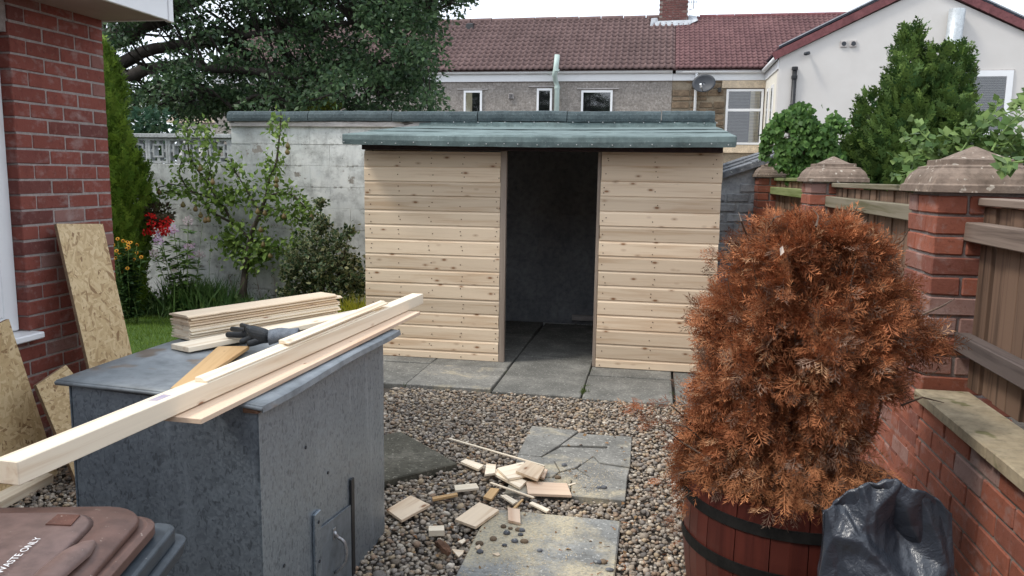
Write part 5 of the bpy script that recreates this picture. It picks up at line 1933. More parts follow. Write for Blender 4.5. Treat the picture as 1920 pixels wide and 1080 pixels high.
bow = lambda z: (lambda x, y: z - 0.020 * max(0, -y / 0.285) - 0.006 * (x / 0.265) ** 2)
lidb = loft([(rr(0.262, 0.280, 0.075), bow(0.812), (0, 0)), (rr(0.266, 0.286, 0.08), bow(0.822), (0, 0)), (rr(0.262, 0.282, 0.08), bow(0.829), (0, 0)), (rr(0.215, 0.240, 0.07), bow(0.833), (0, 0))], wb, 'lid', 'bin_brown')
loft([(rr(0.196, 0.239, 0.07), bow(0.833), (0, 0)), (rr(0.186, 0.229, 0.065), bow(0.839), (0, 0)), (rr(0.10, 0.11, 0.04), bow(0.842), (0, 0)), (rr(0.02, 0.02, 0.01), bow(0.843), (0, 0))], lidb, 'lid_panel', 'bin_faded')
# raised hand bar along the right of the lid, recessed label patch
vs, fs = [], []
n1, n2 = 18, 10
for i in range(n1 + 1):
    t = i / n1
    yy = 0.125 - 0.36 * t
    e = min(1, (t + 0.001) * 6) ** 0.5
    for k in range(n2 + 1):
        a = math.pi * k / n2
        xx = 0.222 + 0.026 * math.cos(a) * e - 0.03 * t
        zz = 0.829 + 0.015 * math.sin(a) * e - 0.020 * max(0, -yy / 0.285)
        vs.append(bc + be1 * xx + be2 * yy + np.array([0, 0, zz]))
for i in range(n1):
    for k in range(n2):
        a = i * (n2 + 1) + k
        fs.append((a, a + 1, a + n2 + 2, a + n2 + 1))
fs.append(tuple(range(n2 + 1)))
MB().add(vs, fs).build('hand_bar', 'bin_faded', lidb, smooth=True)
def on_lid(p, lift):
    l_ = p - bc
    lx, ly = l_ @ be1, l_ @ be2
    return np.array([p[0], p[1], 0.8408 - 0.020 * max(0, -ly / 0.285) - 0.006 * (lx / 0.265) ** 2 + lift])


pq = [on_lid(gp(x, y, 0.842), 0.0014) for x, y in ((85, 982), (108, 963), (150, 963), (133, 982))]
MB().prism(pq, (0, 0, -0.003)).build('lid_patch', simple('patch_brown', (0.095, 0.042, 0.03), (0.125, 0.058, 0.043), 60, 0.8, 0.3, 0.002, speck=(80, 0.66, (0.28, 0.21, 0.17))), lidb)
# printed words
fc = bpy.data.curves.new('lettering', 'FONT')
fc.body = 'GARDEN WASTE ONLY'
fc.size = 1.0
tmp = bpy.data.objects.new('lettering_curve', fc)
col.objects.link(tmp)
bpy.context.view_layer.update()
me = bpy.data.meshes.new_from_object(tmp.evaluated_get(bpy.context.evaluated_depsgraph_get()))
bpy.data.objects.remove(tmp)
tv = np.array([v.co[:] for v in me.vertices])
pe, pw_ = gp(79, 1006, 0.843), gp(3, 1072, 0.843)
Lw = np.linalg.norm(pe - pw_)
full = tv[:, 0].max()
ww = full * 0.585
s_ = Lw / ww
dx = (pe - pw_) / Lw
dy = np.cross((0, 0, 1), dx)
out = np.array([pe + dx * ((x - full) * s_) + dy * (y * s_ * 0.86) + np.array([0, 0, 0.0]) for x, y, _ in tv])
loc = out - bc
zz = 0.8412 - 0.020 * np.maximum(0, -(loc @ be2) / 0.285) - 0.006 * ((loc @ be1) / 0.265) ** 2 + 0.0020
out[:, 2] = zz
me.vertices.foreach_set('co', (out - base_of(wb)).astype(np.float32).ravel())
me.materials.clear()
me.materials.append(MAT['white_print'])
me.update()
o = bpy.data.objects.new('lettering', me)
col.objects.link(o)
o.parent = lidb

# ================================================================== BARREL PLANTER, BAG
bcx, bcy = 0.475, 2.62
br = thing('barrel_planter', (bcx, bcy, -0.02), 'reddish brown half barrel planter with black iron hoops', 'planter')


def brad(z):
    t = (z + 0.02) / 0.56
    return 0.285 + 0.045 * t + 0.03 * math.sin(math.pi * min(1, t * 0.95))


NS = 20
for i in range(NS):
    a0, a1 = 2 * math.pi * i / NS + 0.004, 2 * math.pi * (i + 1) / NS - 0.004
    vs, fs = [], []
    zs = np.linspace(-0.02, 0.54, 8)
    top = random.uniform(-0.004, 0.004)
    for z in zs:
        for (rr_, a) in ((brad(z), a0), (brad(z) * 1.003, (a0 + a1) / 2), (brad(z), a1), (brad(z) - 0.024, a1), (brad(z) - 0.024, a0)):
            vs.append((bcx + rr_ * math.cos(a), bcy + rr_ * math.sin(a), z + (top if z > 0.5 else 0)))
    for j in range(7):
        for k in range(5):
            fs.append((j * 5 + k, j * 5 + (k + 1) % 5, j * 5 + 5 + (k + 1) % 5, j * 5 + 5 + k))
    fs += [(4, 3, 2, 1, 0), tuple(range(35, 40))]
    MB().add(vs, fs).build('stave', 'barrel', br)
for zc, hh in ((0.475, 0.034), (0.335, 0.036), (0.10, 0.036)):
    pr = [(brad(zc - hh / 2) + 0.0015, zc - hh / 2), (brad(zc - hh / 2) + 0.005, zc - hh / 2), (brad(zc + hh / 2) + 0.005, zc + hh / 2), (brad(zc + hh / 2) + 0.0015, zc + hh / 2)]
    MB().lathe(pr, (bcx, bcy, 0), 48, False).build('hoop', 'hoop', br, smooth=False)
MB().lathe([(0.02, 0.49), (0.29, 0.485)], (bcx, bcy, 0), 32, False).build('soil', 'soil', br)

# black sack slumped open between barrel and wall
from mathutils import noise as mnoise
bgx, bgy = 0.625, 1.985
NTH, NZ = 200, 140
V = []
for j in range(NZ):
    t = j / (NZ - 1)
    for i in range(NTH):
        a = 2 * math.pi * i / NTH
        ca, sa = math.cos(a), math.sin(a)
        # slumped sack whose top has flopped shut into one uneven, arched edge
        ztop = 0.748 - 0.075 * (ca - 0.05) ** 2 + 0.018 * mnoise.noise((ca * 2.5, 0.4, 3.3)) + 0.008 * mnoise.noise((ca * 7, 0.4, 1.3))
        z = -0.02 + (ztop + 0.02) * t
        p = (ca * 0.95 + 3 + z * 1.6, sa * 0.95, z * 4.0)
        dd = mnoise.voronoi(p)[0]
        ridge = min(0.6, dd[1] - dd[0])
        p2 = (ca * 3.0 - z * 3, sa * 3.0 + 5, z * 11)
        d2 = mnoise.voronoi(p2)[0]
        ridge2 = min(0.5, d2[1] - d2[0])
        tall = max(0.0, (t - 0.30) / 0.70)
        r = 0.190 + 0.020 * math.sin(t * 4.2 + 0.9) - 0.008 * t
        flat = 0.86 - 0.80 * tall ** 1.15
        x = (r - 0.030 * ridge * (1 - tall * 0.6)) * 0.96 * ca
        y = r * flat * sa - sa * (0.105 * ridge + 0.014 * ridge2) * (1 - 0.35 * t)
        if sa < 0:
            # hem of the mouth hanging over the front, lower left of a slanting line
            line = 0.585 - 0.95 * (x + 0.02) + 0.02 * mnoise.noise((x * 30, 2.2, 0.5))
            k_ = min(1.0, max(0.0, (line - z) / 0.010)) * min(1.0, max(0.0, (0.055 - x) / 0.012)) * min(1.0, max(0.0, (z - 0.25) / 0.1))
            y -= 0.020 * k_
            # the pocket under the arch sinks in
            y += 0.035 * math.exp(-((x - 0.03) / 0.07) ** 2 - ((z - 0.60) / 0.09) ** 2)
        V.append((bgx + x - 0.02 * t + 0.055 * (1 - t) * max(0, ca), bgy + y + 0.07 * t, z))
F = []
for j in range(NZ - 1):
    for i in range(NTH):
        F.append((j * NTH + i, j * NTH + (i + 1) % NTH, (j + 1) * NTH + (i + 1) % NTH, (j + 1) * NTH + i))
o = np_mesh('rubbish_sack', np.array(V), np.array(F), 'bag', None, smooth=True, origin=(bgx, bgy, -0.02))
o.modifiers.new('solid', 'SOLIDIFY').thickness = 0.0012
tag(o, 'crumpled open black plastic rubbish sack between the barrel and brick wall', 'rubbish sack')


# ================================================================== PLANTS
def crown(name, parent, pos, d, size, c1, c2, mat='leaf', TV=LEAF_V, TF=LEAF_F, jitter=0.3, nrm=None):
    n = len(pos)
    V, F, C = scatter(TV, TF, pos, d, nrm if nrm is not None else rand_unit(n), size, leafcols(n, c1, c2, jitter))
    return stuff(np_mesh(name, V, F, mat, parent, C))


def ball(n, c, r):
    p = rand_unit(n) * (rng.random((n, 1)) ** 0.45)
    return np.array(c) + p * np.array(r)


# ---- oak behind the wall
TX, TY = -10.2, 13.0
oak = thing('oak_tree', (TX, TY, 0), 'large dark green oak spreading over the white wall on the left', 'tree')
limb = MB()
LP = []


def limb_add(pts, r0, r1, n=8):
    P = resample(pts, 14)
    P[1:-1] += rng.normal(0, 0.05, (12, 3))
    limb.tube(P, list(np.linspace(r0, r1, 14)), n)
    LP.append(P)


trunk_top = np.array([TX + 0.3, TY, 2.6])
limb_add([(TX, TY, -0.1), (TX + 0.1, TY, 1.2), trunk_top], 0.42, 0.34, 12)
Y0 = 12.6
for pts, r0, r1 in (([trunk_top, yp(205, 118, Y0), yp(260, 100, Y0), yp(330, 82, Y0), yp(420, 58, Y0 + 0.3), yp(540, 30, Y0 + 0.6)], 0.14, 0.04),
                    ([trunk_top, yp(215, 150, Y0), yp(280, 132, Y0 - 0.4), yp(340, 112, Y0 - 0.6), yp(440, 130, Y0 - 0.9), yp(560, 140, Y0 - 1.0), yp(700, 160, Y0 - 0.8)], 0.13, 0.03),
                    ([trunk_top, yp(200, 80, Y0), yp(250, 45, Y0), yp(330, 10, Y0), yp(430, -60, Y0), yp(560, -140, Y0)], 0.26, 0.08),
                    ([yp(330, 82, Y0), yp(450, 70, Y0 - 0.5), yp(600, 55, Y0 - 0.8), yp(760, 30, Y0 - 0.6), yp(850, 5, Y0 - 0.4)], 0.07, 0.02),
                    ([trunk_top, yp(240, 200, Y0 - 0.3), yp(320, 180, Y0 - 0.8), yp(430, 185, Y0 - 1.2), yp(560, 195, Y0 - 1.4)], 0.08, 0.02),
                    ([yp(430, -60, Y0), yp(600, -60, Y0), yp(760, -50, Y0), yp(860, -60, Y0)], 0.12, 0.04),
                    ([yp(280, 132, Y0 - 0.4), yp(300, 170, Y0 - 0.4), yp(360, 200, Y0 - 0.2)], 0.06, 0.02),
                    ([yp(560, 140, Y0 - 1.0), yp(660, 110, Y0 - 0.7), yp(780, 110, Y0 - 0.5)], 0.05, 0.02)):
    limb_add(pts, r0, r1)
allP = np.concatenate(LP[1:])


def xmax(y):
    return np.interp(y, [-200, 0, 30, 60, 120, 170, 215], [918, 862, 836, 820, 800, 795, 805])


cl = []
GAPS = [(238, 118, 15), (275, 98, 24), (310, 85, 16), (222, 150, 14), (236, 175, 14), (262, 62, 14), (300, 48, 12), (430, 50, 18), (400, 30, 12), (640, 42, 16), (615, 75, 10), (705, 85, 16), (730, 105, 10), (560, 90, 10), (345, 60, 12), (470, 60, 14), (505, 68, 10), (760, 60, 12), (380, 8, 12), (680, 60, 10)]
while len(cl) < 700:
    x, y = random.uniform(170, 905), random.uniform(-190, 222)
    if x > xmax(y) + random.gauss(0, 10):
        continue
    if x < 480 and 0 < y < 150 and random.random() < 0.50:
        continue
    if any((x - a) ** 2 + (y - b) ** 2 < (c * 1.35 + 2) ** 2 for a, b, c in GAPS):
        continue
    cl.append(yp(x, y, random.uniform(10.6, 14.6)))
cl = np.array(cl)
pos, dr = [], []
for c in cl:
    k = random.randint(95, 175)
    rr_ = random.uniform(0.20, 0.42)
    p = ball(k, c, (rr_ * 1.15, rr_ * 1.15, rr_ * 0.62))
    pos.append(p)
    dd = (p - c) + rng.normal(0, 0.25, (k, 3)) + np.array([0, 0, -0.08])
    dr.append(dd)
    nearest = allP[np.argmin(np.linalg.norm(allP - c, axis=1))]
    mid = (nearest + c) / 2 + rng.normal(0, 0.08, 3)
    limb.tube(resample([nearest, mid, c], 5), [0.022, 0.018, 0.014, 0.009, 0.005], 5, False)
limb.build('trunk', 'bark_dark', oak, smooth=True)
pos, dr = np.concatenate(pos), np.concatenate(dr)
crown('crown', oak, pos, dr, rng.uniform(0.055, 0.102, len(pos)), (0.026, 0.060, 0.028), (0.082, 0.138, 0.055), mat='leaf_oak', TV=LEAF_V[:4], TF=np.array([(0, 3, 2), (0, 2, 1)]))

# brighter shrub tops just over the screen wall
for (x, y, r, lab) in ((285, 228, 0.32, 'blue green shrub leaning over the screen block wall'), (600, 197, 0.28, 'yellow green shrub top showing just above the felt edge')):
    c = yp(x, y, 9.6)
    if x == 600:
        c = yp(x, y, 12.2)
    s = thing('shrub', (c[0], c[1], 0), lab, 'shrub')
    MB().tube([(c[0], c[1], -0.05), (c[0] + 0.05, c[1], c[2] * 0.6), tuple(c)], [0.04, 0.03, 0.012], 6).build('stem', 'bark', s)
    p = np.concatenate([ball(420, c + np.array([0, 0, -0.05]), (r * 1.1, 0.3, r * 0.7)), ball(420, c - np.array([0.1, 0, 0.35]), (r * 1.2, 0.3, 0.3))])
    crown('crown', s, p, p - c + rng.normal(0, 0.2, p.shape), rng.uniform(0.07, 0.12, len(p)), *(((0.03, 0.075, 0.045), (0.06, 0.12, 0.07)) if x == 285 else ((0.16, 0.2, 0.03), (0.26, 0.30, 0.05))))

# greenery filling the gap behind the pierced blocks
c = np.array([-6.3, 8.75, 1.1])
s = thing('hedge', (-6.3, 8.75, 0), 'dark hedge showing through and above the pierced screen blocks', 'hedge')
m = MB()
for k in range(5):
    m.tube([(-7.6 + 0.65 * k, 8.75, -0.05), (-7.5 + 0.65 * k, 8.75, 1.5)], [0.03, 0.015], 6, False)
m.build('stems', 'bark', s)['kind'] = 'stuff'
p = np.stack([rng.uniform(-8.6, -4.3, 5200), rng.normal(8.75, 0.16, 5200), rng.uniform(0.7, 1.98, 5200) + 0.12 * np.sin(np.arange(5200))], 1)
crown('crown', s, p, rng.normal(0, 1, p.shape), rng.uniform(0.05, 0.09, len(p)), (0.016, 0.036, 0.016), (0.05, 0.085, 0.03))

# ---- conifers
SPR = [make_sprig(7, 1, 0.075, 0.55, s) for s in range(4)]
SPD = [make_sprig(8, 1, 0.023, 0.70, 20 + s) for s in range(5)]


def spray_crown(name, parent, pos, d, size, c1, c2, templates, mat, jitter=0.35, nrm=None):
    parts = []
    k = len(templates)
    cols = leafcols(len(pos), c1, c2, jitter)
    if mat == 'dead':
        pick = rng.random(len(pos))
        cols[pick < 0.14] = leafcols(int((pick < 0.14).sum()), (0.17, 0.10, 0.07), (0.30, 0.20, 0.145), 0.3)
        cols[pick > 0.95] = leafcols(int((pick > 0.95).sum()), (0.50, 0.27, 0.14), (0.62, 0.38, 0.22), 0.2)
    nr = nrm if nrm is not None else rand_unit(len(pos))
    for i, (TV, TF) in enumerate(templates):
        s = slice(i, None, k)
        parts.append(scatter(TV, TF, pos[s], d[s], nr[s], size[s], cols[s]))
    V, F, C = merge(parts)
    return stuff(np_mesh(name, V, F, mat, parent, C))


# golden green columnar conifer at the house corner
cc = np.array([yp(208, 330, 7.35)[0], 7.35, 0])
SC = 1.22
RS = 0.92
con = thing('columnar_conifer', tuple(cc), 'tall narrow yellow green conifer behind the brick house corner', 'tree')
MB().tube([(cc[0], cc[1], -0.05), (cc[0] - 0.02, cc[1], 1.0), (cc[0] - 0.08, cc[1], 2.5)], [0.06, 0.045, 0.01], 8).build('trunk', 'bark', con)
n = 7500
zz = rng.uniform(0.12, 2.50, n)
aa = rng.uniform(0, 2 * np.pi, n)
prof_r = np.interp(zz, [0.1, 0.5, 1.0, 1.45, 1.75, 1.8, 2.2, 2.33, 2.55], [0.20, 0.24, 0.27, 0.28, 0.22, 0.21, 0.19, 0.13, 0.02])
prof_r *= 1 + 0.16 * np.sin(3 * aa + zz * 5) + 0.08 * np.sin(7 * aa - zz * 9)
rf = prof_r * (0.72 + 0.28 * rng.random(n) ** 0.6)
cxz = np.interp(zz, [0, 1.4, 1.8, 2.5], [0.0, 0.0, -0.08, -0.10])
rf = rf * SC * RS
pos = np.stack([cc[0] + cxz * SC + rf * np.cos(aa), cc[1] + rf * np.sin(aa), np.maximum(0.02, 1.5 + (zz - 1.5) * SC)], 1)
d = np.stack([0.45 * np.cos(aa), 0.45 * np.sin(aa), np.ones(n)], 1) + rng.normal(0, 0.25, (n, 3))
spray_crown('crown', con, pos, d, rng.uniform(0.08, 0.16, n), (0.065, 0.125, 0.014), (0.165, 0.245, 0.032), SPR, 'leaf_conifer', 0.3, np.stack([np.cos(aa), np.sin(aa), np.zeros(n)], 1) + rng.normal(0, 0.4, (n, 3)))

# dark bushy conifer beyond the fence
cc = np.array([2.28, 8.0, 0])
con = thing('bushy_conifer', tuple(cc), 'broad dark green conifer beyond the fence in front of the white gable', 'tree')
MB().tube([(cc[0], cc[1], -0.05), (cc[0], cc[1], 1.4), (cc[0] - 0.06, cc[1], 2.8)], [0.09, 0.06, 0.01], 8).build('trunk', 'bark', con)
n = 12500
lead = [(-0.05, 0.0, 2.86, 0.18), (-0.33, 0.0, 2.28, 0.24), (0.36, 0.0, 2.68, 0.20), (0.14, -0.15, 2.66, 0.20), (0.52, 0.05, 2.10, 0.20), (-0.50, -0.15, 1.86, 0.24), (-0.12, -0.25, 2.45, 0.26), (0.25, -0.35, 2.2, 0.30), (-0.3, -0.35, 2.0, 0.30), (0.05, -0.4, 1.8, 0.32), (0.45, -0.3, 1.75, 0.28), (-0.62, 0.0, 1.55, 0.25), (0.66, 0.0, 1.72, 0.2), (0.0, 0.2, 2.2, 0.35)]
P, D, N_ = [], [], []
for (lx, ly, lz, lr) in lead:
    k = n // len(lead)
    t = rng.random(k) ** 0.8
    z = lz - t * 1.25
    a = rng.uniform(0, 2 * np.pi, k)
    r = lr * np.sqrt(np.clip(t * 1.6, 0.02, 1)) * (0.75 + 0.3 * rng.random(k)) * (1 + 0.15 * np.sin(4 * a + z * 6))
    P.append(np.stack([cc[0] + lx * (0.75 + 0.25 * (1 - t)) + r * np.cos(a), cc[1] + ly + r * np.sin(a), z], 1))
    D.append(np.stack([0.6 * np.cos(a), 0.6 * np.sin(a), np.full(k, 0.9)], 1) + rng.normal(0, 0.25, (k, 3)))
    N_.append(np.stack([np.cos(a), np.sin(a), np.full(k, 0.2)], 1) + rng.normal(0, 0.4, (k, 3)))
P, D, N_ = map(np.concatenate, (P, D, N_))
from mathutils import noise as mn3
keep = np.array([mn3.noise((p_[0] * 5, p_[1] * 5, p_[2] * 3)) > -0.42 for p_ in P])
P, D, N_ = P[keep], D[keep], N_[keep]
spray_crown('crown', con, P, D, rng.uniform(0.09, 0.165, len(P)), (0.035, 0.082, 0.024), (0.155, 0.235, 0.055), SPR, 'leaf_conifer', 0.35, N_)

# ---- dead conifer in the barrel
YB = 2.62
dc = thing('dead_conifer', (bcx, bcy, 0.48), 'dead rusty brown conifer with dry drooping sprays growing from the barrel', 'tree')
Ls = [(1440, 412), (1372, 448), (1338, 520), (1320, 600), (1300, 680), (1285, 760), (1268, 840), (1285, 910), (1330, 955)]
Rs = [(1625, 412), (1682, 448), (1716, 505), (1732, 570), (1755, 640), (1730, 700), (1685, 755), (1640, 820), (1580, 890), (1550, 930)]
LL = np.array([yp(x, y, YB) for x, y in Ls])
RR = np.array([yp(x - 28, y, YB) for x, y in Rs])
n = 29500
zt, zb_ = 1.37, 0.455
zz = zb_ + (zt - zb_) * rng.random(n) ** 0.92
xl_ = np.interp(zz, LL[::-1, 2], LL[::-1, 0])
xr_ = np.interp(zz, RR[::-1, 2], RR[::-1, 0])
cxx, hw = (xl_ + xr_) / 2, (xr_ - xl_) / 2
aa = np.where(rng.random(n) < 0.7, rng.uniform(np.pi, 2 * np.pi, n), rng.uniform(0, 2 * np.pi, n))
rf = 0.50 + 0.48 * rng.random(n) ** 0.75
lump = 1 + 0.13 * np.sin(5 * aa + zz * 9) + 0.12 * np.sin(9 * aa - zz * 15) + 0.08 * np.sin(14 * aa + 23 * zz)
dome = np.sqrt(np.clip((zt + 0.06 - zz) / 0.18, 0.25, 1))
r_ = np.maximum(0.03, hw - 0.035) * rf * lump
pos = np.stack([cxx + r_ * np.cos(aa), YB + np.minimum(r_, 0.40) * 0.92 * np.sin(aa), zz], 1)
from mathutils import noise as mn4
keep = np.array([mn4.noise((p_[0] * 8, p_[1] * 8, p_[2] * 8 + 5)) > -0.16 or f_ < 0.70 for p_, f_ in zip(pos, rf)])
pos, aa, zz, rf = pos[keep], aa[keep], zz[keep], rf[keep]
n = len(pos)
rad = np.stack([np.cos(aa), np.sin(aa), np.zeros(n)], 1)
droop = rng.normal(-0.10, 0.60, n) + (zz - 0.9) * 0.9
d = rad * 0.9 + np.stack([np.zeros(n), np.zeros(n), droop], 1) + rng.normal(0, 0.38, (n, 3))
spray_crown('crown', dc, pos, d, rng.uniform(0.032, 0.070, n) * rng.uniform(0.8, 1.25, n), (0.245, 0.086, 0.040), (0.55, 0.228, 0.104), SPD, 'dead', 0.6)
m = MB()
for i in range(330):
    a = rng.uniform(0, 6.28)
    z1 = rng.uniform(0.6, 1.42)
    k = np.interp(z1, LL[::-1, 2], LL[::-1, 0]), np.interp(z1, RR[::-1, 2], RR[::-1, 0])
    h = (k[1] - k[0]) / 2 * rng.uniform(0.6, 1.02)
    e = np.array([(k[0] + k[1]) / 2 + h * math.cos(a), YB + h * 0.85 * math.sin(a), z1])
    s = np.array([bcx + rng.normal(0, 0.05), YB + rng.normal(0, 0.05), rng.uniform(0.46, 0.8)])
    mid = (s + e) / 2 + np.array([0, 0, -0.06]) + rng.normal(0, 0.03, 3)
    m.tube(resample([s, mid, e], 6), [0.007, 0.006, 0.005, 0.004, 0.003, 0.0015], 5, False)
# wiry bare shoots on the top, the right and trailing at the lower left
WS = [[(1400, 440), (1390, 415), (1385, 398)], [(1495, 430), (1492, 405), (1486, 385)], [(1530, 425), (1535, 405), (1522, 390)], [(1440, 430), (1452, 408), (1470, 402)], [(1650, 470), (1690, 455), (1706, 428)],
      [(1730, 590), (1765, 575), (1790, 560)], [(1700, 690), (1740, 705), (1765, 690)], [(1690, 760), (1730, 745), (1770, 755)],
      [(1330, 840), (1290, 800), (1230, 790), (1190, 768)], [(1330, 860), (1280, 830), (1240, 800), (1215, 800)], [(1330, 880), (1280, 885), (1240, 905)], [(1330, 900), (1285, 930), (1262, 975)], [(1320, 820), (1260, 760), (1190, 765)], [(1340, 930), (1300, 960), (1285, 1000)]]
wpos, wd = [], []
for w in WS:
    P = resample([yp(x, y, YB - 0.12 + rng.uniform(-0.1, 0.1)) for x, y in w], 8)
    m.tube(P, list(np.linspace(0.0035, 0.001, 8)), 5, False)
    if w[0][0] < 1345 and w[0][1] > 800:
        for q_ in P[4:]:
            for _ in range(4):
                wpos.append(q_ + rng.normal(0, 0.012, 3))
                wd.append((P[-1] - P[0]) / np.linalg.norm(P[-1] - P[0]) + rng.normal(0, 0.5, 3))
m.build('branches', 'twig', dc)
wpos, wd = np.array(wpos), np.array(wd)
spray_crown('trailing_sprays', dc, wpos, wd, rng.uniform(0.03, 0.055, len(wpos)), (0.27, 0.085, 0.035), (0.42, 0.16, 0.07), SPD, 'dead', 0.4)
ns = 850
sa_ = rng.uniform(np.pi * 0.85, np.pi * 1.80, ns)
sz_ = rng.uniform(0.50, 0.63, ns)
sr_ = rng.uniform(0.20, 0.345, ns)
spos = np.stack([bcx + sr_ * np.cos(sa_), bcy + sr_ * np.sin(sa_), sz_ + 0.04 * np.sin(5 * sa_) + 0.03 * np.sin(11 * sa_)], 1)
inside = (sr_ < 0.355) & (spos[:, 2] < 0.55)
spos[inside, 2] = rng.uniform(0.55, 0.72, int(inside.sum()))
sd2 = np.stack([np.cos(sa_), np.sin(sa_), rng.normal(-0.6, 0.5, ns)], 1) + rng.normal(0, 0.3, (ns, 3))
spray_crown('skirt_sprays', dc, spos, sd2, rng.uniform(0.035, 0.075, ns), (0.22, 0.08, 0.036), (0.52, 0.23, 0.105), SPD, 'dead', 0.5)
p = yp(1466, 470, YB - 0.40)
m = MB().add([p + np.array([-0.003, 0, -0.014]), p + np.array([0.006, -0.003, -0.004]), p + np.array([0.002, 0.003, 0.013]), p + np.array([-0.006, 0, 0.006])], [(0, 1, 2, 3)])
o = m.build('fallen_leaf', 'dead_leaf')
o.modifiers.new('solid', 'SOLIDIFY').thickness = 0.0008
tag(o, 'single pale dry leaf caught near the top of the dead conifer', 'leaf')

# ---- pear tree trained on the white wall
YP_ = 7.70
pt = thing('pear_tree', tuple(yp(455, 552, YP_)[:2]) + (0.0,), 'small pear tree with hanging fruit trained against the white wall', 'tree')
t2 = lambda x, y, dy=0.0: yp(240 + x * 0.389, 180 + y * 0.389, YP_ + dy)
m = MB()
BR_ = [([(548, 1000), (555, 945), (565, 850), (572, 790), (590, 700), (602, 640), (635, 570)], 0.042, 0.022), ([(635, 570), (668, 480), (682, 400), (715, 330), (730, 200), (738, 80)], 0.020, 0.006),
       ([(592, 690), (500, 610), (410, 565), (340, 480), (280, 440), (245, 370), (262, 300)], 0.018, 0.005), ([(500, 610), (470, 545), (430, 500), (385, 420), (330, 350), (292, 280), (285, 150)], 0.014, 0.005),
       ([(625, 545), (570, 450), (520, 370), (495, 300)], 0.012, 0.004), ([(420, 495), (300, 460), (200, 455), (95, 500)], 0.011, 0.004), ([(680, 480), (740, 465), (800, 480), (840, 520), (885, 570)], 0.012, 0.005),
       ([(600, 690), (680, 740), (760, 720), (830, 690)], 0.010, 0.004), ([(570, 740), (500, 710), (455, 690)], 0.010, 0.004), ([(570, 830), (620, 780), (660, 740)], 0.012, 0.006), ([(385, 420), (400, 340), (380, 230), (385, 150)], 0.008, 0.003),
       ([(640, 560), (720, 545), (780, 570), (850, 610)], 0.009, 0.004), ([(430, 500), (470, 480), (520, 480)], 0.006, 0.003)]
pos = []
for pts, r0, r1 in BR_:
    dys = [rng.uniform(-0.06, 0.04) if i else 0 for i in range(len(pts))]
    P = resample([t2(x, y, dd) for (x, y), dd in zip(pts, dys)], 16)
    m.tube(P, list(np.linspace(r0, r1, 16)), 7, False)
    if r0 < 0.04:
        for q_ in P[2:]:
            pos.append(q_ + rng.normal(0, 1, (random.randint(8, 16), 3)) * np.array([0.055, 0.06, 0.055]))
    else:
        for q_ in P[-5:]:
            pos.append(q_ + rng.normal(0, 1, (10, 3)) * np.array([0.10, 0.06, 0.05]))
for (x, y, k, s) in ((520, 650, 40, 0.08), (640, 690, 70, 0.10), (560, 770, 70, 0.11), (740, 740, 40, 0.08), (690, 350, 60, 0.07), (720, 150, 40, 0.05), (850, 590, 60, 0.10), (500, 750, 25, 0.08), (330, 330, 25, 0.08), (350, 520, 30, 0.08), (285, 160, 25, 0.05), (385, 160, 25, 0.05)):
    pos.append(t2(x, y) + rng.normal(0, 1, (k, 3)) * np.array([s, 0.07, s]))
m.build('trunk', 'bark', pt, smooth=True)
pos = np.concatenate(pos)
d = rng.normal(0, 0.7, pos.shape) + np.array([0, -0.35, -0.25])
crown('crown', pt, pos, d, rng.uniform(0.045, 0.082, len(pos)), (0.075, 0.14, 0.025), (0.20, 0.29, 0.06), nrm=np.array([0, -0.6, 0.7]) + rng.normal(0, 0.5, pos.shape))
pear = [(a_ * 0.85, b_ * 0.9) for a_, b_ in ((0.0, 0.0), (0.016, 0.003), (0.026, 0.015), (0.029, 0.028), (0.025, 0.042), (0.016, 0.056), (0.011, 0.066), (0.006, 0.073), (0.0, 0.075))]
for (x, y) in ((768, 265), (716, 400), (408, 410), (265, 520), (325, 540), (350, 570), (388, 592), (372, 595), (625, 553), (660, 560), (752, 575), (885, 580), (652, 712), (686, 765), (348, 345), (150, 458), (770, 235), (715, 425), (640, 640)):
    p = t2(x, y, -0.12)
    f = MB().lathe(pear, (p[0], p[1], p[2] - 0.04), 12, False).tube([(p[0], p[1], p[2] + 0.033), (p[0] + 0.004, p[1], p[2] + 0.06)], 0.002, 5).build('pear', 'pear', pt, smooth=True)

# ---- holly at the shed corner
hy = thing('holly_bush', tuple(yp(605, 560, 7.45)[:2]) + (0,), 'variegated holly bush growing between the pear tree and the shed', 'bush')
m = MB()
pos = []
b0 = yp(605, 565, 7.45)
b0[2] = 0
for (x, y, s, k) in ((600, 380, 0.06, 90), (603, 420, 0.10, 160), (590, 460, 0.16, 330), (630, 455, 0.12, 180), (655, 435, 0.06, 80), (560, 490, 0.14, 330), (610, 500, 0.20, 600), (650, 500, 0.15, 380), (580, 535, 0.18, 420), (640, 540, 0.20, 520), (545, 515, 0.10, 160), (670, 530, 0.14, 300), (540, 548, 0.09, 160)):
    c = yp(x, y, 7.45 + rng.uniform(-0.12, 0.1))
    m.tube(resample([b0 + rng.normal(0, 0.03, 3) * np.array([1, 1, 0]), (b0 + c) / 2 + rng.normal(0, 0.04, 3), c], 5), [0.014, 0.011, 0.009, 0.006, 0.003], 5, False)
    pos.append(c + rng.normal(0, 1, (k, 3)) * np.array([s, s * 0.9, s]) * 0.55)
m.build('stems', 'bark', hy)
pos = np.concatenate(pos)
n = len(pos)
cols_ = leafcols(n, (0.018, 0.045, 0.018), (0.05, 0.085, 0.03), 0.3)
d = rng.normal(0, 1, pos.shape)
nr = np.array([0, -0.5, 0.6]) + rng.normal(0, 0.5, pos.shape)
A1 = scatter(LEAF_V, LEAF_F, pos, d, nr, rng.uniform(0.034, 0.055, n), cols_)
TVm = LEAF_V * np.array([1.25, 1.06, 1]) + np.array([0, -0.03, -0.03])
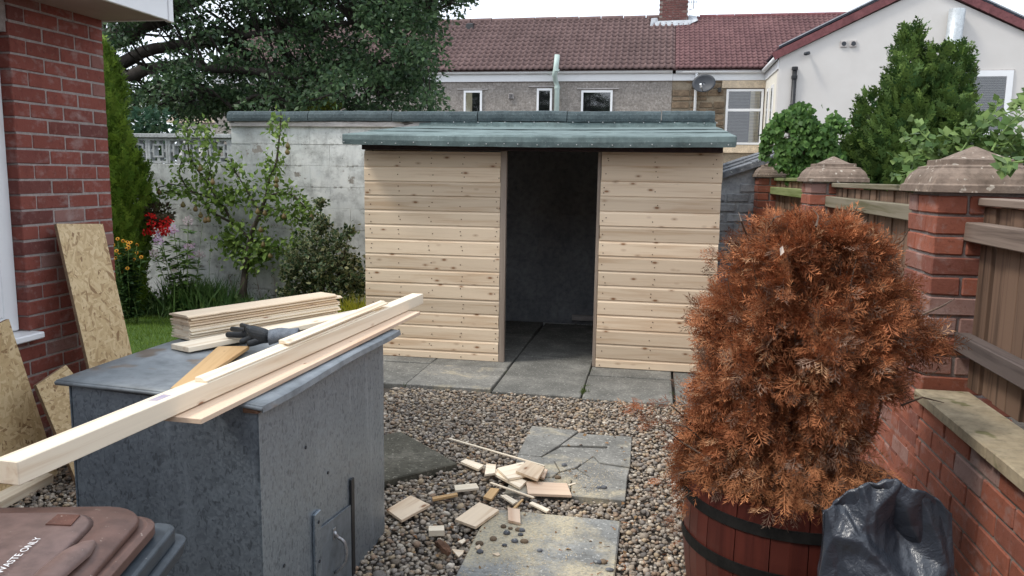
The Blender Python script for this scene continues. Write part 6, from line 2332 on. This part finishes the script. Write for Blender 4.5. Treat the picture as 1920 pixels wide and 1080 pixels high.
A2 = scatter(TVm, LEAF_F, pos, d, nr, rng.uniform(0.034, 0.055, n), leafcols(n, (0.20, 0.22, 0.10), (0.34, 0.34, 0.19), 0.2))
V, F, C = merge([A1, A2])
stuff(np_mesh('crown', V, F, 'leaf', hy, C))


# ---- flowers
def stem_plant(name, base, tops, label, cat, leaf_c, leaf_n=26, leaf_s=(0.04, 0.08), group=None):
    t = thing(name, (base[0], base[1], 0), label, cat, group)
    m = MB()
    pos, d = [], []
    for tp in tops:
        b0 = np.array([base[0] + rng.normal(0, 0.05), base[1] + rng.normal(0, 0.04), 0.0])
        P = resample([b0, (b0 + tp) / 2 + rng.normal(0, 0.02, 3), tp], 10)
        m.tube(P, 0.0035, 5, False)
        q_ = P[rng.integers(1, 9, leaf_n)] + rng.normal(0, 0.01, (leaf_n, 3))
        pos.append(q_)
        a = rng.uniform(0, 6.28, leaf_n)
        d.append(np.stack([np.cos(a), np.sin(a), rng.uniform(-0.3, 0.5, leaf_n)], 1))
    m.build('stems', 'stem_green', t)
    pos, d = np.concatenate(pos), np.concatenate(d)
    crown('foliage', t, pos, d, rng.uniform(*leaf_s, len(pos)), *leaf_c, TV=LEAF_V * np.array([0.7, 1, 1]), nrm=np.tile([0, 0, 1.0], (len(pos), 1)) + rng.normal(0, 0.3, pos.shape))
    return t


b0 = yp(332, 572, 7.35)
tops = [yp(x, y, 7.3 + rng.uniform(-0.1, 0.1)) for x, y in ((302, 438), (355, 461), (290, 475), (297, 452), (358, 477), (353, 414), (326, 430), (375, 478), (337, 450))]
ph_ = stem_plant('phlox', b0, tops, 'tall phlox with pale pink flower heads in front of the white wall', 'flower', ((0.05, 0.11, 0.025), (0.13, 0.21, 0.05)), 70, (0.05, 0.11))
for i, tp in enumerate(tops[:8]):
    k = 80
    p = ball(k, tp, (0.046, 0.046, 0.038))
    V, F, C = scatter(LEAF_V * np.array([1.5, 1, 1]), LEAF_F, p, p - tp + rng.normal(0, 0.01, p.shape), rand_unit(k), rng.uniform(0.014, 0.024, k), leafcols(k, (0.55, 0.33, 0.56), (0.80, 0.66, 0.80), 0.15) if i not in (2, 5, 7) else leafcols(k, (0.42, 0.34, 0.36), (0.62, 0.52, 0.55), 0.2))
    np_mesh('flower_head', V, F, 'leaf', ph_, C)

zr = lambda x, y: (190 + x * 0.2037, 400 + y * 0.2037)
fl = [(150, 235), (200, 255), (240, 262), (247, 288), (232, 328), (252, 316), (140, 345), (168, 362), (330, 290), (325, 365), (300, 425), (367, 402), (240, 505), (108, 290), (270, 268), (222, 390), (130, 410), (190, 540)]
b0 = yp(240, 560, 6.95)
tops = [yp(*zr(x, y), 6.85 + rng.uniform(-0.1, 0.12)) for x, y in fl]
rb = stem_plant('coneflower', b0, tops, 'clump of yellow coneflowers with dark eyes beside the house corner', 'flower', ((0.02, 0.05, 0.015), (0.055, 0.105, 0.03)), 60, (0.05, 0.10))
for tp in tops:
    m = MB()
    fd = np.array([0.25, -0.9, 0.45]) + rng.normal(0, 0.25, 3)
    fd /= np.linalg.norm(fd)
    a_ = np.cross(fd, (0, 0, 1))
    a_ /= np.linalg.norm(a_)
    b2 = np.cross(fd, a_)
    for k in range(12):
        an = k * math.pi / 6
        dirn = a_ * math.cos(an) + b2 * math.sin(an)
        sd_ = -a_ * math.sin(an) + b2 * math.cos(an)
        m.add([tp + dirn * 0.006 - sd_ * 0.003, tp + dirn * 0.014 - sd_ * 0.0050 + fd * 0.002, tp + dirn * 0.021 - fd * 0.003, tp + dirn * 0.014 + sd_ * 0.0050 + fd * 0.002, tp + dirn * 0.006 + sd_ * 0.003], [(0, 1, 2, 3, 4)])
    f = m.build('flower', 'yellow_petal', rb)
    MB().tube([tp, tp + fd * 0.006, tp + fd * 0.010], [0.008, 0.007, 0.002], 8).build('eye', 'dark_eye', f)

hb_ = yp(300, 405, 7.55)
bsk = thing('hanging_basket', (hb_[0], hb_[1], hb_[2] - 0.05), 'hanging basket of bright red geraniums against the white wall', 'hanging basket')
MB().lathe([(0.02, -0.13), (0.09, -0.11), (0.13, -0.03), (0.14, 0.02), (0.02, 0.03)], (hb_[0], hb_[1], hb_[2]), 18).build('bowl', 'basket', bsk, smooth=True)
m = MB().tube([(hb_[0], 7.995, hb_[2] + 0.30), (hb_[0], 7.8, hb_[2] + 0.33), (hb_[0], hb_[1], hb_[2] + 0.30)], 0.006, 6)
for k in range(3):
    m.tube([(hb_[0], hb_[1], hb_[2] + 0.30), (hb_[0] + 0.13 * math.cos(k * 2.1), hb_[1] + 0.13 * math.sin(k * 2.1), hb_[2] + 0.02)], 0.002, 4)
m.build('bracket', 'hoop', bsk)
p = np.concatenate([ball(330, hb_ + np.array([0, -0.03, 0.03]), (0.17, 0.14, 0.11))])
crown('foliage', bsk, p, p - hb_ + rng.normal(0, 0.06, p.shape), rng.uniform(0.03, 0.06, len(p)), (0.05, 0.022, 0.018), (0.07, 0.09, 0.03))
for k, (x, y) in enumerate([(283, 418), (292, 430), (302, 436), (286, 436), (310, 425), (316, 414), (320, 430), (304, 418), (283, 405), (296, 424), (311, 436), (276, 434)]):
    c = yp(x, y, 7.40 + rng.uniform(-0.05, 0.04))
    k2 = 30
    p = ball(k2, c, (0.045, 0.03, 0.03))
    V, F, C = scatter(LEAF_V * np.array([1.6, 1, 1]), LEAF_F, p, p - c + rng.normal(0, 0.01, p.shape), rand_unit(k2), rng.uniform(0.018, 0.032, k2), leafcols(k2, (0.55, 0.01, 0.012), (0.80, 0.035, 0.03), 0.2))
    np_mesh('flower_head', V, F, 'leaf', bsk, C)


def blades(n, base, spread, hmin, hmax, c1, c2, lean=0.45, w=0.05):
    """curved blades: four-vertex strips"""
    pos = np.stack([base[0] + rng.normal(0, spread[0], n), base[1] + rng.normal(0, spread[1], n), np.full(n, base[2])], 1)
    d = np.stack([rng.normal(0, lean, n), rng.normal(0, lean, n), np.ones(n)], 1)
    TV = np.array([(-w, 0, 0), (w, 0, 0), (w * 0.7, 0.55, 0.05), (-w * 0.7, 0.55, 0.05), (0, 0.95, 0.26)], float)
    TF = np.array([(0, 1, 2), (0, 2, 3), (3, 2, 4)])
    return scatter(TV, TF, pos, d, rand_unit(n), rng.uniform(hmin, hmax, n), leafcols(n, c1, c2, 0.25))


c = yp(668, 588, 7.15)
tf = thing('grass_tuft', (c[0], c[1], 0), 'golden yellow grass tuft at the left corner of the shed', 'grass tuft')
V, F, C = blades(420, (c[0], c[1], -0.01), (0.045, 0.045), 0.22, 0.42, (0.22, 0.25, 0.02), (0.46, 0.43, 0.05), 0.5, 0.018)
stuff(np_mesh('blades', V, F, 'leaf', tf, C))

parts = []
for (x, k, sx_, h, c1, c2) in ((250, 420, 0.2, 0.30, (0.02, 0.05, 0.02), (0.05, 0.09, 0.03)), (300, 350, 0.2, 0.20, (0.03, 0.07, 0.025), (0.07, 0.12, 0.04)), (380, 900, 0.16, 0.48, (0.04, 0.085, 0.025), (0.09, 0.15, 0.045)), (420, 700, 0.18, 0.32, (0.035, 0.08, 0.025), (0.08, 0.14, 0.04)), (490, 700, 0.22, 0.26, (0.03, 0.07, 0.02), (0.07, 0.12, 0.035)), (540, 500, 0.2, 0.22, (0.03, 0.07, 0.02), (0.06, 0.10, 0.03)), (600, 450, 0.22, 0.20, (0.025, 0.055, 0.02), (0.06, 0.10, 0.03)), (340, 500, 0.2, 0.28, (0.05, 0.10, 0.03), (0.13, 0.20, 0.06))):
    c = yp(x, 560, 7.6)
    parts.append(blades(k, (c[0], 7.55, 0.0), (sx_, 0.13), h * 0.35, h, tuple(q_ * 1.5 for q_ in c1), tuple(q_ * 1.5 for q_ in c2), 0.35, 0.022))
p = np.stack([rng.uniform(-5.9, -2.6, 2600), rng.normal(7.55, 0.13, 2600), np.abs(rng.normal(0, 0.09, 2600))], 1)
parts.append(scatter(LEAF_V, LEAF_F, p, rng.normal(0, 1, p.shape) + np.array([0, -0.2, 0.4]), np.tile([0, -0.3, 1.0], (2600, 1)) + rng.normal(0, 0.4, p.shape), rng.uniform(0.03, 0.08, 2600), leafcols(2600, (0.04, 0.08, 0.025), (0.13, 0.19, 0.05))))
V, F, C = merge([(v, np.asarray(f), c) for v, f, c in parts])
bp_ = stuff(np_mesh('bed_plants', V, F, 'leaf', None, C))
bp_['label'] = 'low green weeds and ground cover along the foot of the white wall'
bp_['category'] = 'ground cover'

# thin seeding weed stems against the wall
for i, (x0, y0, x1, y1) in enumerate(((378, 560, 380, 420), (394, 560, 395, 455), (520, 560, 512, 500), (500, 560, 478, 505), (440, 560, 428, 515), (545, 560, 556, 515))):
    A, B = yp(x0, y0, 7.6), yp(x1, y1, 7.6)
    A[2] = 0
    t = thing('weed_stem', (A[0], A[1], 0), ['tallest wispy seeding weed stem left of the pear trunk', 'thin wispy weed stem next to the tallest one', 'dry bent weed stem right of the pear trunk', 'short dry weed stem close to the pear trunk', 'small weed stem left of the pear trunk base', 'dry weed stem beside the holly'][i], 'weed', 'weeds along the white wall')
    m = MB()
    P = resample([A, (A + B) / 2 + rng.normal(0, 0.02, 3), B], 10)
    m.tube(P, 0.0025, 4, False)
    pp = []
    for q_ in P[3:]:
        e = q_ + rng.normal(0, 0.035, 3) + np.array([0, 0, 0.03])
        m.tube([q_, e], 0.0014, 4, False)
        pp += [e + rng.normal(0, 0.006, 3) for _ in range(3)]
    m.build('stem', 'twig' if i > 1 else 'stem_green', t)
    pp = np.array(pp)
    crown('foliage', t, pp, rng.normal(0, 1, pp.shape), rng.uniform(0.012, 0.024, len(pp)), (0.05, 0.07, 0.03), (0.12, 0.13, 0.07))

# ---- ivy trailing over the far pier and fence
ivc = [(1470, 235, 0.13, 320), (1500, 225, 0.16, 420), (1540, 235, 0.17, 460), (1565, 245, 0.13, 300), (1500, 265, 0.17, 460), (1535, 280, 0.17, 420), (1480, 280, 0.13, 300), (1558, 290, 0.13, 260), (1500, 310, 0.11, 220), (1490, 335, 0.07, 90), (1440, 255, 0.06, 110), (1436, 275, 0.055, 100), (1432, 295, 0.05, 80), (1448, 240, 0.07, 110), (1446, 300, 0.035, 50), (1470, 305, 0.06, 90), (1472, 255, 0.09, 140)]
c0 = yp(1510, 260, 7.5)
iv = thing('ivy', (c0[0], c0[1], 1.2), 'bright green ivy mass trailing over the far pier', 'ivy')
pos = []
m = MB()
for (x, y, r, k) in ivc:
    c = yp(x, y, 7.55 if x > 1460 else 8.12)
    k = int(k * 1.9)
    p = rand_unit(k) * (0.45 + 0.62 * rng.random((k, 1))) * np.array([r, r, r * 1.05]) + c
    pos.append(p)
    m.tube([c0 - np.array([0, 0, 0.15]), (c + c0) / 2, c], [0.008, 0.006, 0.003], 5, False)
m.build('vines', 'bark', iv)
pos = np.concatenate(pos)
from mathutils import noise as mn2
keep = np.array([mn2.noise((p_[0] * 7, p_[1] * 7, p_[2] * 5)) > -0.12 for p_ in pos])
pos = pos[keep]
d = rng.normal(0, 0.35, pos.shape) + np.array([0, -0.2, -0.9])
crown('foliage', iv, pos, d, rng.uniform(0.032, 0.058, len(pos)), (0.040, 0.105, 0.022), (0.115, 0.215, 0.05), TV=LEAF_V * np.array([1.55, 1, 1.2]), nrm=np.array([-0.2, -0.8, 0.45]) + rng.normal(0, 0.4, pos.shape))

# ---- broad leaved shrub beyond the near fence
t5 = lambda x, y, Y: yp(1640 + x * 0.14815, 180 + y * 0.14815, Y)
sh_ = thing('leafy_shrub', (1.75, 4.25, 0), 'light green broad leaved shrub arching over the fence behind the near pier', 'shrub')
m = MB()
pos, d, sz = [], [], []
ST = [([(1900, 130), (1600, 240), (1330, 410), (1150, 600), (1050, 800)], 0.0), ([(1900, 190), (1700, 360), (1550, 560), (1480, 700)], -0.12), ([(1560, 60), (1530, 180), (1420, 320), (1300, 430)], 0.05), ([(1610, 430), (1540, 600), (1490, 760)], -0.1),
      ([(480, 280), (560, 440), (700, 580), (820, 700), (900, 830)], 0.1), ([(340, 470), (480, 620), (600, 740), (760, 840)], 0.12), ([(230, 780), (400, 780), (560, 730), (700, 800)], 0.05), ([(1180, 350), (1230, 480), (1150, 620), (1050, 760)], 0.0),
      ([(850, 480), (960, 540), (1080, 640), (1150, 760)], 0.05), ([(1900, 420), (1780, 500), (1650, 620), (1560, 780)], -0.05), ([(1850, 300), (1720, 420), (1680, 560), (1780, 700)], 0.0), ([(220, 1030), (380, 1000), (520, 930), (700, 870)], 0.0), ([(1600, 920), (1720, 850), (1890, 830)], -0.35), ([(480, 880), (620, 830), (780, 830)], 0.1), ([(1850, 60), (1900, 20), (1980, -30)], 0.2), ([(1790, 130), (1850, 110), (1930, 80)], 0.1)]
for pts, dy in ST:
    Yc = 4.05 + dy if dy > -0.3 else 3.0
    P = resample([t5(x, y, Yc + rng.uniform(-0.05, 0.05)) for x, y in pts], 12)
    m.tube(P, list(np.linspace(0.0025, 0.0055, 12)), 6, False)
    for i in range(0, 11):
        for s in (-1, 1):
            if random.random() < 0.88:
                tang = P[min(i + 1, 11)] - P[max(i - 1, 0)]
                tang = -tang / np.linalg.norm(tang)
                side_ = np.cross(tang, (0, -0.8, 0.5)) * s
                pos.append(P[i] + rng.normal(0, 0.004, 3))
                d.append(tang * rng.uniform(0.2, 0.8) + side_ + rng.normal(0, 0.25, 3))
                sz.append(rng.uniform(0.034, 0.060) * (0.75 if i < 2 else 1))
for (x, y, k, r) in ((1250, 560, 60, 0.10), (1000, 560, 40, 0.08), (700, 660, 40, 0.08), (1750, 620, 70, 0.12), (1500, 820, 40, 0.08), (1850, 750, 60, 0.10)):
    c = t5(x, y, 4.15)
    p = ball(k, c, (r, 0.1, r * 0.8))
    pos += list(p)
    d += list(rng.normal(0, 1, p.shape))
    sz += list(rng.uniform(0.035, 0.058, k))
m.tube([(1.75, 4.25, 0), (1.7, 4.2, 0.9), t5(1150, 800, 4.1)], [0.02, 0.015, 0.006], 6, False)
m.tube([(1.75, 4.25, 0), (1.8, 4.2, 0.9), t5(1650, 800, 4.1)], [0.02, 0.015, 0.006], 6, False)
m.build('stems', 'stem_green', sh_)['kind'] = 'stuff'
pos, d, sz = np.array(pos), np.array(d), np.array(sz)
crown('foliage', sh_, pos, d, sz, (0.065, 0.13, 0.035), (0.20, 0.29, 0.09), TV=LEAF_V * np.array([1.35, 1, 1]), nrm=np.array([-0.1, -0.55, 0.7]) + rng.normal(0, 0.45, pos.shape))
# dark hedge mass behind that shrub
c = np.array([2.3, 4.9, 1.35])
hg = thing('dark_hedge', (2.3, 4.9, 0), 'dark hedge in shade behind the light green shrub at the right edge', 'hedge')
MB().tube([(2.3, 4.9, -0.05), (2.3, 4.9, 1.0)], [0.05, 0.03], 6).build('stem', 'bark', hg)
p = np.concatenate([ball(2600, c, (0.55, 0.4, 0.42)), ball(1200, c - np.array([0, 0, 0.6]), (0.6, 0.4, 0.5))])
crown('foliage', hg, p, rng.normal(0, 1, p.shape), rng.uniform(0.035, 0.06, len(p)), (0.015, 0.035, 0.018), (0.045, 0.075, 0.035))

# ---- small litter: dry leaves and twigs on the gravel, weeds in the slab joints
n = 260
p = np.stack([rng.uniform(-1.0, 0.9, n), rng.uniform(2.2, 5.2, n), np.full(n, 0.004)], 1)
V, F, C = scatter(LEAF_V * np.array([1.1, 1, 2.0]), LEAF_F, p, rng.normal(0, 1, p.shape) * np.array([1, 1, 0.15]), np.tile([0, 0, 1.0], (n, 1)) + rng.normal(0, 0.35, p.shape), rng.uniform(0.012, 0.03, n), leafcols(n, (0.16, 0.07, 0.03), (0.34, 0.22, 0.11), 0.4))
n2 = 900
p2 = np.stack([rng.normal(0.30, 0.30, n2), rng.normal(2.35, 0.40, n2), np.full(n2, 0.003)], 1)
p2 = p2[(p2[:, 0] < 0.98) & (p2[:, 1] > 1.6)]
n2 = len(p2)
B2 = scatter(np.array([(-0.1, 0, 0), (0.1, 0, 0.05), (0, 1, 0.1)], float), np.array([(0, 1, 2)]), p2, rng.normal(0, 1, p2.shape) * np.array([1, 1, 0.2]), rand_unit(n2), rng.uniform(0.008, 0.03, n2), leafcols(n2, (0.22, 0.08, 0.035), (0.42, 0.18, 0.08), 0.4))
V, F, C = merge([(V, F, C), B2])
o = stuff(np_mesh('leaf_litter', V, F, 'dead', None, C))
o['label'] = 'dry brown leaf litter and needles on the gravel'
o['category'] = 'leaf litter'
parts = []
for (x, y, k, h) in ((1094, 737, 46, 0.055), (1100, 725, 20, 0.035), (760, 722, 14, 0.03), (946, 700, 12, 0.03), (1262, 740, 14, 0.03), (1112, 696, 12, 0.03), (860, 690, 10, 0.02)):
    c = gp(x, y, -0.01)
    parts.append(blades(k, (c[0], c[1], -0.01), (0.012, 0.02), h * 0.5, h, (0.06, 0.10, 0.02), (0.14, 0.19, 0.05), 0.6, 0.06))
V, F, C = merge([(v, np.asarray(f), c) for v, f, c in parts])
o = stuff(np_mesh('joint_weeds', V, F, 'leaf', None, C))
o['label'] = 'tiny green weeds growing in the joints of the patio slabs'
o['category'] = 'weeds'
